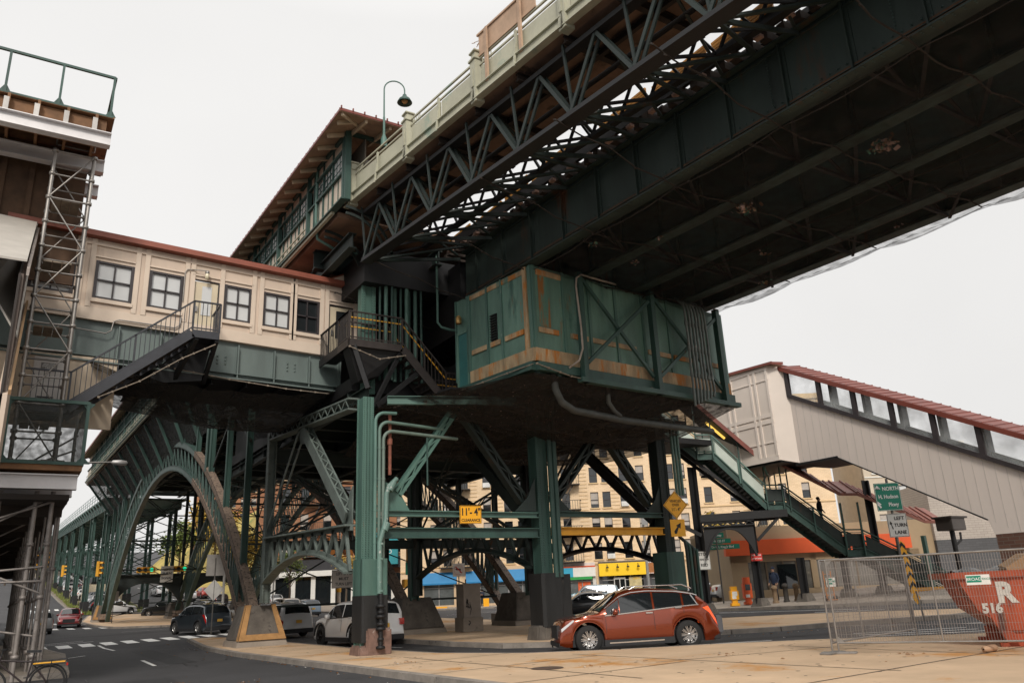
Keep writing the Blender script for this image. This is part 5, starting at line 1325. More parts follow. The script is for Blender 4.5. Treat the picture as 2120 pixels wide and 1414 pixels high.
for i, (a, c) in enumerate(segs):
    b = MB()
    H = 1.1
    for x in (XS-.06, XS+WS+.06): 
        b.beam((x, a[0], a[1]+H), (x, c[0], c[1]+H), .08, .07); b.beam((x, a[0], a[1]+.12), (x, c[0], c[1]+.12), .05, .05); b.beam((x, a[0], a[1]+H-.16), (x, c[0], c[1]+H-.16), .04, .03)
        k = 2 if abs(a[0]-c[0]) > 2 else 1
        for q in range(k+1): u = q/k; y = a[0]+(c[0]-a[0])*u; z = a[1]+(c[1]-a[1])*u; b.beam((x-.02, y, z-.25), (x-.02, y, z+H), .07, .09, (0, 1, 0))
        if i in (0, 1, 2):
            for q in range(4): b.beam((x, a[0]-.06*q, a[1]+.1-.05*q), (x, a[0]-.06*q, a[1]+H-.05*q), .02, .02)
    b.build('railing', teal if i > 2 else tealL, cs, True)
    b = MB()
    for x in (XS-.04, XS+WS+.04):
        da, dc = V(x, a[0], a[1]), V(x, c[0], c[1]); p, q = da.lerp(dc, .04), da.lerp(dc, .96); b.poly([p+V(0, 0, .2), q+V(0, 0, .2), q+V(0, 0, .88), p+V(0, 0, .88)], (.015, 0, 0))
    b.build('parapet_panel', pan if i < 3 else tealD, cs, True)
# roof over the upper flight
b = MB(); xa, xb = XS-.45, XS+WS+.4
def rp_(y, z, x=xa): return (x, y, z)
b.poly([(xa, 35.4, 13.65), (xa, 29.6, 8.3), (xb, 29.6, 8.3), (xb, 35.4, 13.65)], (0, 0, .07)); b.box((xa+.3, 27.9, 8.1), (xb, 29.6, 8.2))
b.build('roof', M('roof_dark_underside', (.05, .05, .05), .7), cs, True)
b = MB(); b.beam((xa-.04, 35.4, 13.73), (xa-.04, 29.6, 8.38), .07, .24); b.beam((xa-.04, 29.6, 8.33), (xa-.04, 29.3, 8.3), .07, .26); b.build('roof_edge', redR, cs, True)
for (y, z0, z1) in ((33.3, 8.8, 11.7), (32.3, 8.8, 10.8), (30.7, 7.2, 9.3), (29.3, 5.8, 8.1), (28.3, 5.7, 7.9), (27.9, 5.7, 7.8)):
    for x in (XS-.1, XS+WS+.1): b = MB(); b.beam((x, y, z0-.3), (x, y, z1), .07, .07); b.build('roof_post', teal, cs, True)
for (y, z0) in ((24.87, 3.1), (23.8, 3.1), (21.8, 2.0)): b = MB(); b.beam((XS-.12, y, z0-.3), (XS-.12, y, z0+2.6), .1, .1); b.build('roof_post', teal, cs, True)

b = MB(); b.beam((XS+.4, 32.4, 10.7), (XS+.4, 31.3, 9.7), .16, .1); b.box((XS+.6, 28.0, 7.9), (XS+.8, 29.0, 8.0)); b.build('light_strip', M('warm_tube_light', (1, .62, .12), .4, emit=.8, var=0), cs, True)
# lower ribbed roof over the lower flights
b = MB()
rs = [((28.3, 7.95), (24.9, 6.15)), ((24.9, 6.15), (23.8, 6.1)), ((23.8, 6.1), (20.0, 4.45)), ((20.0, 4.45), (18.7, 4.35))]
for a, c in rs:
    b.poly([(XS-.35, a[0], a[1]), (XS-.35, c[0], c[1]), (XS+WS-.1, c[0], c[1]+.95), (XS+WS-.1, a[0], a[1]+.95)], (0, 0, .06)); b.beam((XS-.37, a[0], a[1]), (XS-.37, c[0], c[1]), .06, .14)
    n = int((a[0]-c[0])/.38)
    for i in range(n): y = a[0]-.38*i; z = a[1]+(c[1]-a[1])*(a[0]-y)/(a[0]-c[0]); b.beam((XS-.35, y, z+.08), (XS+WS-.1, y, z+1.03), .08, .13)
b.build('ribbed_roof', M('ribbed_brown_red', (.20, .07, .05), .5, 0, .3, 2), cs, True)
b = MB(); b.tube([(XS-.45, 29.35, 8.2), (XS-.45, 29.3, 7.75), (XS-.1, 29.1, 7.5), (XS+1, 28.6, 7.5)], .07, 8); b.build('gutter', tealL, cs, True)
b = MB()
for y, z in ((32.6, 8.7),): b.beam((XS+.5, y+2.6, z+1.2), (XS+.5, y-2.8, z-3.0), .1, .2); b.beam((XS+1.4, y+2.6, z+1.2), (XS+1.4, y-2.8, z-3.0), .1, .2)
b.box((XS-.1, 28.2, 5.35), (XS+WS+.2, 31.0, 5.5)); b.beam((XS-.1, 28.2, 5.3), (XS-.1, 33.6, 5.2), .2, .4); b.beam((XS+WS, 28.2, 5.3), (XS+WS, 32.9, 5.2), .2, .4); b.build('landing_frame', black, cs, True)
b = MB(); b.lattice((XS, 33.5, 4.85), (XS, 30.3, 4.9), .3, .3, .06, .05, .32)
prev = None
for i in range(17):
    u = -1+i/8; p = V(XS, 31.9+u*1.55, 4.6-1.5*abs(u)**2.4)
    if prev: b.beam(prev, p, .22, .1); b.poly([prev, p, (XS, p.y, 4.74), (XS, prev.y, 4.74)], (.03, 0, 0))
    prev = p
b.build('haunched_beam', black, cs, True)
for (x, y, z1, lb) in ((33.25, 33.15, 8.2, 'black column beside the stop sign under the upper stair landing'), (35.7, 31.5, 5.4, 'black column with spreading head in front of the orange shop'), (37.8, 30.15, 2.9, 'short flared black column under the lower stair landing'), (40.9, 27.4, 6.9, 'tall dark column holding up the escalator enclosure near the green road sign'), (39.8, 28.85, 3.0, 'slim dark column behind the chevron marker')):
    rpost(x, y, z1, lb, r=.2)
b = MB(); b.beam((XS, 30.2, 3.9), (XS, 28.6, 5.2), .12, .16); b.beam((XS, 33.6, 4.3), (XS, 36.5, 5.8), .12, .2)
b.build('knee_brace', black, cs, True)
cs.rotation_euler.z = R(57.26); cs.location = (36.2, 30.2, 5); cs.scale = (1, .9, 1)
b = MB(); b.box((0, 0, 0), (2.6, .4, .45)); bb = b.build('barrier_block', M('orange_barrier', (.72, .33, .04), .6, 0, .15)); bb.location = (41.0, 25.9, .6); bb.rotation_euler.z = R(-33); tag(bb, 'low orange barrier block at the foot of the covered stair', 'barrier')
# ================================================================ LEFT: scaffold tower, timber deck, netted platform, sidewalk shed
def coupler(b, p, r=.07): b.lathe([(r*.7, -.05), (r, -.05), (r, .05), (r*.7, .05)], 8, c=p)
sf = thing('scaffold_tower', 'tall galvanised scaffold tower rising in front of the beige footbridge', 'scaffold', (0, 26.6, 0))
ztop = 15.7; zbot = 5.4
corners = [(-.15, 26.0), (.95, 26.0), (-.15, 27.1), (.95, 27.1)]
for (x, y) in corners:
    b = MB(); b.tube([(x, y, zbot), (x, y, ztop)], .045 if y > 26.5 else .055, 8)
    for z in [zbot+.5+k*.82 for k in range(13)]: coupler(b, (x, y, z), .09)
    b.build('standard', galv, sf, True)
lv = [zbot+.5+k*1.64 for k in range(7)]
for i, z in enumerate(lv):
    b = MB()
    for (p, q) in ((0, 1), (2, 3), (0, 2), (1, 3)): a, c = corners[p], corners[q]; b.tube([(a[0], a[1], z), (c[0], c[1], z)], .034, 6); b.tube([(a[0], a[1], z+.82), (c[0], c[1], z+.82)], .028, 6)
    b.build('ledger', galv, sf, True)
b = MB()
for i in range(6):
    a, c = (corners[0], corners[1]) if i % 2 == 0 else (corners[1], corners[0])
    b.tube([(a[0], a[1]-.05, lv[i+1]), (c[0], c[1]-.05, lv[i])], .024, 6); b.tube([(c[0], c[1]+1.15, lv[i+1]), (a[0], a[1]+1.15, lv[i])], .022, 6); b.tube([(.95, 26.0 if i % 2 else 27.1, lv[i]), (.95, 27.1 if i % 2 else 26.0, lv[i+1])], .02, 6)
b.build('diagonal', galv, sf, True)
for z in (7.0, 9.9, 14.1, 12.0):
    b = MB()
    for k in range(3): b.box((-.05+k*.26, 26.1, z), (.19+k*.26, 27.05, z+.05))
    b.build('scaffold_board', M('scaffold_plank_%d' % int(z), (.20, .16, .12), .7, .2, .3, 5), sf, True)
# timber deck at the top left
td = thing('timber_deck', 'brown timber work deck on white steel beams at the top left corner', 'work deck', (-1, 27, 16))
b = MB(); b.box((-6, 25.4, 17.0), (1.35, 29.6, 17.06)); b.box((-6, 25.55, 15.95), (1.15, 25.62, 16.95) ); b.build('deck_board', wood, td, True)
b = MB()
for k in range(9): b.box((-5.6+k*.8, 25.3, 16.35), (-5.52+k*.8, 29.5, 16.98))
b.build('joist', wood, td, True)
b = MB()
for y in (25.2, 27.1, 29): b.ibeam((-6, y, 16.05), (1.3, y, 16.05), .3, .42, .03)
b.build('steel_beam', galvW, td, True)
b = MB()
for k in range(9): b.box((-5.6+k*.8-.07, 25.1, 16.3), (-5.6+k*.8+.07, 25.24, 16.72))
b.build('bracket', M('grey_clip', (.42, .40, .38), .5, .4), td, True)
b = MB(); y = 25.45
b.beam((-6, y, 18.55), (1.25, y, 18.55), .08, .08); b.beam((-6, y, 17.05), (1.3, y, 17.05), .12, .06)
for x in (1.22, -.25, -1.7, -3.2): b.beam((x, y, 17.06), (x, y, 18.55), .07, .07, (0, 1, 0)); b.poly([(x-.16, y, 17.08), (x+.16, y, 17.08), (x+.04, y, 17.3), (x-.04, y, 17.3)], (0, .02, 0))
b.beam((1.25, y, 18.55), (1.25, 29, 18.55), .08, .08); b.beam((1.25, 29, 17.05), (1.25, 29, 18.55), .07, .07, (0, 1, 0))
b.build('guard_frame', teal, td, True)
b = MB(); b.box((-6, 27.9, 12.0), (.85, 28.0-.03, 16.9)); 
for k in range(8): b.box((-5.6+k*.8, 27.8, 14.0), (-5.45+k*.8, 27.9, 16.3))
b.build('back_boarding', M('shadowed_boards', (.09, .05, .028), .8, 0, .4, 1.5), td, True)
# white sided stair enclosure at the left edge
le = thing('stair_enclosure', 'whitewashed sloping stair enclosure cut by the left picture edge', 'stair enclosure', (-1, 24, 10))
b = MB(); X = -.35
b.poly([(X-.8, 27.6, 13.75), (X, 27.6, 13.75), (X, 22.2, 8.3), (X-.8, 22.2, 9.6)], (0, 0, .08)); b.poly([(X-3, 27.4, 13.9), (X-.02, 27.4, 13.75), (X-.02, 21.0, 9.9), (X-3, 21.0, 9.9)], (0, 0, .06))
for k in range(12): pass
b.build('roof', M('white_tin', (.40, .37, .33), .6, 0, .12, 1.2), le, True)
b = MB(); b.poly([(X, 27.6, 13.7), (X, 21.0, 9.75), (X, 21.0, 9.55), (X, 27.6, 13.4)], (.06, 0, 0)); b.build('cornice', M('old_moulding', (.33, .28, .25), .7, 0, .3, 4), le, True)
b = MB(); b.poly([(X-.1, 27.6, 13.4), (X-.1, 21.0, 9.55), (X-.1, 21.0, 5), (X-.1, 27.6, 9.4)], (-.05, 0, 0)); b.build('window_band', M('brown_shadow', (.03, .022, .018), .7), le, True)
b = MB()
for k in range(16): y = 27.4-k*.42; z = 13.4-(27.6-y)*.583; b.box((X-.1, y-.02, z-3.9), (X-.04, y+.02, z))
b.build('slat', M('brown_slat', (.10, .07, .055), .6), le, True)
b = MB(); b.poly([(X, 27.9, 11.2), (X, 21.0, 6.6), (X, 21, 3.2), (X, 27.9, 6.8)], (-.2, 0, 0)); b.build('side_wall', beige, le, True)
b = MB(); b.beam((X+.03, 27.8, 11.2), (X+.03, 21, 6.65), .06, .12); b.build('handrail', M('raw_timber_rail', (.48, .30, .16), .7), le, True)
# netted platform
npf = thing('netted_platform', 'work platform wrapped in dark mesh inside a green frame at the left', 'work platform', (0, 27, 5.4))
b = MB(); yf = 25.3
b.box((-4, yf, 5.55), (1.62, 30.0, 5.72)); b.build('deck_board', wood, npf, True)
b = MB()
for z in (5.75, 7.5): b.beam((-4, yf, z), (1.62, yf, z), .1, .09); b.beam((1.6, yf, z), (1.6, 30, z), .1, .09)
for x in (-3.4, -1.9, -.35, 1.6): b.beam((x, yf, 5.7), (x, yf, 7.5), .09, .09, (0, 1, 0)); b.poly([(x-.2, yf, 5.75), (x+.2, yf, 5.75), (x, yf, 5.98)], (0, .02, 0)); b.poly([(x-.18, yf, 7.5), (x+.18, yf, 7.5), (x, yf, 7.28)], (0, .02, 0))
b.beam((1.6, 30, 5.7), (1.6, 30, 7.5), .09, .09, (0, 1, 0)); b.build('frame', teal, npf, True)
b = MB(); b.box((-4, yf+.06, 5.8), (1.57, yf+.07, 7.48)); b.box((1.57, yf+.06, 5.8), (1.58, 30, 7.48)); b.build('mesh_panel', netG, npf, True)
b = MB(); b.tube([(.3, 26.6, 5.9), (1.5, 26.6, 6.8)], .03, 6); b.tube([(.4, 26.8, 5.9), (1.5, 26.8, 6.4)], .03, 6); b.box((.6, 26, 5.8), (1.2, 26.2, 5.95)); b.tube([(1.4, 26, 5.8), (1.4, 26, 7.3)], .04, 6); b.build('spare_tube', galv, npf, True)
# sidewalk shed under it
galvD = M('dirty_tube', (.27, .24, .22), .5, .4, .3, 4, (.08, .05, .03), .3, 6)
sh = thing('sidewalk_shed', 'dark sidewalk shed of scaffold poles and white beams running back along the left kerb', 'sidewalk shed', (0, 30, 0))
b = MB()
for y in (25.5, 27.2, 29): b.ibeam((-4, y, 5.25), (1.55, y, 5.25), .3, .38, .03)
b.build('steel_beam', galvW, sh, True)
b = MB(); b.box((-4, 25.4, 4.75), (1.4, 75, 4.9)); b.build('deck', M('shed_boards', (.02, .015, .012), .9), sh, True)
b = MB()
for k in range(20): b.box((-4, 27+k*2.4, 4.45), (1.35, 27.12+k*2.4, 4.75))
b.build('joist', M('shed_joist', (.035, .026, .02), .9, 0, .4, 2), sh, True)
k = 0
for y in [26.0+q*3.4 for q in range(7)]:
    for x in (1.02, .62, -.25, -1.6):
        if x < 0 and y > 44: continue
        b = MB(); b.tube([(x, y, g(x, y)+.1), (x, y, 5.05)], .06 if y < 27 else .038, 8); coupler(b, (x, y, 2.2), .09); coupler(b, (x, y, 3.6), .09); coupler(b, (x, y, .7), .1); b.build('pole', galvD, sh, True)
for y in (27.4, 29.0, 31.2, 34.1, 38, 43):
    b = MB(); b.tube([(1.3, y, g(1.3, y)+.1), (1.3, y, 5.05)], .04, 8); coupler(b, (1.3, y, 3.0), .08); b.build('pole', galvD, sh, True)
b = MB()
for q in range(8):
    y = 26+q*2.6
    b.tube([(1.07, y, 3.6), (1.07, y+2.6, 3.6)], .03, 6); b.tube([(1.07, y, 2.2), (1.07, y+2.6, 2.2)], .03, 6)
    if q % 2 == 0: b.tube([(1.0, y, 4.9), (-1.6, y, 3.4)], .03, 6)
for (p, q) in (((-3.6, 25.95, 3.0), (1.0, 25.95, 4.75)), ((-3.6, 25.95, 2.6), (1.0, 25.95, 3.0)), ((-3.6, 25.95, 4.3), (1.0, 25.95, 2.3)), ((-3.6, 25.9, 2.55), (1.0, 25.9, 2.62)), ((-3.6, 26.1, 2.1), (1.0, 26.1, 1.2))): b.tube([p, q], .035, 6)
b.build('brace', galvD, sh, True)
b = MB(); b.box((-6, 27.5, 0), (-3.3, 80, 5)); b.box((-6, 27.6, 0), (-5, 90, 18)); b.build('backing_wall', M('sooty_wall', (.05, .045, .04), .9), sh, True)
# ================================================================ VEHICLES
tyre = M('tyre_rubber', (.018, .018, .018), .85, 0, .2, 8)
rimM = M('alloy_rim', (.55, .54, .53), .25, .85, .05)
rimD = M('dark_rim', (.03, .03, .03), .35, .6, 0)
clad = M('black_plastic', (.022, .022, .024), .6, 0, .15, 6)
chrome = M('chrome_trim', (.75, .74, .73), .15, .95, 0)
autoG = M('car_glass', (.012, .015, .017), .04, 0, 0, coat=1)
autoG.node_tree.nodes['Principled BSDF'].inputs['Specular IOR Level'].default_value = .5
lampR = M('tail_lamp_red', (.42, .012, .008), .15, 0, 0, coat=1)
lampO = M('tail_lamp_lit_orange', (.85, .10, .02), .2, 0, 0, emit=.35)
lampW = M('head_lamp_clear', (.62, .63, .64), .12, .2, 0, coat=1)
plateM = M('licence_plate', (.75, .42, .05), .5, 0, .05)
def paint(name, c, metal=.35, rough=.30): return MATS.get(name) or M(name, c, rough, metal, .03, 1, coat=1)
PROF = {   # u: 0 front .. 1 rear ; z as share of height: roof line / hood line
 'suv': dict(top=[(0, .30), (.012, .42), (.03, .52), (.08, .575), (.24, .635), (.27, .655), (.38, .93), (.45, .985), (.58, 1.0), (.78, .975), (.89, .91), (.945, .66), (.975, .56), (.992, .40), (1, .30)], belt=(.60, .665), g0=.285, g1=.925, gp=[(.395, .604), (.610, .802), (.808, .885)]),
 'crossover': dict(top=[(0, .30), (.012, .44), (.03, .54), (.08, .575), (.22, .625), (.25, .645), (.385, .93), (.46, .985), (.56, 1.0), (.74, .96), (.87, .885), (.935, .70), (.97, .60), (.992, .42), (1, .30)], belt=(.585, .69), g0=.262, g1=.91, gp=[(.375, .588), (.594, .775), (.781, .868)]),
 'boxy': dict(top=[(0, .28), (.01, .46), (.03, .57), (.08, .60), (.24, .65), (.27, .665), (.36, .92), (.42, .985), (.55, 1.0), (.85, .985), (.93, .95), (.965, .66), (.985, .5), (1, .3)], belt=(.61, .655), g0=.28, g1=.945, gp=[(.38, .58), (.59, .77), (.785, .90)]),
 'van': dict(top=[(0, .30), (.01, .42), (.04, .52), (.14, .60), (.18, .63), (.34, .95), (.42, .99), (.6, 1.0), (.88, .975), (.945, .90), (.975, .62), (.99, .45), (1, .3)], belt=(.57, .63), g0=.19, g1=.955, gp=[(.37, .56), (.57, .76), (.77, .92)]),
 'sedan': dict(top=[(0, .30), (.01, .42), (.03, .52), (.10, .60), (.27, .67), (.30, .69), (.42, .96), (.50, 1.0), (.60, .99), (.72, .93), (.84, .73), (.96, .69), (.985, .58), (1, .35)], belt=(.64, .70), g0=.31, g1=.83, gp=[(.42, .58), (.59, .73)]),
}
def wheel(parent, r, wd, x, y, rim, spokes=10, simple=False, side=1):
    b = MB(); n = 28 if not simple else 14
    b.lathe([(r*.62, -wd/2), (r*.93, -wd/2), (r, -wd/2+.03), (r, wd/2-.03), (r*.93, wd/2), (r*.62, wd/2)], n, 'y', (0, 0, 0))
    w_ = b.build('wheel', tyre, parent); w_.location = (x, y, r)
    b = MB(); o = side*(wd/2-.015)
    b.lathe([(.01, side*(wd/2-.06)), (r*.60, side*(wd/2-.09)), (r*.66, o-side*.02), (r*.70, o), (r*.655, o+side*.01), (r*.62, o-side*.01)], n, 'y')
    if not simple:
        for k in range(spokes):
            a = 2*math.pi*k/spokes
            for da in (-.10, .10):
                b.beam((math.cos(a+da*.5)*r*.12, o-side*.01, math.sin(a+da*.5)*r*.12), (math.cos(a+da)*r*.62, o, math.sin(a+da)*r*.62), .02, .03, (0, 1, 0))
        b.lathe([(.01, o+side*.012), (r*.13, o+side*.01), (r*.15, o-side*.02)], 12, 'y')
        b.mi = 1; b.lathe([(.0, side*(wd/2-.075)), (r*.58, side*(wd/2-.085))], 20, 'y'); b.mi = 0
    rr = b.build('rim', [rim, rimD], w_); return w_
def interp(pts, u):
    for i in range(len(pts)-1):
        if u <= pts[i+1][0]:
            a, c = pts[i], pts[i+1]; t = (u-a[0])/max(1e-6, c[0]-a[0]); return a[1]+(c[1]-a[1])*t
    return pts[-1][1]
def car(name, label, cat, kind, col, L, W, H, x, y, heading, pr=None, rim=None, detail=1, group=None, wr=.36, roofrack=False, lit=False, cladding=True, z=None, plate=None, front=True, spokes=8):
    """heading: world angle (deg, CCW from +X) the nose points to"""
    P = PROF[kind]; p = pr or paint(*col)
    x_, y_ = x, y
    t = thing(name, label, cat, (x, y, g(x, y) if z is None else z), R(heading)+math.pi, group)   # local +X = rear
    r = wr; wf, wrr = .175*L-L/2, .80*L-L/2
    us = sorted(set([i/46 for i in range(47)]+[.006, .994]+[.175+d*r*1.22/L for d in (-1, -.93, -.8, -.5, 0, .5, .8, .93, 1)]+[.80+d*r*1.22/L for d in (-1, -.93, -.8, -.5, 0, .5, .8, .93, 1)]))
    def halfw(u):
        e = 1-.13*ss(.12, 0, u)**1.5*1.0-.10*ss(.90, 1, u)**1.4; return W/2*e
    def ring(u):
        X = u*L-L/2; Z = interp(P['top'], u)*H
        blt = (P['belt'][0]+(P['belt'][1]-P['belt'][0])*ss(.25, .95, u))*H
        w = halfw(u)
        zb = .20+.03*ss(.06, 0, u)+.05*ss(.94, 1, u)
        for cx in (wf, wrr):
            d = abs(X-cx); 
            if d < r*1.2: zb = max(zb, r+math.sqrt(max(0, (r*1.2)**2-d*d)))
        gb = min(blt, Z-.045)
        zb = min(zb, gb-.06)
        f = max(0, min(1, (Z-blt)/(H-blt)))     # how much greenhouse here
        tw = w*(1-.24*f) if f > 0 else w*.86
        zs = zb+(gb-zb)*.0
        pts = [(w*.93, zb), (w*.985, zb+(gb-zb)*.18), (w*1.0, zb+(gb-zb)*.5), (w*.985, zb+(gb-zb)*.80), (w*.955, gb)]
        if f > .02: pts += [(w*.955+(tw-w*.955)*.88, gb+(Z-gb)*.86), (tw*.86, Z-.015), (tw*.45, Z+.012), (0, Z+.02)]
        else: pts += [(w*.90, gb+(Z-gb)*.55), (w*.78, Z-.008), (w*.42, Z+.006), (0, Z+.012)]
        return X, pts
    rings = [ring(u) for u in us]; m = len(rings[0][1])
    b = MB(); vs = []; 
    for X, pts in rings:
        vs += [(X, yy, zz) for yy, zz in pts]+[(X, -yy, zz) for yy, zz in pts[-2::-1]]
    mm = 2*m-1; fs = [(i*mm+k, i*mm+k+1, (i+1)*mm+k+1, (i+1)*mm+k) for i in range(len(us)-1) for k in range(mm-1)]
    fs += [tuple(range(mm)), tuple(range((len(us)-1)*mm, len(us)*mm))[::-1]]
    b.add(vs, fs, True); body = b.build('body', p, t)
    # underbody / wheel wells
    b = MB(); b.box((-L/2+.12, -W/2+.16, .2), (L/2-.12, W/2-.16, .62)); 
    if kind != 'sedan' and cladding:
        for s in (-1, 1): b.box((wf+r*1.15, s*(W/2-.04)-.03, .19), (wrr-r*1.15, s*(W/2-.04)+.03, .36))
    b.build('underbody', clad, t)
    def surf(u, k, o=.008, s=1):
        X, pts = ring(u); k0 = int(k); fr = k-k0; a = pts[k0]; c = pts[min(k0+1, m-1)]
        yy = a[0]+(c[0]-a[0])*fr; zz = a[1]+(c[1]-a[1])*fr
        dy, dz = c[0]-a[0], c[1]-a[1]; l_ = math.hypot(dy, dz) or 1
        return V(X, s*(yy+dz/l_*o), zz-dy/l_*o)
    # side glass
    for s in (-1, 1):
        for (u0, u1) in P['gp']:
            b = MB(); n = 10; vs = []
            for i in range(n+1):
                u = u0+(u1-u0)*i/n+.004; u = min(u, u1-.002)
                f = max(0, (interp(P['top'], u)*H-P['belt'][0]*H)/(H*(1-P['belt'][0])))
                vs += [surf(u, 4.06, .006, s), surf(u, 4.55, .010, s), surf(u, 4.94, .008, s)]
            b.add(vs, [(i*3+k, i*3+k+1, i*3+k+4, i*3+k+3) for i in range(n) for k in (0, 1)], True); b.build('side_window', autoG, body if False else t)
        if detail:   # front quarter wedge
            u0, u1 = P['g0']+.03, P['gp'][0][0]; b = MB(); vs = []
            for i in range(6):
                u = u0+(u1-u0)*i/5; vs += [surf(u, 4.06, .006, s), surf(u, 4.9, .008, s)]
            b.add(vs, [(i*2, i*2+1, i*2+3, i*2+2) for i in range(5)], True); b.build('side_window', autoG, t)
    def topglass(u0, u1, nm):
        b = MB(); n = 8; vs = []
        for i in range(n+1):
            u = u0+(u1-u0)*i/n; X, pts = ring(u); row = [(pts[6][0]*.98, pts[6][1]+.012), (pts[7][0], pts[7][1]+.016), (0, pts[8][1]+.016), (-pts[7][0], pts[7][1]+.016), (-pts[6][0]*.98, pts[6][1]+.012)]
            vs += [(X+(.01 if u > .5 else -.01), q[0], q[1]) for q in row]
        b.add(vs, [(i*5+k, i*5+k+1, i*5+k+6, i*5+k+5) for i in range(n) for k in range(4)], True); b.build(nm, autoG, t)
    topglass(P['g0']-.005, (.385 if kind != 'sedan' else .42) if kind != 'van' else .34, 'windscreen')
    if kind == 'sedan': topglass(.735, .835, 'rear_window')
    else: topglass(.895 if kind in ('suv', 'crossover') else .935, .942 if kind in ('suv', 'crossover') else .962 if kind == 'boxy' else .97, 'rear_window')
    for cx in (wf, wrr):
        for s in (-1, 1): wheel(t, r, .235, cx, s*(W/2-.125), rim or rimM, spokes, detail == 0, s)
    # lamps
    zt_ = interp(P['top'], .985)*H
    for s in (-1, 1):
        b = MB()
        if kind in ('suv', 'van', 'crossover'):
            vs = [surf(.99, 2.9, .015, s), surf(.985, 3.9, .015, s), surf(.94, 4.0, .014, s), surf(.90, 3.6, .014, s), surf(.94, 3.1, .014, s)]
            b.poly(vs); X, pts = ring(.992); b.add([(X+.02, s*pts[3][0]*.99, pts[3][1]), (X+.02, s*pts[3][0]*.68, pts[3][1]), (X-.02, s*pts[4][0]*.66, pts[4][1]), (X-.03, s*pts[4][0]*.99, pts[4][1])], [(0, 1, 2, 3)])
        else:
            zr = interp(P['top'], .97)*H*.96
            b.box((L/2-.16, s*W*.40-.09, zr-.26), (L/2+.005, s*W*.40+.09, zr-.02))
        b.build('taillight', lampO if lit else lampR, t)
        b = MB(); b.poly([surf(.012, 3.0, .02, s), surf(.012, 3.9, .02, s), surf(.085, 3.9, .012, s), surf(.09, 3.2, .012, s)])
        X, pts = ring(.01); b.add([(X-.015, s*pts[3][0]*1.0, pts[3][1]), (X-.015, s*pts[3][0]*.62, pts[3][1]), (X-.01, s*pts[4][0]*.62, pts[4][1]), (X-.01, s*pts[4][0], pts[4][1])], [(0, 1, 2, 3)])
        b.build('headlight', lampW, t)
        mx_ = interp([(0, 0), (1, L)], P['gp'][0][0]-.035)-L/2
        b = MB(); zz = P['belt'][0]*H+.08; b.add([(mx_-.08, s*(W/2-.02), zz-.07), (mx_+.07, s*(W/2-.02), zz-.07), (mx_+.07, s*(W/2+.17), zz-.06), (mx_-.05, s*(W/2+.17), zz-.05), (mx_-.05, s*(W/2-.02), zz+.10), (mx_+.07, s*(W/2-.02), zz+.10), (mx_+.07, s*(W/2+.17), zz+.11), (mx_-.02, s*(W/2+.17), zz+.09)], [(0, 1, 2, 3), (4, 5, 6, 7), (0, 1, 5, 4), (1, 2, 6, 5), (2, 3, 7, 6), (3, 0, 4, 7)], True); b.build('wing_mirror', p if detail else clad, t)
    b = MB(); b.box((L/2-.2, -W/2+.1, .22), (L/2+.03, W/2-.1, .42)); b.box((-L/2-.02, -W/2+.16, .2), (-L/2+.2, W/2-.16, .34)); b.build('bumper', clad, t, bevel=.02)
    b = MB(); b.box((-L/2-.015, -W*.26, .42), (-L/2+.1, W*.26, interp(P['top'], .02)*H-.05)); b.build('grille', clad, t)
    b = MB(); b.box((L/2+.005, -.16, H*.40), (L/2+.03, .16, H*.40+.15)); b.build('licence_plate', plateM if plate is None else plate, t)
    if detail:
        for s in (-1, 1):
            for u in (P['gp'][1][0]-.035, P['gp'][1][1]-.03 if kind != 'sedan' else P['gp'][1][1]-.04):
                q = surf(u, 3.72, .03, s); b = MB(); b.box((q.x-.1, q.y-.02, q.z-.018), (q.x+.1, q.y+.02, q.z+.018)); b.build('door_handle', chrome if lit else p, t, bevel=.006)
            b = MB()
            for u in (P['gp'][0][0]-.09, P['gp'][0][1]-.0, P['gp'][1][1]+.005):
                q0 = surf(u, .3, .002, s); q1 = surf(u, 3.95, .002, s); mid = surf(u, 2, .003, s); b.beam(q0, mid, .008, .010, (1, 0, 0)); b.beam(mid, surf(u, 3, .003, s), .008, .010, (1, 0, 0)); b.beam(surf(u, 3, .003, s), q1, .008, .010, (1, 0, 0))
            b.build('door_seam', clad, t)
            b = MB(); ug = [P['g0']+.02+(P['gp'][-1][1]-P['g0']-.01)*i/20 for i in range(21)]
            for i in range(20): b.beam(surf(ug[i], 4.03, .012, s), surf(ug[i+1], 4.03, .012, s), .02, .028)
            if lit:
                for i in range(20): b.beam(surf(ug[i], 5.0, .014, s), surf(ug[i+1], 5.0, .014, s), .02, .022)
                us2 = [.30+.34*i/8 for i in range(9)]
                for i in range(8): b.beam(surf(us2[i], .55, .02, s), surf(us2[i+1], .55, .02, s), .02, .03)
                b.beam(surf(P['gp'][-1][1]+.004, 4.05, .012, s), surf(P['gp'][-1][1]-.03, 4.95, .012, s), .03, .03)
            b.build('window_trim', chrome if lit else clad, t)
            if cladding and kind != 'sedan':
                b = MB()
                for cx in (wf, wrr):
                    prev = None
                    for i in range(13):
                        a = math.pi*i/12; q = V(cx+math.cos(a)*r*1.25, s*(W/2-.005), r+math.sin(a)*r*1.25)
                        if prev: b.beam(prev, q, .03, .07 if not lit else .03, (0, 1, 0))
                        prev = q
                b.build('arch_trim', clad if not lit else p, t)
    if roofrack:
        b = MB()
        for s in (-1, 1): b.tube([(L*(.46)-L/2, s*W*.34, H*.985), (L*.5-L/2, s*W*.34, H+.06), (L*.8-L/2, s*W*.34, H+.05), (L*.86-L/2, s*W*.34, H*.96)], .02, 6)
        b.build('roof_rail', chrome, t)
    return t
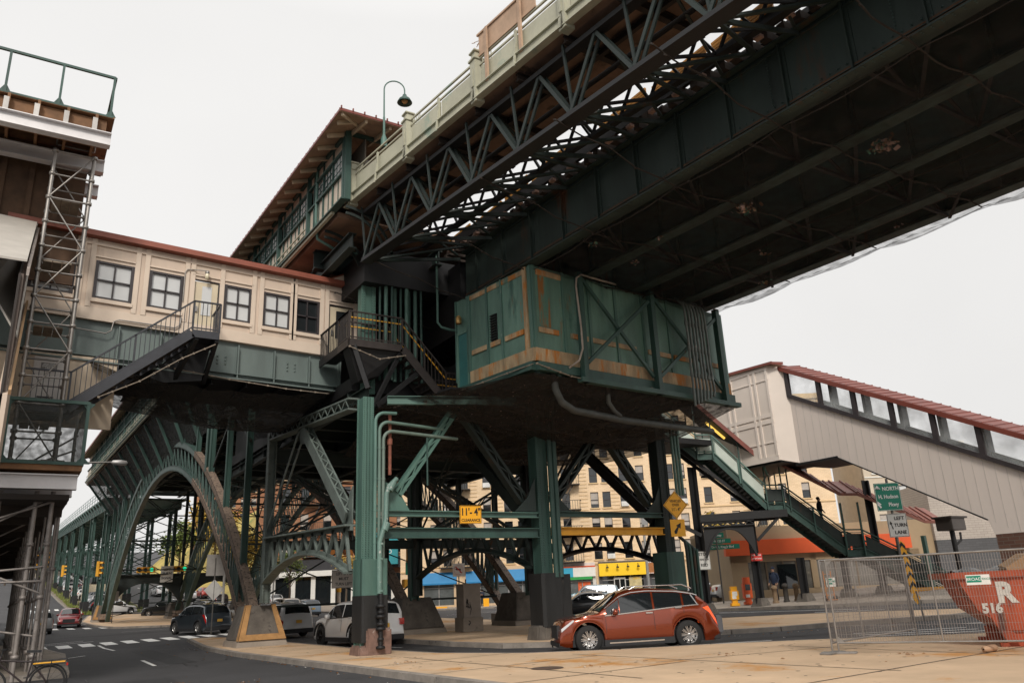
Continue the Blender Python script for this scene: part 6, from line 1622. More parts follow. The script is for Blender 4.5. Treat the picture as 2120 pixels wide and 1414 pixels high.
# the red SUV in front
c = car('red_suv', 'dark orange red SUV with chrome trim turning left in the foreground lane', 'car', 'crossover', ('paint_red_brown', (.24, .038, .010), .55, .2), 4.67, 1.88, 1.70, 16.05, 19.12, 154.8, lit=True, wr=.385, spokes=10, detail=1, roofrack=True)
b = MB(); b.box((2.38, -.45, .32), (2.62, -.2, .85)); b.build('torn_bumper', M('grey_rag', (.14, .14, .15), .8), c, bevel=.05)
b = MB(); b.lathe([(.03, -.12), (.04, .12)], 10, 'x', (2.4, .55, .3)); b.build('exhaust', chrome, c)
WHT = ('paint_white', (.72, .72, .72), .05); SIL = ('paint_silver', (.50, .50, .51), .6); BLK = ('paint_black', (.012, .012, .014), .2); GRY = ('paint_grey', (.13, .15, .17), .5)
car('white_suv', 'white boxy SUV half hidden behind the front column', 'car', 'boxy', WHT, 4.6, 1.86, 1.72, 12.75, 32.6, 97, wr=.40, rim=rimD)
car('white_hybrid', 'white minivan with black rear window seen from behind, beside the orange edged pier', 'car', 'van', ('paint_pearl', (.66, .66, .66), .1), 4.9, 1.92, 1.72, 12.8, 44.6, 103, roofrack=True, wr=.37)
car('dark_suv', 'dark slate SUV waiting in front of the near arch opening', 'car', 'suv', ('paint_slate', (.035, .045, .055), .4), 4.7, 1.85, 1.75, 10.95, 54.2, 106, roofrack=True, wr=.37)
car('red_suv', 'small wine red SUV coming towards the camera on the left street', 'car', 'suv', ('paint_wine', (.22, .012, .014), .3), 4.6, 1.9, 1.72, 6.2, 89, -96, detail=1)
car('grey_suv', 'silver grey SUV partly hidden by the scaffold poles', 'car', 'suv', ('paint_silvergrey', (.28, .28, .28), .5), 4.6, 1.86, 1.72, 2.9, 74.5, 95)
car('black_suv', 'black SUV crossing behind the far island, below the hanging traffic lights', 'car', 'boxy', BLK, 4.9, 1.98, 1.8, 16.9, 103, 150, wr=.38)
car('pickup', 'silver pickup half hidden behind the black SUV', 'car', 'sedan', SIL, 5.2, 1.9, 1.5, 21.2, 106, 160, detail=0)
car('blue_suv', 'pale blue silver SUV driving left in front of the yellow awning', 'car', 'boxy', ('paint_pale_blue', (.20, .26, .30), .2), 4.7, 1.85, 1.76, 41.2, 53.9, 147, wr=.35)
car('black_coupe', 'low black coupe just behind the bonnet of the foreground red SUV', 'car', 'sedan', BLK, 4.7, 1.85, 1.45, 30.8, 41.0, 150, wr=.34)
car('white_car', 'white saloon behind the red SUV roof in front of the brown awning', 'car', 'sedan', WHT, 4.7, 1.8, 1.5, 42.5, 46.5, 150, detail=0)
car('silver_suv', 'silver SUV parked between the right column and the stop sign', 'car', 'suv', SIL, 4.7, 1.85, 1.75, 45.5, 43.8, 150, detail=0)
car('white_car', 'white taxi sized car seen through the orange shop corner', 'car', 'sedan', WHT, 4.6, 1.8, 1.5, 44.6, 40.6, -30, detail=0)
car('beige_suv', 'champagne boxy SUV from behind with orange tail lamps, right of the speed sign', 'car', 'boxy', ('paint_champagne', (.50, .45, .38), .3), 4.9, 1.95, 1.85, 23.6, 79.5, 93, lit=False)
car('blue_grey_wagon', 'blue grey wagon parked just right of the champagne SUV', 'car', 'suv', ('paint_bluegrey', (.12, .17, .22), .4), 4.6, 1.85, 1.65, 26.6, 82.5, 95, detail=0)
car('white_sedan', 'white saloon with dark rear glass above the minivan roof', 'car', 'sedan', WHT, 4.7, 1.8, 1.45, 21.4, 85, 100, detail=0)
car('dark_wagon', 'dark car at the kerb right of the pedestrian signal pole', 'car', 'suv', GRY, 4.6, 1.8, 1.6, 32.5, 80.5, 120, detail=0)
# parked and distant cars
far = []
base = car('parked_car', 'white car nearest the grassy verge, parked under the far viaduct', 'car', 'suv', WHT, 4.6, 1.85, 1.7, 12.6, 112, 20, detail=0, group='cars parked under the far viaduct')
cols = [BLK, SIL, GRY, WHT, SIL, ('paint_maroon', (.16, .015, .015), .3), WHT, BLK, SIL, GRY, WHT, SIL]
labs = ['black car parked second under the far viaduct', 'silver car parked third under the far viaduct', 'slate car parked behind the black one under the far viaduct']
for i, cc in enumerate(cols):
    y = 120+i*8.5; k = copy_tree(base); k.location = (12.3+.5*(i % 3), y, g(12.5, y)+.1); k.rotation_euler.z = R(20+180+rnd.uniform(-12, 12))
    pm = paint(*cc)
    for ch in k.children:
        if ch.name.startswith(('body', 'wing_mirror')): ch.data = ch.data.copy(); ch.data.materials[0] = pm
    nm = {'paint_black': 'black', 'paint_silver': 'silver', 'paint_grey': 'slate', 'paint_white': 'white', 'paint_maroon': 'maroon'}[cc[0]]
    k['label'] = '%s car parked under the far viaduct, %s along the row' % (nm, ['second', 'third', 'fourth', 'fifth', 'sixth', 'seventh', 'eighth', 'ninth', 'tenth', 'eleventh', 'twelfth', 'last'][i])
for i, (x, y, cc, hd, lb) in enumerate(((20.5, 100, WHT, 60, 'white car waiting beyond the near arch, left of its brown leg'), (26.5, 121, BLK, 95, 'black car going uphill beyond the arches'), (24.8, 134, SIL, 95, 'silver car going uphill beyond the arches'), (28.5, 140, ('paint_red2', (.3, .03, .02), .2), 95, 'red car on the far slope seen under the crossbeam'), (31.5, 112, WHT, 95, 'white car by the kerb on the far slope'), (31.8, 128, GRY, 95, 'slate car by the kerb on the far slope'), (23.3, 150, WHT, 95, 'small white car farthest up the slope'), (-.9, 92, WHT, 90, 'white car parked at the left kerb behind the shed poles'), (-.6, 104, BLK, 90, 'black car parked at the left kerb behind the shed poles'))):
    k = copy_tree(base); k.location = (x, y, g(x, y)); k.rotation_euler.z = R(hd)+math.pi; pm = paint(*cc)
    for ch in k.children:
        if ch.name.startswith(('body', 'wing_mirror')): ch.data = ch.data.copy(); ch.data.materials[0] = pm
    k['label'] = lb; k['group'] = 'distant cars'; 
# bus-like white van among parked cars
vn = thing('white_van', 'cream box van parked among the cars under the far viaduct', 'van', (13.5, 138, g(13.5, 138)), R(10))
b = MB(); b.box((-2.6, -1, .5), (1.6, 1, 2.7)); b.box((1.6, -.95, .5), (2.7, .95, 1.5)); b.poly([(1.6, -.95, 1.5), (2.2, -.95, 1.5), (1.6, -.95, 2.3)], (0, 1.9, 0)); b.build('body', M('van_cream', (.6, .52, .38), .5), vn, bevel=.05)
b = MB(); b.box((-2.62, -.8, 1.6), (-2.6, -.1, 2.2)); b.box((-2.62, .1, 1.6), (-2.6, .8, 2.2)); b.build('rear_window', autoG, vn)
for x in (-1.6, 1.8):
    for s in (-1, 1): wheel(vn, .36, .22, x, s*.9, rimM, 8, True, s)
# ================================================================ BICYCLE
def bicycle():
    x, y = 1.75, 25.0
    t = thing('bicycle', 'delivery bicycle with a yellow striped rear rack chained at the shed pole, lower left corner', 'bicycle', (.62, 21.15, 0), R(176))
    bk = M('bike_black', (.012, .012, .013), .4)
    for x, nm in ((-.55, 'wheel'), (.55, 'wheel')):
        b = MB(); n = 28
        b.tube([(.33*math.cos(2*math.pi*k/n), 0, .33*math.sin(2*math.pi*k/n)) for k in range(n+1)], .025, 6)
        b.lathe([(.03, -.04), (.03, .04)], 8, 'y')
        for k in range(12): a = 2*math.pi*k/12; b.beam((0, 0, 0), (.32*math.cos(a), 0, .32*math.sin(a)), .004, .004, (0, 1, 0))
        w_ = b.build('wheel', tyre, t); w_.location = (x, 0, .34)
    b = MB()
    for p, q in (((-.55, 0, .34), (-.15, 0, .32)), ((-.55, 0, .34), (-.22, 0, .78)), ((-.15, 0, .32), (-.24, 0, .88)), ((-.15, 0, .32), (.38, 0, .78)), ((-.22, 0, .78), (.36, 0, .84)), ((.36, 0, .92), (.55, 0, .34))): b.tube([p, q], .02, 6)
    b.build('frame', M('bike_frame_dark', (.03, .02, .02), .4, 0, .2, 5, (.45, .08, .02), .15, 6), t)
    b = MB(); b.tube([(-.24, 0, .88), (-.25, 0, .96)], .015, 6); b.poly([(-.38, -.09, .96), (-.1, -.03, .97), (-.1, .03, .97), (-.38, .09, .96)], (0, 0, .05)); b.build('saddle', bk, t)
    b = MB(); b.tube([(.36, 0, .92), (.34, 0, 1.04)], .015, 6); b.tube([(.28, -.3, 1.06), (.36, -.1, 1.06), (.36, .1, 1.06), (.28, .3, 1.06)], .015, 6); b.build('handlebar', bk, t)
    b = MB()
    for s in (-.08, .08): b.tube([(-.25, s, .78), (-.9, s, .80)], .01, 5); b.tube([(-.9, s, .8), (-.86, s, .72), (-.25, s, .70)], .01, 5)
    for k in range(6): b.tube([(-.3-k*.11, -.08, .79), (-.3-k*.11, .08, .79)], .008, 5)
    b.tube([(-.55, .1, .34), (-.6, .1, .78)], .01, 5); b.tube([(-.55, -.1, .34), (-.6, -.1, .78)], .01, 5); rk = b.build('rack', bk, t)
    b = MB(); b.tube([(-.25, .09, .735), (-.86, .09, .745)], .014, 5); b.tube([(-.25, -.09, .735), (-.86, -.09, .745)], .014, 5); b.build('stripe', yelB, rk)
    b = MB(); b.box((-.92, -.04, .66), (-.88, .04, .72)); b.build('reflector', lampR, t)
    n = 14; b = MB(); b.tube([(-.55+.38*math.cos(R(a)), 0, .34+.38*math.sin(R(a))) for a in range(20, 190, 12)], .02, 5); b.build('mudguard', bk, t)
    b = MB(); b.lathe([(.09, -.01), (.09, .01)], 12, 'y', (-.15, 0, .32)); b.box((-.2, -.1, .16), (-.1, -.05, .18)); b.box((-.2, .05, .46), (-.1, .1, .48)); b.build('crank', bk, t)
bicycle()
# ================================================================ PEOPLE
def person(label, x, y, heading, top, legs, skin=(.30, .17, .11), hair=None, hood=False, pose='stand', z=None, bag=False, H=1.76):
    t = thing('person', label, 'person', (x, y, g(x, y)+.15 if z is None else z), R(heading))
    s = H/1.76
    sm = M('skin_%d' % len(MATS), skin, .6, 0, .05); tm = M('top_%d' % len(MATS), top, .85, 0, .15, 4); lm = M('trousers_%d' % len(MATS), legs, .85, 0, .15, 4)
    # joints (local: +x = facing)
    J = {'pelvis': (0, 0, .95), 'chest': (0, 0, 1.28), 'neck': (0, 0, 1.47), 'head0': (.01, 0, 1.56), 'head1': (.02, 0, 1.68)}
    for q, sg in (('l', 1), ('r', -1)):
        st_ = .0
        kx, fx = (.06, .0) if pose != 'walk' else ((.16, .10) if sg > 0 else (.02, -.22))
        J['hip'+q] = (0, .09*sg, .92); J['knee'+q] = (kx*.8, .105*sg, .50); J['ank'+q] = (fx, .11*sg, .09); J['toe'+q] = (fx+.17, .13*sg, .035)
        J['sh'+q] = (0, .19*sg, 1.42)
        if pose == 'fold': J['el'+q] = (.04, .27*sg, 1.15); J['wr'+q] = (.22, .06*sg, 1.17)
        else: J['el'+q] = (-.03, .26*sg, 1.13); J['wr'+q] = (.12, .24*sg, .93)
    E = [('pelvis', 'chest'), ('chest', 'neck'), ('neck', 'head0'), ('head0', 'head1')]
    for q in 'lr': E += [('pelvis', 'hip'+q), ('hip'+q, 'knee'+q), ('knee'+q, 'ank'+q), ('ank'+q, 'toe'+q), ('chest', 'sh'+q), ('sh'+q, 'el'+q), ('el'+q, 'wr'+q)]
    RAD = {'pelvis': (.15, .12), 'chest': (.17, .125), 'neck': (.06, .06), 'head0': (.085, .075), 'head1': (.095, .085)}
    for q in 'lr': RAD.update({'hip'+q: (.09, .09), 'knee'+q: (.062, .062), 'ank'+q: (.045, .045), 'toe'+q: (.04, .03), 'sh'+q: (.07, .07), 'el'+q: (.047, .047), 'wr'+q: (.032, .03)})
    for q, sg in (('l', 1), ('r', -1)):    # hands: palm + five fingers
        wv = V(*J['wr'+q]); d = (wv-V(*J['el'+q])).normalized(); sd = V(0, 1, 0).cross(d).normalized()
        pm = wv+d*.07; J['pa'+q] = tuple(pm); RAD['pa'+q] = (.028, .022); E.append(('wr'+q, 'pa'+q))
        for k in range(4): J['f%d%s' % (k, q)] = tuple(pm+d*(.075-.008*abs(k-1.2))+sd*((k-1.5)*.02)); RAD['f%d%s' % (k, q)] = (.009, .009); E.append(('pa'+q, 'f%d%s' % (k, q)))
        J['th'+q] = tuple(wv+d*.06+sd*.05); RAD['th'+q] = (.010, .010); E.append(('wr'+q, 'th'+q))
    names = list(J); me = bpy.data.meshes.new('body'); me.from_pydata([V(J[n])*s for n in names], [(names.index(a), names.index(c)) for a, c in E], [])
    o = bpy.data.objects.new('body', me); COL.objects.link(o); md = o.modifiers.new('Skin', 'SKIN'); o.modifiers.new('Sub', 'SUBSURF').levels = 2
    md.use_smooth_shade = True
    me.update(); bm = bmesh.new(); bm.from_mesh(me); lay = bm.verts.layers.skin.verify(); bm.verts.ensure_lookup_table()
    for i, n in enumerate(names): bm.verts[i][lay].radius = tuple(r_*s for r_ in RAD[n]); bm.verts[i][lay].use_root = (n == 'pelvis')
    bm.to_mesh(me); bm.free()
    dg = bpy.context.evaluated_depsgraph_get(); nm = bpy.data.meshes.new_from_object(o.evaluated_get(dg)); bpy.data.objects.remove(o)
    nm.materials.clear()
    for q in (sm, tm, lm, clad): nm.materials.append(q)
    for p in nm.polygons:
        c = p.center/s; p.use_smooth = True
        if c.z > 1.50: p.material_index = 0
        elif c.z < .10: p.material_index = 3
        elif c.z < .96 and abs(c.y) < .21: p.material_index = 2
        else: p.material_index = 1
        for q in 'lr':
            if (V(c)-V(J['wr'+q])).dot((V(J['wr'+q])-V(J['el'+q])).normalized()) > -.01 and (V(c)-V(J['pa'+q])).length < .17: p.material_index = 0
    o = bpy.data.objects.new('body', nm); COL.objects.link(o); o.parent = t
    def ell(b, c, r, n=12): 
        vs = []; 
        for i in range(n//2+1):
            for k in range(n): a = math.pi*i/(n//2); q = 2*math.pi*k/n; vs.append((c[0]+r[0]*math.sin(a)*math.cos(q), c[1]+r[1]*math.sin(a)*math.sin(q), c[2]+r[2]*math.cos(a)))
        b.add([V(v)*s for v in vs], [(i*n+k, i*n+(k+1) % n, (i+1)*n+(k+1) % n, (i+1)*n+k) for i in range(n//2) for k in range(n)], True)
    b = MB(); ell(b, (.112, 0, 1.615), (.016, .012, .025)); ell(b, (.02, .088, 1.62), (.02, .012, .032)); ell(b, (.02, -.088, 1.62), (.02, .012, .032)); b.build('face', sm, t)
    b = MB(); ell(b, (.100, .035, 1.645), (.008, .012, .007)); ell(b, (.100, -.035, 1.645), (.008, .012, .007)); ell(b, (.100, 0, 1.575), (.008, .025, .006)); b.build('eyes_and_mouth', inkB, t)
    hm = M('hair_%d' % len(MATS), hair or (.02, .015, .012), .8)
    b = MB(); ell(b, (-.012, 0, 1.675), (.108, .10, .10)); b.build('hood' if hood else 'hair', tm if hood else hm, t)
    b = MB(); ell(b, (0, 0, 1.18), (.155, .20, .30)); ell(b, (0, 0, .95), (.13, .17, .12)); b.build('jacket', tm, t)
    if bag: b = MB(); b.box((-.30*s, -.16*s, 1.05*s), (-.14*s, .16*s, 1.45*s)); b.build('backpack', clad, t, bevel=.04)
    return t
person('officer in dark uniform with folded arms standing before the beige shopfront', 45.0, 78.4, 215, (.02, .025, .045), (.012, .014, .02), pose='fold', bag=True, H=1.8)
person('person in navy hooded jacket and dark trousers standing behind the bollards by the orange shop', 38.3, 32.6, 190, (.012, .022, .05), (.015, .018, .03), hood=True, H=1.95)
person('person in black coming down the covered stair, upper body above the parapet', 38.85, 29.15, -33, (.015, .013, .012), (.02, .02, .02), pose='walk', z=4.4)
person('pedestrian in grey at the corner beside the shop doors', 46.3, 44.6, 160, (.12, .1, .1), (.02, .02, .03))
# ================================================================ SIGNS, SIGNALS, STREET FURNITURE
def rot_face(ang): return (R(90), 0, ang)
def board(b, w, h, t=.012, r=.03, x0=0, z0=0):
    b.box((x0-w/2, -t, z0-h/2), (x0+w/2, t, z0+h/2))
def sign(name, label, loc, az, w, h, m, border=inkB, lines=(), bd=.02):
    t = thing(name, label, 'sign', loc, R(az))          # face looks along local -Y
    b = MB(); board(b, w, h); b.build('panel', m, t, bevel=.004)
    if border:
        b = MB(); y = -.0145
        for (a, c) in (((-w/2+bd, h/2-bd), (w/2-bd, h/2-bd)), ((-w/2+bd, -h/2+bd), (w/2-bd, -h/2+bd)), ((-w/2+bd, -h/2+bd), (-w/2+bd, h/2-bd)), ((w/2-bd, -h/2+bd), (w/2-bd, h/2-bd))):
            b.beam((a[0], y, a[1]), (c[0], y, c[1]), .003, .012 if a[0] != c[0] else .012, (0, 0, 1) if a[0] != c[0] else (1, 0, 0))
        b.build('border', border, t)
    for (s, sz, dx, dz, mm, *o) in lines:
        text('lettering', s, sz, mm, t, (dx, -.016, dz), (R(90), 0, 0), sx=(o[0] if o else 1), bold=sz*.022)
    return t
sign('clearance_sign', 'yellow clearance sign reading eleven feet four inches on the front crossbeam', (13.38, 23.93, 4.34), -6, .80, .60, yel, inkB, [("11'- 4\"", .34, 0, .08, inkB, .82), ('CLEARANCE', .13, 0, -.19, inkB, .95)])
# diamond
ds = thing('warning_sign', 'yellow diamond sign about tall vehicles on the right front column', 'sign', (22.42, 23.45, 4.77), R(-18))
b = MB(); b.poly([(0, 0, -.55), (.52, 0, 0), (0, 0, .55), (-.52, 0, 0)], (0, .02, 0)); b.build('panel', yel, ds)
b = MB(); P4 = [(0, -.004, -.51), (.48, -.004, 0), (0, -.004, .51), (-.48, -.004, 0)]
for i in range(4): b.beam(P4[i], P4[(i+1) % 4], .012, .003, (0, 1, 0))
b.build('border', inkB, ds)
for s, z, sz in (('VEHICLES', .15, .14), ('OVER', 0, .15), ("11'- 4\"", -.18, .19)): text('lettering', s, sz, inkB, ds, (0, -.006, z), (R(90), 0, 0), sx=.8)
ar = thing('arrow_sign', 'yellow square sign with a black up right arrow below the diamond sign', 'sign', (22.42, 23.45, 3.88), R(-18))
b = MB(); board(b, .62, .66); b.build('panel', yel, ar, bevel=.004)
b = MB(); b.poly([(-.16, -.016, -.22), (-.07, -.016, -.22), (.04, -.016, .02), (.10, -.016, -.04), (.14, -.016, .2), (-.08, -.016, .09), (-.02, -.016, .05), (-.17, -.016, -.12)], (0, .002, 0)); b.build('arrow', inkB, ar)
# green route sign + left turn lane on a pole
def pole(name, label, x, y, h, r=.05, m=signK, cat='pole', z=None, base=False):
    t = thing(name, label, cat, (x, y, g(x, y)+.1 if z is None else z))
    b = MB(); b.tube([(0, 0, 0), (0, 0, h)], r, 8)
    if base: b.box((-r*2.6, -r*2.6, 0), (r*2.6, r*2.6, r*2.2))
    b.build('shaft', m, t); return t
px_, py_ = 26.95, 17.2
pole('sign_pole', 'grey pole on the median carrying the green route sign and chevron marker', px_, py_, 4.9, .045)
gs = sign('route_sign', 'green highway sign reading north H. Hudson Pkwy', (26.75, 17.12, 4.42), -38, .88, .98, signG, inkW, [('NORTH', .19, .12, .28, inkW, .85), ('H. Hudson', .19, 0, .0, inkW, .82), ('Pkwy', .19, .14, -.28, inkW, .85)])
b = MB(); b.lathe([(.11, -.018), (.11, -.014)], 16, 'y', (-.33, 0, .28)); b.poly([(-.44, -.018, .28), (-.22, -.018, .28), (-.33, -.018, .42)], (0, .002, 0)); b.build('route_shield', inkW, gs)
text('lettering', '9A', .11, inkB, gs, (-.33, -.022, .28), (R(90), 0, 0))
b = MB(); b.poly([(-.34, -.018, -.4), (-.28, -.018, -.36), (-.33, -.018, -.28), (-.27, -.018, -.26), (-.4, -.018, -.14), (-.42, -.018, -.31), (-.38, -.018, -.30)], (0, .002, 0)); b.build('arrow', inkW, gs)
ls = sign('lane_sign', 'white sign reading left turn lane below the green sign', (26.98, 17.1, 3.42), -38, .68, .82, signW, inkB, [('LEFT', .17, .08, .24, inkB), ('TURN', .17, .1, 0, inkB), ('LANE', .17, .06, -.25, inkB)])
b = MB(); b.poly([(-.2, -.017, -.14), (-.16, -.017, -.12), (-.21, -.017, .05), (-.17, -.017, .06), (-.25, -.017, .16), (-.27, -.017, .03), (-.235, -.017, .04)], (0, .002, 0)); b.build('arrow', inkB, ls)
# chevron object marker leaning
cm = thing('chevron_marker', 'tall leaning yellow and black chevron marker ending in a diamond on the median', 'marker', (27.7, 17.35, .16), R(-38))
b = MB(); b.beam((.12, 0, 0), (0, 0, 1.0), .05, .05); b.build('post', signK, cm)
b = MB(); dx = lambda z: -.1*(z-.5)
b.poly([(dx(.9)-.12, -.02, .92), (dx(.9)+.12, -.02, .92), (dx(2.5)+.12, -.02, 2.62), (dx(2.5), -.02, 2.75), (dx(2.5)-.12, -.02, 2.62)], (0, .02, 0)); b.poly([(dx(.7), -.02, .55), (dx(.7)+.14, -.02, .78), (dx(.9), -.02, 1.0), (dx(.7)-.14, -.02, .78)], (0, .02, 0)); b.build('panel', yel, cm)
b = MB()
for k in range(5):
    z = 1.05+k*.34; c = dx(z); b.poly([(c-.12, -.024, z), (c, -.024, z+.16), (c+.12, -.024, z), (c+.12, -.024, z+.14), (c, -.024, z+.30), (c-.12, -.024, z+.14)], (0, .002, 0))
b.build('chevron', inkB, cm)
# signs under the viaduct
sign('lane_sign', 'grey white sign reading left lane must turn left beside the front column', (13.1, 35.2, 2.68), -20, 1.05, .78, M('sign_dull', (.30, .27, .24), .5, 0, .1), inkB, [('LEFT LANE', .17, 0, .22, inkB, .85), ('MUST', .17, 0, 0, inkB), ('TURN LEFT', .17, 0, -.22, inkB, .85)])
pole('sign_pole', 'black pole of the left lane sign behind the front column', 13.1, 35.25, 2.4, .04, black)
pole('sign_pole', 'thin black pole carrying the round no left turn sign', 25.6, 47.6, 3.6, .035, black)
nt_ = thing('no_left_turn_sign', 'white square sign with red crossed circle over a left turn arrow', 'sign', (25.55, 47.5, 3.35), R(-30))
b = MB(); board(b, .78, .82); b.build('panel', signW, nt_)
b = MB()
n = 24
for i in range(n): a, c = 2*math.pi*i/n, 2*math.pi*(i+1)/n; b.beam((.30*math.cos(a), -.017, .30*math.sin(a)), (.30*math.cos(c), -.017, .30*math.sin(c)), .004, .06, (0, 1, 0))
b.beam((-.2, -.02, .2), (.2, -.02, -.2), .06, .004, (0, 1, 0)); b.build('prohibition_ring', redS, nt_)
b = MB(); b.beam((.1, -.016, -.18), (.1, -.016, .05), .07, .003, (0, 1, 0)); b.beam((.12, -.016, .05), (-.08, -.016, .05), .07, .003, (0, 1, 0)); b.poly([(-.08, -.017, -.05), (-.22, -.017, .05), (-.08, -.017, .15)], (0, .002, 0)); b.build('arrow', inkB, nt_)
sp_ = pole('sign_pole', 'white pole of the speed limit sign before the autumn trees', 23.1, 81.5, 5.2, .07, M('pole_white', (.5, .49, .47), .5)); 
sign('speed_sign', 'white speed limit sign reading twenty five', (23.1, 81.4, 4.75), -20, .9, 1.35, signW, None, [('SPEED\nLIMIT', .2, 0, .34, inkB), ('25', .55, 0, -.22, inkB)])
sign('stop_line_sign', 'white sign reading stop here on red on the black stair column', (33.0, 32.75, 2.98), -33, .68, .98, signW, inkB, [('STOP', .22, 0, .33, inkB), ('HERE ON', .13, 0, .05, inkB), ('RED', .22, 0, -.25, inkB)])
for k, (s, w_) in enumerate((('Broadway', 1.0), ('W 125 ST', 1.5), ('Dr M L King Jr Blvd', 2.2))):
    sign('street_name_sign', ['small green street sign reading Broadway, topmost of three', 'green street sign reading W 125 ST, middle of three', 'widest green street sign, lowest of three'][k], (39.0+.25*k, 37.4, 4.7-.36*k), -33, w_, .3, signG, None, [(s, .2, 0, 0, inkW, .9)])
pole('sign_pole', 'pole carrying the green street name signs at the corner', 39.1, 37.5, 4.4, .05, signK)
sign('red_notice', 'small red notice on the black column with spreading head', (35.5, 31.2, 3.03), -33, .62, .4, redS, None, [('NO TURNS', .1, 0, .1, inkW), ('EXCEPT BUSES', .08, 0, -.08, inkW)])
# backs of signs at left
for x, y, h, s, dia, lb in ((10.7, 49.9, 4.2, 1.0, True, 'dark pole at the plaza tip with a square sign back above a diamond'), (9.9, 90, 2.9, .8, False, 'slim pole with twin grey sign backs on the far island'), (23.9, 43.6, 2.4, .3, False, 'thin post on the median beside the hooked pole')):
    t = thing('sign_post', lb, 'sign post', (x, y, g(x, y)+.13)); b = MB(); b.tube([(0, 0, 0), (0, 0, h)], .04, 6); b.build('shaft', signK, t)
    b = MB(); board(b, s, s*1.15 if not dia else s*1.2, .012, 0, 0, h-.4); b.build('sign_back', M('sign_back_grey', (.36, .34, .32), .5, .3) if 'sign_back_grey' not in MATS else MATS['sign_back_grey'], t)
    if dia: b = MB(); b.poly([(0, -.03, h-2.4), (.55, -.03, h-1.8), (0, -.03, h-1.2), (-.55, -.03, h-1.8)], (0, .02, 0)); b.build('diamond_back', M('sign_back_pale', (.55, .54, .52), .5), t)
# traffic signals
def signal(name, label, loc, az, n=3, horiz=False, ped=False, on=None, sc=1.0):
    t = thing(name, label, 'traffic light', loc, R(az)); t.scale = (sc, sc, sc)
    b = MB(); w_, h_ = .34, .34*n
    if horiz: b.box((-h_/2, 0, -.17), (h_/2, .2, .17))
    else: b.box((-.17, 0, -h_/2), (.17, .2, h_/2))
    b.build('housing', yelB, t, bevel=.02)
    for k in range(n):
        o = (k-(n-1)/2)*.34; c = (o, -.01, 0) if horiz else (0, -.01, -o)
        b = MB(); b.lathe([(.005, -.0), (.11, -.0)], 14, 'y', c); b.build('lens', M('lens_green_lit', (.01, .5, .25), .3, emit=1.0, var=0) if on == k and 'lens_green_lit' not in MATS else MATS['lens_green_lit'] if on == k else MATS.get('lens_off') or M('lens_off', (.02, .02, .02), .3), t)
        b = MB(); pts = [(c[0]+.13*math.cos(R(a)), 0, c[2]+.13*math.sin(R(a))) for a in range(0, 181, 20)]
        for i in range(len(pts)-1): b.poly([pts[i], pts[i+1], (pts[i+1][0], -.2, pts[i+1][2]), (pts[i][0], -.2, pts[i][2])], (0, 0, .008))
        b.build('visor', yelB, t)
    return t
signal('traffic_light', 'horizontal three lens signal with a green arrow, left one on the far crossbeam', (12.55, 90.1, 5.65), -20, 3, True, on=2, sc=1.7)
signal('traffic_light', 'horizontal three lens signal with a green arrow, right one on the far crossbeam', (15.7, 90.1, 5.7), -20, 3, True, on=2, sc=1.7)
sign('signal_notice', 'white left turn signal notice standing on the far crossbeam', (14.6, 90.2, 5.2), -20, 1.2, 1.6, signW, None, [('LEFT', .34, 0, .45, inkB), ('TURN', .34, 0, .05, inkB), ('SIGNAL', .30, 0, -.4, inkB)])
signal('traffic_light', 'yellow signal on a bracket left of the near arch foot', (8.9, 95.6, 6.1), 60, 3, sc=1.5)
signal('traffic_light', 'yellow signal hanging on the mast over the left street, left one', (3.2, 100, 7.1), 0, 3, sc=1.5)
signal('traffic_light', 'yellow signal hanging on the mast over the left street, right one', (4.25, 100, 7.35), 0, 3, sc=1.5)
signal('traffic_light', 'small yellow signal seen sideways on the far viaduct tower', (7.6, 130, 7.5), 90, 3, sc=1.5)
b = MB(); b.tube([(-3, 100.3, 7.3), (4.5, 100.3, 7.4)], .07, 6); tag(b.build('mast_arm', signK), 'horizontal mast arm carrying two signals across the left street', 'mast arm')
# signal pole with two pedestrian heads
sp2 = thing('pedestrian_signal_pole', 'pale pole with yellow band and twin orange pedestrian signals left of the front column', 'signal pole', (23.6, 64.5, .45))
b = MB(); b.lathe([(.42, 0), (.38, .2), (.2, .9), (.17, 1.2), (.13, 5)], 12); b.tube([(0, 0, 5), (0, 0, 13)], .1, 8); b.build('shaft', M('pole_stained', (.42, .36, .30), .7, 0, .2, 2, (.2, .14, .1), .3, 3), sp2)
b = MB(); b.lathe([(.20, 2.0), (.2, 2.6)], 12); b.build('band', yelB, sp2)
for s in (-1, 1): b = MB(); b.box((s*.75-.35, -.3, 4.9), (s*.75+.35, .3, 6.3)); b.build('pedestrian_signal', M('signal_orange', (.62, .20, .02), .5, 0, .1) if 'signal_orange' not in MATS else MATS['signal_orange'], sp2, bevel=.05)
b = MB(); b.tube([(-.7, 0, 6.4), (.7, 0, 6.4)], .06, 6); b.tube([(-.7, 0, 4.8), (.7, 0, 4.8)], .06, 6); b.build('bracket', MATS['signal_orange'], sp2)
# traffic signal pole behind utility box
tp = thing('signal_pole', 'white signal pole with yellow heads left of the utility cabinet', 'signal pole', (25.5, 55, .35))
b = MB(); b.tube([(0, 0, 0), (0, 0, 5.0)], .12, 8); b.build('shaft', M('pole_pale_blue', (.5, .52, .52), .5), tp)
for z, h in ((4.6, 1.5), (2.4, .6)): b = MB(); b.box((-.25 if h > 1 else -.6, -.35, z-h/2), (.3 if h > 1 else .7, .1, z+h/2)); b.build('signal_head', yelB, tp, bevel=.04)
b = MB(); b.box((-.35, -.1, 3.0), (.4, -.05, 3.9)); b.build('sign_plate', signG, tp)
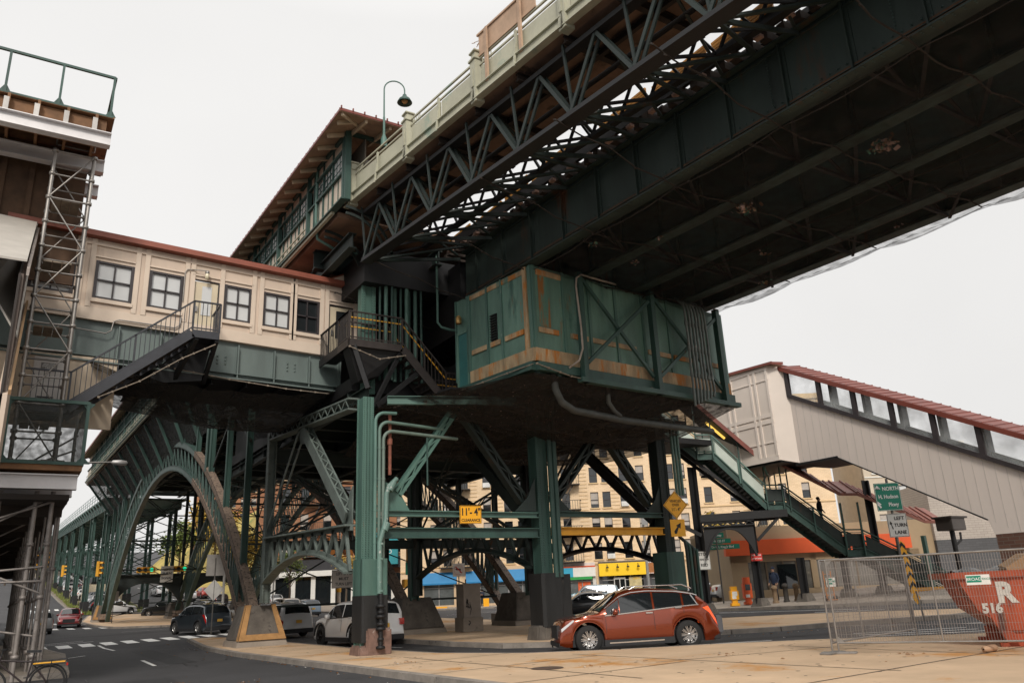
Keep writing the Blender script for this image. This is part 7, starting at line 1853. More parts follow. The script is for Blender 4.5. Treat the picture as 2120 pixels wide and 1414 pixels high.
# hooked grey pole and bollard on the median
hp = thing('hooked_pole', 'dark grey hooked pole on a square base in the middle of the median', 'pole', (24.2, 40.4, .2))
b = MB(); b.box((-.3, -.3, 0), (.3, .3, .5)); b.tube([(0, 0, .4), (0, 0, 3.5), (-.05, 0, 3.85), (-.2, 0, 4.05), (-.42, 0, 4.1)], .085, 10); b.build('shaft', signK, hp)
bo = thing('push_button_post', 'short grey post with a yellow button box on the median', 'post', (24.6, 45.2, .25))
b = MB(); b.tube([(0, 0, 0), (0, 0, 1.9)], .1, 8); b.build('shaft', signK, bo); b = MB(); b.box((-.16, -.2, .0), (.2, .2, .45)); b.build('yellow_boot', yelB, bo, bevel=.05)
# utility cabinet
uc = thing('utility_cabinet', 'grey graffiti scrawled utility cabinet on a concrete plinth beside the broad pier', 'cabinet', (18.6, 33.7, .15))
b = MB(); b.box((-.52, -.42, 0), (.52, .42, .62)); b.box((.5, .1, .0), (.68, .4, .3)); b.build('plinth', conc2, uc, bevel=.02)
b = MB(); b.box((-.45, -.36, .62), (.45, .36, 2.05)); b.box((-.48, -.39, 2.03), (.48, .39, 2.09)); b.build('housing', M('cabinet_grey', (.29, .25, .215), .7, 0, .15, 1.5), uc, bevel=.015)
b = MB(); rr = random.Random(8); y = -.366
def scrawl(cx, cz, w_, h_, n):
    p = V(cx, y, cz)
    for i in range(n):
        q = V(cx+rr.uniform(-w_, w_), y, cz+rr.uniform(-h_, h_)); b.beam(p, q, .018, .004, (0, 1, 0)); p = q
scrawl(-.2, 1.2, .14, .25, 14); scrawl(-.1, 1.0, .05, .32, 6); scrawl(-.22, 1.05, .1, .1, 7)
y = -.426; scrawl(-.15, .38, .12, .14, 7); b.build('graffiti', inkB, uc)
# cobra head lamp at left
cl = thing('street_lamp', 'slim cobra head street lamp reaching right, beside the netted platform', 'street lamp', (1.8, 62, 0))
b = MB(); b.tube([(0, 0, 0), (0, 0, 10.2), (.2, 0, 11.2), (.8, 0, 11.6), (4.0, 0, 11.8)], .07, 8); b.build('pole', signK, cl)
b = MB(); b.lathe([(.02, 0), (.16, .15), (.2, .6), (.16, 1.0), (.05, 1.1)], 12, 'x', (3.9, 0, 11.8)); b.build('lamp_head', M('lamp_grey', (.42, .41, .40), .4, .4), cl)
tp = thing('street_pole', 'tall pale pole standing between the near arch leg and the far slope', 'pole', (12.5, 55.5, .3)); b = MB(); b.tube([(0, 0, 0), (0, 0, 9.5)], .09, 8, r2=.06); b.build('shaft', M('pole_cream', (.45, .43, .40), .5), tp)
sh_ = thing('street_pole', 'tall grey steel pole rising in front of the yellow awning', 'pole', (50, 56.8, .4)); b = MB(); b.tube([(0, 0, 0), (0, 0, 10)], .14, 8, r2=.1); b.box((-.35, -.25, 6.8), (.35, -.2, 8.6)); b.build('shaft', M('pole_alu', (.36, .36, .35), .45, .5), sh_)
st_ = thing('lantern_post', 'dark post with twin lantern boxes beside the stair foot', 'lamp', (42.6, 24.0, .75))
b = MB(); b.tube([(0, 0, 0), (0, 0, 3.2)], .13, 8); b.tube([(0, 0, 2.3), (.35, -.2, 2.6), (.4, -.2, 3.0)], .06, 6); b.build('post', black, st_); b = MB(); b.box((-.65, -.45, 3.1), (.65, .45, 3.75)); b.box((-.8, -.55, 3.72), (.8, .55, 3.82)); b.build('lantern', M('lantern_brown', (.06, .05, .045), .5), st_, bevel=.03)
tq = thing('stair_post', 'pale green square post at the foot of the covered stair', 'post', (42.2, 25.4, .7)); b = MB(); b.beam((0, 0, 0), (0, 0, 3.0), .2, .2); b.build('shaft', tealL, tq)
# newspaper boxes
def newsbox(x, y, m, label, h):
    t = thing('newspaper_box', label, 'newspaper box', (x, y, g(x, y)+.16), R(-33))
    b = MB(); b.box((-.33, -.3, 0), (.33, .3, .22)); b.box((-.22, -.2, .2), (.22, .2, .5)); b.box((-.33, -.3, .48), (.33, .3, h*.78)); b.box((-.26, -.22, h*.78), (.26, .22, h)); t.scale = (.72, .72, .72); b.build('box', m, t, bevel=.02)
    b = MB(); b.box((-.2, -.312, h*.52), (.2, -.30, h*.74)); b.build('display_window', signW if h < 1.8 else glassD, t); b = MB(); b.box((-.22, -.31, .55), (.1, -.302, .78)); b.build('label_card', signW, t)
newsbox(36.35, 34.0, yel, 'bright yellow newspaper box at the corner kerb', 1.5)
newsbox(37.05, 33.6, M('newsbox_orange', (.70, .10, .015), .45, 0, .1), 'tall orange red newspaper box beside the yellow one', 2.1)
for k, (x, y, h) in enumerate(((37.4, 31.9, .95), (37.95, 31.6, 1.0), (38.5, 31.3, .95))):
    t = thing('bollard', ['brown bollard, left of three before the orange shop', 'dark bollard with domed cap, middle of three', 'brown bollard, right of three before the orange shop'][k], 'bollard', (x, y, g(x, y)+.14)); b = MB(); b.lathe([(.19, 0), (.17, .1), (.14, .14), (.14, h-.2), (.18, h-.18), (.18, h-.1), (.12, h), (.01, h+.02)], 12); b.build('shaft', [M('bollard_brown_%d' % k, (.22, .15, .09) if k != 1 else (.04, .035, .03), .8, 0, .3, 4)], t)
ht = thing('hand_truck', 'orange hand truck leaning on the column behind the mesh fence', 'hand truck', (37.1, 28.0, .6), R(-33)); b = MB()
for s in (-.2, .2): b.tube([(s, 0, .12), (s, .1, 1.5)], .03, 6)
for k in range(4): b.tube([(-.2, .01+.02*k, .3+.35*k), (.2, .01+.02*k, .3+.35*k)], .02, 6)
b.box((-.25, -.3, .05), (.25, 0, .08)); b.build('frame', M('truck_orange', (.5, .18, .04), .6), ht)
for s in (-.25, .25): wheel(ht, .14, .06, s, .05, rimD, 5, True)
# ================================================================ MESH FENCE AND DUMPSTER
def fence(x0, y0, x1, y1, label, lean=0, mid=(.33,), feet=True, z0=.22, H=1.98, diag=False):
    L = math.hypot(x1-x0, y1-y0); az = math.atan2(y1-y0, x1-x0)
    t = thing('mesh_fence_panel', label, 'fence', (x0, y0, .14), az)
    b = MB()
    for p, q in (((0, 0, .06), (0, 0, H)), ((L, 0, .06), (L, 0, H)), ((0, 0, H), (L, 0, H)), ((0, 0, z0), (L, 0, z0))): b.tube([p, q], .021, 8)
    for m in mid: b.tube([(L*m, 0, z0), (L*m, 0, H)], .017, 8)
    for (x, s) in ((0, 1), (L, -1)): b.poly([(x, -.006, H), (x+s*.16, -.006, H), (x, -.006, H-.16)], (0, .012, 0)); b.poly([(x, -.006, z0), (x+s*.16, -.006, z0), (x, -.006, z0+.16)], (0, .012, 0))
    b.build('frame', galv, t)
    b = MB(); n = int(L/.052)
    for i in range(1, n): x = L*i/n; b.beam((x, 0, z0), (x, 0, H), .006, .006)
    for k in range(9): z = z0+(H-z0)*(k+1)/10; b.beam((0, 0, z), (L, 0, z), .0042, .0042)
    b.build('mesh', M('fence_wire', (.30, .27, .25), .5, .6) if 'fence_wire' not in MATS else MATS['fence_wire'], t)
    if feet:
        for x in (0.0,):
            b = MB()
            for p, q in (((x-.35, -.12, .02), (x+.35, -.12, .02)), ((x-.35, .12, .02), (x+.35, .12, .02)), ((x-.35, -.12, .02), (x-.35, .12, .02)), ((x+.35, -.12, .02), (x+.35, .12, .02))): b.tube([p, q], .022, 6)
            b.build('foot', galv, t)
    return t, L
f1, L1 = fence(15.82, 12.12, 20.7, 13.15, 'galvanised mesh fence panel running back from the left fence post', mid=(.34, .68))
f2, L2 = fence(15.88, 12.0, 18.0, 8.1, 'galvanised mesh fence panel running right towards the dumpster', mid=(.47,))
for t, L, x, z, lb in ((f1, L1, .42, 1.5, 'small green and cream fence maker plate, left panel'), (f2, L2, 2.95, 1.42, 'green and cream fence maker plate in front of the dumpster')):
    b = MB(); b.box((x-.22, -.016, z-.1), (x+.22, -.008, z+.1)); p_ = b.build('name_plate', signW, t)
    b = MB(); b.box((x-.21, -.019, z-.05), (x+.06, -.017, z+.08)); b.build('green_field', signG, p_)
    text('lettering', 'BROAD', .085, inkW, p_, (x-.075, -.021, z+.012), (R(90), 0, 0), ext=.002); text('lettering', 'FENCE', .06, signG, p_, (x+.14, -.018, z+.012), (R(90), 0, 0), ext=.002)
dm = thing('dumpster', 'big rust red dumpster numbered 516 with black bags heaped inside', 'dumpster', (18.3, 10.45, .12), R(-50))
Ld = 5.5; b = MB()
def dsec(z): pass
P0 = [(.35, .30), (-.35, 1.45), (-.35, 1.52)]
# shell: sloped front end (left), sides flare
def shell(b, o):
    bot = [(.95+o, -.0+o, .28), (Ld-.3-o, o, .28), (Ld-.3-o, 2.2-o, .28), (.95+o, 2.2-o, .28)]; mid = [(.32+o, o, .78), (Ld-o, o, .78), (Ld-o, 2.2-o, .78), (.32+o, 2.2-o, .78)]; top = [(0+o, -.0+o, 1.5), (Ld-o, o, 1.5), (Ld-o, 2.2-o, 1.5), (0+o, 2.2-o, 1.5)]
    return bot, mid, top
bot, mid_, tp_ = shell(b, 0); bi, mi_, ti = shell(b, .05)
vs = bot+mid_+tp_; fs = [(0, 3, 2, 1)]
for k in range(2):
    for i in range(4): fs.append((k*4+i, k*4+(i+1) % 4, (k+1)*4+(i+1) % 4, (k+1)*4+i))
b.add(vs, fs); b.build('tub', dumpM, dm, recalc=True)
b = MB(); b.box((-.22, -.10, 1.45), (Ld, .05, 1.60)); b.box((-.22, 2.15, 1.45), (Ld, 2.3, 1.60)); b.box((-.22, -.1, 1.46), (-.05, 2.3, 1.6)); b.build('rim', dumpM, dm, bevel=.02)
b = MB(); b.box((.8, .0, -.02), (1.15, .2, .35)); b.box((.8, 2.0, -.02), (1.15, 2.2, .35)); b.box((.62, -.02, -.02), (Ld, .12, .10)); b.box((.62, 2.1, -.02), (Ld, 2.22, .1)); b.poly([(.5, -.02, .72), (.68, -.02, .72), (.98, -.02, .02), (.8, -.02, .02)], (0, .14, 0))
for x in (2.4, 3.9): b.box((x, -.05, .3), (x+.12, .0, 1.45))
b.box((2.0, -.06, .3), (2.9, -.01, .42)); b.build('skid', dumpM, dm)
text('lettering', 'R', .58, wornW, dm, (.92, -.015, 1.12), (R(90), 0, 0), bold=.03); text('lettering', 'L', .60, wornW, dm, (1.5, -.015, 1.12), (R(90), 0, 0), bold=.03)
text('lettering', '516', .27, wornW, dm, (.60, -.015, .81), (R(90), 0, 0), bold=.014); text('lettering', '53', .2, wornW, dm, (1.35, -.015, .52), (R(90), 0, 0))
b = MB(); rr = random.Random(21); n = 34; vs = []
for j in range(13):
    for i in range(n+1):
        x = .15+(Ld-.2)*i/n; y = .1+2.0*j/12; vs.append((x, y, 1.46+.16*abs(math.sin(x*2.3+y))*math.sin(math.pi*j/12)+rr.uniform(0, .10)*math.sin(math.pi*min(1, max(0, j/12)))+.12*math.sin(math.pi*i/n)))
b.add(vs, [(j*(n+1)+i, j*(n+1)+i+1, (j+1)*(n+1)+i+1, (j+1)*(n+1)+i) for j in range(12) for i in range(n)])
tag(b.build('rubbish_bag', [M('black_plastic_bag', (.015, .015, .017), .22, 0, .3, 8)], None, recalc=False), 'crumpled black plastic bags heaped in the red dumpster', 'bags')
o = bpy.data.objects['rubbish_bag']; o.location = (18.3, 10.45, .12); o.rotation_euler.z = R(-50)
cb = thing('cardboard_box', 'brown cardboard box with a white stripe on the dumpster heap', 'box', (19.4, 9.2, 1.66), R(-45)); b = MB(); b.poly([(-.6, 0, 0), (.9, 0, .05), (1.0, 0, .38), (-.2, 0, .36), (-.62, 0, .12)], (0, .5, .05)); b.build('carton', M('cardboard', (.36, .22, .12), .8), cb)
b = MB(); b.poly([(.0, -.01, .34), (.9, -.01, .4), (.9, -.01, .55), (0, -.01, .5)], (0, .02, 0)); b.build('label_stripe', signW, cb)
b = MB(); b.lathe([(.02, 0), (.06, .03), (.07, .2), (.07, .42), (.03, .5)], 12, 'x', (17.2, 9.55, .21)); tag(b.build('bottle', M('tan_roll', (.42, .26, .16), .6)), 'tan roll lying on the paving at the foot of the fence', 'litter')
b = MB(); b.box((18.0, 8.0, .15), (18.35, 8.12, .17)); tag(b.build('red_wrapper', M('red_wrapper', (.7, .12, .08), .5)), 'flat red wrapper on the paving below the dumpster', 'litter')
b = MB(); b.lathe([(.01, .155), (.34, .155), (.36, .149)], 24, c=(10.35, 15.3, 0)); tag(b.build('manhole_cover', M('manhole_iron', (.12, .08, .06), .7, .2, .3, 8)), 'rusty round manhole cover on the front paving', 'manhole cover')
# ================================================================ BUILDINGS
fw = lambda u: V(40.6, 83.5, 0)+V(.678, -.735, 0).normalized()*0+V(61.9-40.6, 60.4-83.5, 0)*u
FD = V(cy, -sy, 0)          # facade direction
def facade(name, label, cat, P, length, H, z0, m, cols, rows, row0, rowh, ww, wh, trim, depth=9, courses=True, cornice=True, ac=(), band=None, win_m=None, dirv=None, shop=0, quoins=()):
    """P = left ground point; cols = list of window centre offsets along the facade"""
    d = dirv or FD; az = math.atan2(d.y, d.x)
    t = thing(name, label, cat, (P.x, P.y, z0), az)
    b = MB()
    # wall as strips around real openings
    zs = []
    xs = sorted([c-ww/2 for c in cols]+[c+ww/2 for c in cols])
    y0 = 0
    lo = row0
    b.box((0, 0, shop), (length, depth, lo)) if lo > shop else None
    z = lo
    for r in range(rows):
        za, zb_ = row0+r*rowh, row0+r*rowh+wh; zn = row0+(r+1)*rowh if r < rows-1 else H
        prev = 0
        for c in cols:
            b.box((prev, 0, za), (c-ww/2, .3, zb_)); prev = c+ww/2
        b.box((prev, 0, za), (length, .3, zb_)); b.box((0, 0, zb_), (length, .3, zn))
    b.box((0, .5, shop), (length, depth, H))
    b.build('wall', m, t)
    if courses:
        b = MB()
        for q in quoins:
            zz = row0
            while zz < H-.2: b.box((q-.5, -.05, zz), (q+.5, 0, zz+.06)); zz += .42
        b.box((0, -.12, row0-.55), (length, 0, row0-.4)); b.box((0, -.1, row0+rowh*2-.5), (length, 0, row0+rowh*2-.38)) if rows > 2 else None
        if cornice: b.box((-.2, -.5, H-.6), (length+.2, .1, H)); b.box((-.1, -.25, H-1.0), (length+.1, .05, H-.6))
        b.build('stone_course', trim, t)
    gm = win_m or autoG; rr = random.Random(hash(name) % 100+int(P.x))
    fr = MB(); k = 0
    for r in range(rows):
        for ci, c in enumerate(cols):
            za = row0+r*rowh; b = MB(); x0, x1 = c-ww/2, c+ww/2
            for (p, q) in (((x0, .16, za), (x1, .16, za)), ((x0, .16, za+wh), (x1, .16, za+wh)), ((x0, .16, za+wh/2), (x1, .16, za+wh/2))): b.beam(p, q, .08, .09)
            for x in (x0, x1): b.beam((x, .16, za), (x, .16, za+wh), .09, .08, (0, 1, 0))
            w_ = b.build('window', frameM, t)
            b = MB(); b.box((x0, .2, za), (x1, .22, za+wh)); b.build('pane', gm, w_)
            b = MB(); b.box((x0-.12, -.12, za-.14), (x1+.12, .1, za)); b.build('sill', trim, w_)
            if rr.random() < .6: hh = rr.choice((.35, .5, .75)); b = MB(); b.box((x0+.04, .17, za+wh*(1-hh)), (x1-.04, .19, za+wh-.04)); b.build('blind', M('blind_pale', (.42, .38, .34), .8) if 'blind_pale' not in MATS else MATS['blind_pale'], w_)
            if (r, ci) in ac: b = MB(); b.box((c-.42, -.35, za+.02), (c+.42, .2, za+.55)); b.build('air_conditioner', M('ac_white', (.62, .62, .6), .5) if 'ac_white' not in MATS else MATS['ac_white'], w_)
    return t
def fire_escape(t, x, w_, row0, rowh, rows):
    b = MB(); m = M('fire_escape_iron', (.05, .045, .04), .7) if 'fire_escape_iron' not in MATS else MATS['fire_escape_iron']
    for r in range(rows):
        z = row0+r*rowh-.15; b.box((x-w_/2, -1.3, z-.08), (x+w_/2, 0, z))
        for q in range(int(w_/.28)+1): xx = x-w_/2+q*.28; b.beam((xx, -1.3, z), (xx, -1.3, z+1), .04, .04)
        b.beam((x-w_/2, -1.3, z+1), (x+w_/2, -1.3, z+1), .06, .06); b.beam((x-w_/2, -1.3, z+1), (x-w_/2, 0, z+1), .06, .06); b.beam((x+w_/2, -1.3, z+1), (x+w_/2, 0, z+1), .06, .06)
        if r < rows-1:
            for dy in (-.9, -.4): b.beam((x-w_*.3, dy, z), (x+w_*.28, dy, z+rowh), .05, .12)
            for q in range(9): u = q/9; b.box((x-w_*.3+w_*.58*u-.08, -.9, z+rowh*u), (x-w_*.3+w_*.58*u+.1, -.4, z+rowh*u+.04))
    b.build('fire_escape', m, t)
def SX(px): return (px-922)/18.6+5
cols = [1.5, 3.9, SX(928), SX(966), SX(1015), SX(1060), SX(1088), SX(1140), SX(1185), SX(1246), SX(1272), SX(1310), SX(1347), SX(1411), SX(1436), SX(1490), SX(1545), SX(1600), SX(1650), SX(1700)]
stoneY = M('yellow_stone', (.62, .45, .25), .8, 0, .08, 2)
P = V(42.5, 82.3, 0)-FD*5
ap = facade('apartment_building', 'long yellow brick apartment block with fire escapes behind the viaduct columns', 'apartment building', P, 50, 22.5, .3, brickY, cols, 6, 4.65, 2.85, .92, 1.78, stoneY, ac=((0, 10), (2, 11), (3, 4), (1, 13), (2, 2), (4, 6), (2, 14)), quoins=tuple(SX(q) for q in (985, 1040, 1120, 1165, 1222, 1290, 1378, 1460, 1570)), shop=0)
fire_escape(ap, SX(1185), 3.2, 4.65, 2.85, 6); fire_escape(ap, SX(1600), 3.0, 4.65, 2.85, 6); fire_escape(ap, SX(947), 3.6, 4.65, 2.85, 6)
az = math.atan2(FD.y, FD.x)
# shops along the apartment block (local frame of ap: x along, -y to the street)
def shop(name, label, x0, x1, awn, glassm=autoG, h=3.75, aw=(2.7, 4.0), pillar=None, lines=None, door=None, wallm=None, out=.55, extras=None):
    o = thing(name, label, 'shop', P+FD*x0+V(0, 0, .3), az)
    w_ = x1-x0
    b = MB(); b.box((0, -.25, 0), (w_, -.01, .5)); b.box((0, -.25, aw[1]), (w_, -.01, h+.6))
    for x in ([0, w_] if not pillar else pillar): b.box((max(0, x-.35), -.27, 0), (min(w_, x+.35), -.02, aw[1]))
    b.build('front_wall', wallm or M('shop_stone', (.55, .42, .28), .8, 0, .1), o)
    b = MB(); b.box((0, -.12, .5), (w_, -.08, aw[0]+.2)); b.build('shop_window', glassm, o)
    b = MB(); n = max(2, int(w_/1.4))
    for i in range(n+1): x = w_*i/n; b.box((x-.05, -.2, .3), (x+.05, -.1, aw[0]+.1))
    b.box((0, -.2, 2.3), (w_, -.1, 2.4)); b.build('window_frame', M('shop_frame', (.30, .29, .28), .5, .3) if 'shop_frame' not in MATS else MATS['shop_frame'], o)
    if awn:
        b = MB(); b.poly([(0, -.25, aw[1]), (0, -.25-out, aw[0]+.15), (0, -.25-out, aw[0]), (0, -.25, aw[0])], (w_, 0, 0)); b.build('awning', awn, o)
    return o
blueA = M('awning_blue', (.015, .19, .42), .6, 0, .12, 1.2); blueB = M('fascia_light_blue', (.03, .36, .55), .5, 0, .05)
yelA = M('fascia_yellow', (.92, .58, .01), .5, 0, .04, 1)
tanW = M('shop_tan', (.60, .44, .28), .8, 0, .08)
shop('bank_front', 'tan stone shopfront with a sun bleached blue awning beside the round traffic sign', SX(872), SX(947), blueA, glassm=M('grey_glass', (.10, .11, .11), .08), wallm=tanW)
shop('corner_shop', 'tan stone shopfront with a plain blue awning and rolled shutters behind the far arch foot', SX(966), SX(1142), blueA, glassm=MATS['grey_glass'], wallm=tanW)
s3 = shop('grocery', 'shop with light blue and white fascia over a green strip and orange posters', SX(1150), SX(1236), None, glassm=MATS['grey_glass'], wallm=M('shop_white', (.62, .60, .56), .7, 0, .08))
b = MB(); b.box((0, -.6, 2.85), (2.1, -.25, 3.85)); b.build('fascia', blueB, s3); b = MB(); b.box((2.1, -.6, 2.85), (4.6, -.25, 3.85)); b.build('fascia', signW, s3)
b = MB(); b.box((0, -.62, 3.85), (4.6, -.25, 4.0)); b.build('red_edge', orange, s3); b = MB(); b.box((.8, -.7, 2.55), (4.2, -.3, 2.83)); b.build('green_strip', M('strip_green', (.02, .30, .06), .5), s3)
b = MB()
for x0, x1, z0, z1 in ((.6, 1.5, .6, 2.2), (2.6, 4.0, .4, 2.4)): b.box((x0, -.16, z0), (x1, -.13, z1))
b.build('poster', M('poster_orange', (.65, .10, .02), .5, 0, .5, 1.5, (.6, .5, .3), .25, 2), s3)
s4 = shop('cafe', 'bright yellow shop fascia with four black goose lamps over a dark front', SX(1243), SX(1341), None, glassm=autoG, wallm=M('shop_charcoal', (.06, .06, .065), .7))
b = MB(); b.box((0, -.75, 2.8), (5.25, -.25, 4.15)); b.build('fascia', yelA, s4)
b = MB()
for k in range(4): x = .9+k*1.15; b.lathe([(.02, 0), (.14, -.05), (.17, -.18), (.02, -.2)], 10, c=(x, -1.1, 3.8)); b.tube([(x, -.75, 4.0), (x, -1.1, 4.0), (x, -1.1, 3.8)], .03, 5)
b.build('goose_lamp', inkB, s4)
b = MB(); b.box((1.6, -.3, .1), (2.9, -.26, 2.6)); b.build('door_surround', M('white_frame', (.6, .6, .58), .5), s4)
b = MB(); b.box((1.7, -.33, .2), (2.2, -.30, 2.4)); b.box((2.3, -.33, .2), (2.8, -.30, 2.4)); b.build('door', autoG, s4)
b = MB(); b.box((3.3, -.33, .6), (4.7, -.28, 2.6)); b.build('lit_window', M('cafe_glow', (.5, .42, .22), .5, 0, .3, 2), s4); text('lettering', 'OPEN', .3, yelA, s4, (4.1, -.35, 2.4), (R(90), 0, 0))
s5 = shop('restaurant', 'restaurant front with a brown awning edged in white bulbs, right of the yellow shop', SX(1345), SX(1420), None, glassm=MATS['grey_glass'], wallm=MATS['shop_charcoal'])
b = MB(); b.box((0, -.8, 2.85), (4.0, -.25, 4.05)); b.build('fascia', M('fascia_brown', (.32, .12, .03), .6, 0, .15, 3), s5)
b = MB(); [b.box((k*.2, -.84, z), (k*.2+.1, -.8, z+.1)) for k in range(20) for z in (2.85, 4.0)]; b.build('bulb_string', inkW, s5)
b = MB(); b.lathe([(.01, -.2), (.32, -.2)], 12, 'y', (2.2, 0, 2.3)); b.lathe([(.01, -.2), (.3, -.2)], 12, 'y', (3.4, 0, 2.3)); b.build('round_sticker', orange, s5)
s6 = shop('diner', 'diner corner with an orange lettered sign board before the grey portico', SX(1430), SX(1474), None, glassm=autoG, wallm=tanW)
b = MB(); b.box((0, -.9, 2.8), (2.4, -.25, 4.2)); b.build('fascia', M('fascia_orange_brown', (.55, .17, .02), .6, 0, .2, 3), s6)
b = MB(); b.box((2.5, -1.0, 3.3), (6.2, .1, 4.5)); b.box((2.6, -.8, 0), (2.9, -.2, 3.3)); b.box((5.8, -.8, 0), (6.1, -.2, 3.3)); b.build('portico', M('portico_grey', (.16, .17, .18), .7), s6)
b = MB(); b.lathe([(.28, 0), (.24, 3.7)], 12, c=(3.2, -1.0, -.3)); b.lathe([(.28, 0), (.24, 3.7)], 12, c=(5.5, -1.0, -.3)); b.build('column', M('column_terracotta', (.38, .18, .10), .7), s6)
b = MB(); b.box((3.7, -.3, .2), (5.1, -.25, 2.8)); b.build('door', M('door_white', (.6, .6, .6), .5), s6); b = MB(); [b.box((3.85+k*.65, -.33, .4), (4.3+k*.65, -.31, 2.5)) for k in (0, 1)]; b.build('pane', autoG, s6)
# band above the shops, yellow steps
b = MB()
for x, w_ in ((3.9, 1.6), (9.4, .6), (14.4, 1.0)): q = P+FD*x; b.box((x, -3.6, 0), (x+w_, -3.2, 0.25 if w_ > 1.2 else .9))
yb = b.build('kerb_block', yel); yb.location = (P.x, P.y, .45); yb.rotation_euler.z = az; tag(yb, 'yellow painted blocks on the pavement before the blue awnings', 'kerb blocks')
# neighbour blocks to the left
bo_ = facade('brick_building', 'orange brick building over white and black shopfronts behind the street trees', 'brick building', V(29.5, 113, 0), 21.5, 17.5, 1.2, brickO, [1.5, 3.8, 6.4, 9.6, 12.2, 14.9, 17.4, 19.8], 4, 6.6, 3.5, 1.15, 2.2, M('stone_buff', (.42, .30, .19), .8), quoins=(5.1, 13.5), dirv=V(.84, -.54, 0).normalized())
fire_escape(bo_, 8, 3.2, 6.6, 3.5, 4)
t = thing('shopfront_row', 'black and white fronts with teal banner below the orange brick building', 'shops', (29.3, 112.7, 1.2), math.atan2(-.54, .84))
b = MB(); b.box((0, -.5, 4.6), (21.5, 0, 6.1)); b.build('fascia', M('fascia_black', (.03, .03, .035), .6), t); b = MB(); b.box((0, -.9, 3.9), (15, 0, 4.6)); b.build('white_canopy', signW, t)
b = MB(); b.box((15.6, -1.2, 5.0), (19.6, -.5, 9.2)); b.build('teal_banner', M('banner_teal', (.03, .28, .33), .6, 0, .1), t)
text('lettering', 'AEREO', .8, inkW, t, (17.6, -1.22, 6.6), (R(90), 0, 0))
b = MB(); b.box((0, -.2, 0), (21.5, -.1, 3.9)); b.build('shop_window', autoG, t)
b = MB(); [b.box((k*2.7-.3, -.35, 0), (k*2.7+.3, -.12, 3.9)) for k in range(9)]; b.build('pillar', signW, t)
facade('pale_building', 'pale tenement left of the yellow block, glimpsed through the lattice frames', 'apartment building', V(45, 98, 0), 9, 22, .9, brickP, [1.2, 3.2, 5.4, 7.6], 5, 6, 3.1, 1.1, 1.9, stoneY, dirv=V(-.1, -1, 0).normalized())
for x, y, L, H, m, lb, cc in ((60, 190, 26, 26, brickP, 'pale pink distant block on the hill beyond the arches', [2, 5, 8, 11, 14, 17, 20, 23]), (38, 205, 18, 30, brickO, 'tall reddish distant block on the hill top', [2, 4.5, 7, 9.5, 12, 14.5]), (95, 150, 30, 26, brickY, 'distant tan block right of the hill', [2, 5, 8, 11, 14, 17, 20, 23, 26])):
    facade('distant_building', lb, 'building', V(x, y, 0), L, H, g(x, y)-1, m, cc, 6, 4, 3.4, 1.3, 2, stoneY)
P2 = P+FD*52.5
facade('apartment_building', 'lower cream building with small white windows beneath the escalator slope', 'apartment building', P2+V(2, 0, 0), 12, 15.5, 1.0, M('cream_stucco', (.55, .47, .37), .85, 0, .08), [1.5, 4.3, 7.4, 10.2], 3, 5.8, 3.2, 1.0, 1.7, signW, win_m=MATS['window_glass_sky'])
facade('apartment_building', 'cream stepped building with planted balcony at the right under the escalator', 'apartment building', P2+FD*13, 22, 12.4, 1.2, M('stucco_warm', (.50, .40, .29), .85, 0, .08), [2, 4.5, 8, 11, 14, 17], 2, 6.2, 3.0, 1.1, 1.7, stoneY)
# orange fascia shop
SP = V(40.6, 37.9, 0)
os_ = thing('orange_shop', 'tan shop with a long blank orange fascia under the covered stair', 'shop', (SP.x, SP.y, .45), az)
b = MB(); Ls = 21
b.box((0, .0, 3.5), (Ls, 12, 4.75)); b.box((0, 0, 2.5), (Ls, .3, 3.5)); b.box((0, 0, 0), (1.1, .3, 3.0)); b.box((0, .3, 0), (.3, 12, 5)); b.box((1.1, 0, 0), (12.5, .3, .75)); b.box((12.2, 0, 0), (Ls, .3, .9)); b.box((5.2, 0, .7), (5.6, .3, 2.9)); b.box((11.4, 0, .7), (12.4, .3, 2.9))
b.build('wall', M('shop_khaki', (.34, .25, .155), .85, 0, .1, .6), os_)
b = MB(); b.poly([(-.35, -.35, 3.0), (.0, -.35, 3.0), (0, -.35, 3.0)]) if False else None
b.box((-.35, -.45, 2.95), (11.8, .1, 3.85)); b.box((-.3, -.4, 3.82), (11.7, 0, 3.9)); b.build('fascia', orange, os_)
b = MB(); b.box((1.1, .12, .75), (11.4, .16, 2.55)); b.build('shop_window', M('shop_glass_mirror', (.16, .15, .13), .08, 0, .5, .8, (.34, .30, .24), .35, .7), os_)
b = MB(); [b.box((x-.05, .05, .7), (x+.05, .2, 2.55)) for x in (1.1, 2.3, 3.4, 4.3, 6.8, 8.2, 9.6, 11.2)]; b.build('window_frame', M('bronze_frame', (.14, .10, .06), .5), os_)
b = MB(); b.box((12.4, .1, .9), (Ls, .14, 2.5)); b.build('dark_window', glassD, os_)
b = MB(); b.box((3.0, .05, 0), (4.2, .1, 2.3)); b.build('door', autoG, os_)
wb = thing('painted_wall', 'whitewashed brick wall with a grey painted lower half and green graffiti, right of the stair', 'wall', (SP+FD*13.5+V(0, 0, .9)), az)
b = MB(); b.box((0, -.3, 2.9), (24, 6, 6.6)); b.build('upper_wall', brickW, wb); b = MB(); b.box((0, -.3, 0), (24, 6, 2.9)); b.build('lower_wall', brickG, wb)
b = MB(); rr = random.Random(2)
for i in range(46):
    x = 5.6+rr.gauss(0, .5); z = 1.5+rr.gauss(0, .5); a = rr.random()*3; q = V(x+.5*math.cos(a), -.315, z+.4*math.sin(a)); b.beam((x, -.315, z), q, .14, .004, (0, 1, 0))
b.build('graffiti', M('graffiti_green', (.03, .32, .05), .6), wb)
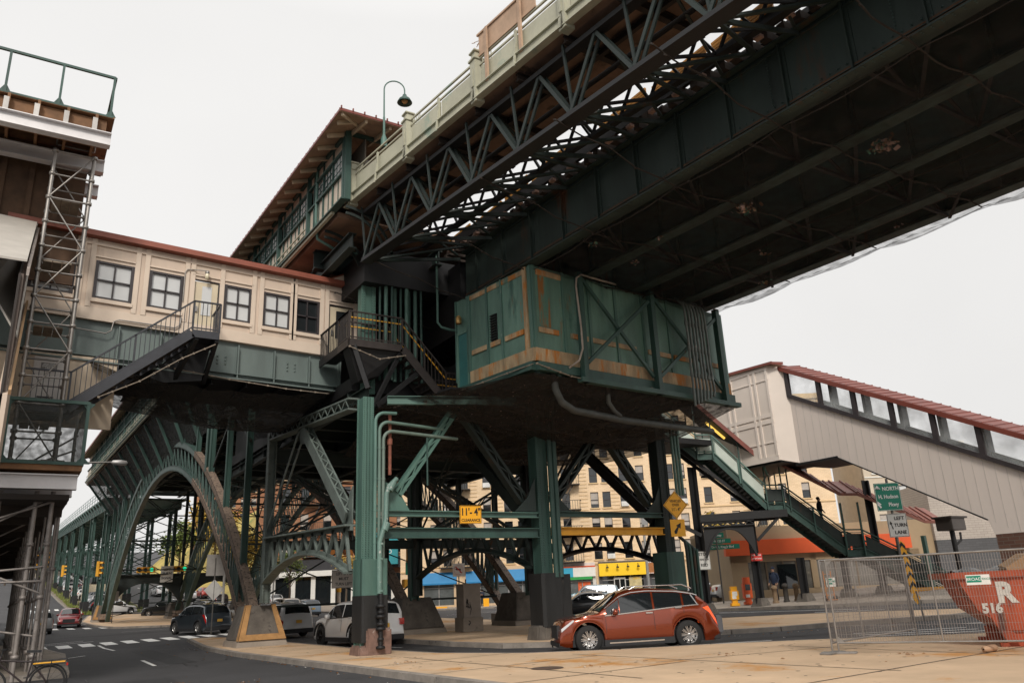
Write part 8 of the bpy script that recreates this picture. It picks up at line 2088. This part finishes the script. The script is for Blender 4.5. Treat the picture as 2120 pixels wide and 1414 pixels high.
# left-hand block beyond the shed, hill on the right of the far slope
facade('apartment_building', 'dim tenement far up the left street behind the shed poles', 'apartment building', V(-2.5, 95, 0), 90, 22, .8, brickO, [3+k*4 for k in range(21)], 5, 5, 3.4, 1.2, 2, stoneY, dirv=V(0, 1, 0), depth=-9) if False else None
def hill_z(x, y): return g(x, y)-.1+17*ss(30, 50, x)*ss(122, 150, y)+2*math.sin(x*.11)*math.sin(y*.07)*ss(34, 50, x)
b = MB(); n = 32; vs = []
for j in range(n+1):
    for i in range(n+1):
        x = 30+110*i/n; y = 120+120*j/n; vs.append((x, y, hill_z(x, y)))
b.add(vs, [(j*(n+1)+i, j*(n+1)+i+1, (j+1)*(n+1)+i+1, (j+1)*(n+1)+i) for j in range(n) for i in range(n)], True)
tag(b.build('hill', M('hill_autumn_grass', (.36, .28, .08), .95, 0, .4, .12, (.16, .20, .05), .42, .09, .8, 3, col3=(.50, .28, .06), sp3=.3, s3=.3), recalc=False), kind='structure')
# ================================================================ TREES
barkM = M('bark', (.10, .075, .055), .9, 0, .3, 6)
leafY = M('leaf_yellow', (.46, .31, .05), .75, 0, .35, 3, (.17, .17, .04), .42, 2)
leafG = M('leaf_green', (.10, .14, .03), .75, 0, .35, 3, (.22, .19, .03), .3, 2)
leafD = M('leaf_deep_green', (.035, .07, .02), .8, 0, .35, 3)
def tree(label, x, y, H, cr, leaf, seed, trunk=.16, z=None, n=1500, lean=0, name='street_tree', ls=.16, crown0=.35):
    rr = random.Random(seed); t = thing(name, label, 'tree', (x, y, (g(x, y)+.1) if z is None else z)); b = MB()
    b.tube([(0, 0, -.2), (.04*H*.3, 0, H*.3), (0, .05, H*.6), (.05, 0, H*.85)], trunk, 7, r2=trunk*.35)
    tips = []
    for k in range(13):
        a = rr.random()*6.28; z0 = H*rr.uniform(crown0, .7); r_ = cr*rr.uniform(.5, 1.0); z1 = min(H*.98, z0+H*rr.uniform(.12, .35)); p = (math.cos(a)*r_, math.sin(a)*r_, z1)
        b.tube([(0, 0, z0), (p[0]*.5, p[1]*.5, (z0+z1)/2+.1*H*.2), p], trunk*.35, 5, r2=trunk*.1); tips.append(V(p)); tips.append(V(p)*.6+V(0, 0, z1*.4))
    tips.append(V(0, 0, H*.92)); b.build('trunk', barkM, t)
    b = MB()
    for i in range(n):
        c = rr.choice(tips)+V(rr.gauss(0, cr*.22), rr.gauss(0, cr*.22), rr.gauss(0, H*.055)); s = ls*rr.uniform(.6, 1.3)
        u = V(rr.uniform(-1, 1), rr.uniform(-1, 1), rr.uniform(-.6, .6)).normalized(); v = u.cross(V(rr.uniform(-1, 1), rr.uniform(-1, 1), rr.uniform(-1, 1))).normalized()
        b.add([c-u*s, c+v*s*.5, c+u*s, c-v*s*.5], [(0, 1, 2, 3)])
    b.build('crown', leaf, t, recalc=False); return t
tree('thin yellow green autumn tree behind the minivan, left of the speed sign', 21.6, 90, 9, 2.6, leafY, 1, n=2200, ls=.2)
tree('small yellowing street tree just right of the speed sign pole', 30.3, 100, 7, 1.6, leafG, 2, n=1100)
tree('slender autumn tree in front of the black shopfronts', 26.3, 98, 8.5, 1.7, leafY, 3, n=1300)
tree('small autumn tree beside the teal banner', 36.4, 97, 6.5, 1.5, leafY, 4, n=900)
tree('young tree at the corner behind the orange lettered diner', 55.5, 52.5, 6.5, 1.8, leafY, 5, n=1100, ls=.2)
tree('potted green tree on the cream building balcony', 75.2, 44.9, 2.0, 1.1, leafG, 7, z=6.0, n=700, ls=.16)
rr = random.Random(9)
for i, (x, y, H, lf, lb) in enumerate(((42, 128, 12, leafY, 'golden tree lowest on the hillside beyond the arches'), (49, 139, 13, leafY, 'golden tree second up the hillside'), (56, 135, 12, leafG, 'olive tree on the hillside behind the golden ones'), (63, 150, 14, leafY, 'broad golden tree high on the hillside'), (44, 152, 13, leafG, 'olive tree high on the hillside above the road'), (70, 140, 12, leafY, 'rightmost golden tree on the hillside'), (35, 165, 13, leafY, 'golden tree at the bend of the far slope'), (33, 190, 12, leafG, 'olive tree far up the slope'))):
    tree(lb, x, y, H, 4.6, lf, 30+i, .3, hill_z(x, y), 2200, name='hillside_tree', ls=.42)
for i, y in enumerate((150, 185, 225, 270)): tree(['bare edged tree left of the far viaduct', 'second tree left of the far viaduct', 'third tree left of the far viaduct', 'last tree at the top of the left street'][i], 2.5-i*1.2, y+25, 9, 2.8, leafD if i % 2 else leafG, 60+i, .2, n=900, name='roadside_tree', ls=.3)
# weeds on the verge
b = MB(); rr = random.Random(12)
for i in range(3200):
    y = 113+rr.random()**1.5*150; x = 8.7+abs(rr.gauss(0, .8)); 
    if rr.random() < .3: x = 16.8-abs(rr.gauss(0, .7))
    z = g(x, y)+.1; h = rr.uniform(.1, .5); a = rr.random()*6.28; b.add([(x-.06*math.cos(a), y-.06*math.sin(a), z), (x+.06*math.cos(a), y+.06*math.sin(a), z), (x+rr.uniform(-.15, .15), y, z+h)], [(0, 1, 2)])
tag(b.build('weeds', M('weed_green', (.16, .19, .04), .9, 0, .4, 1), recalc=False), 'weeds and grass on the verge under the far viaduct', kind='stuff')
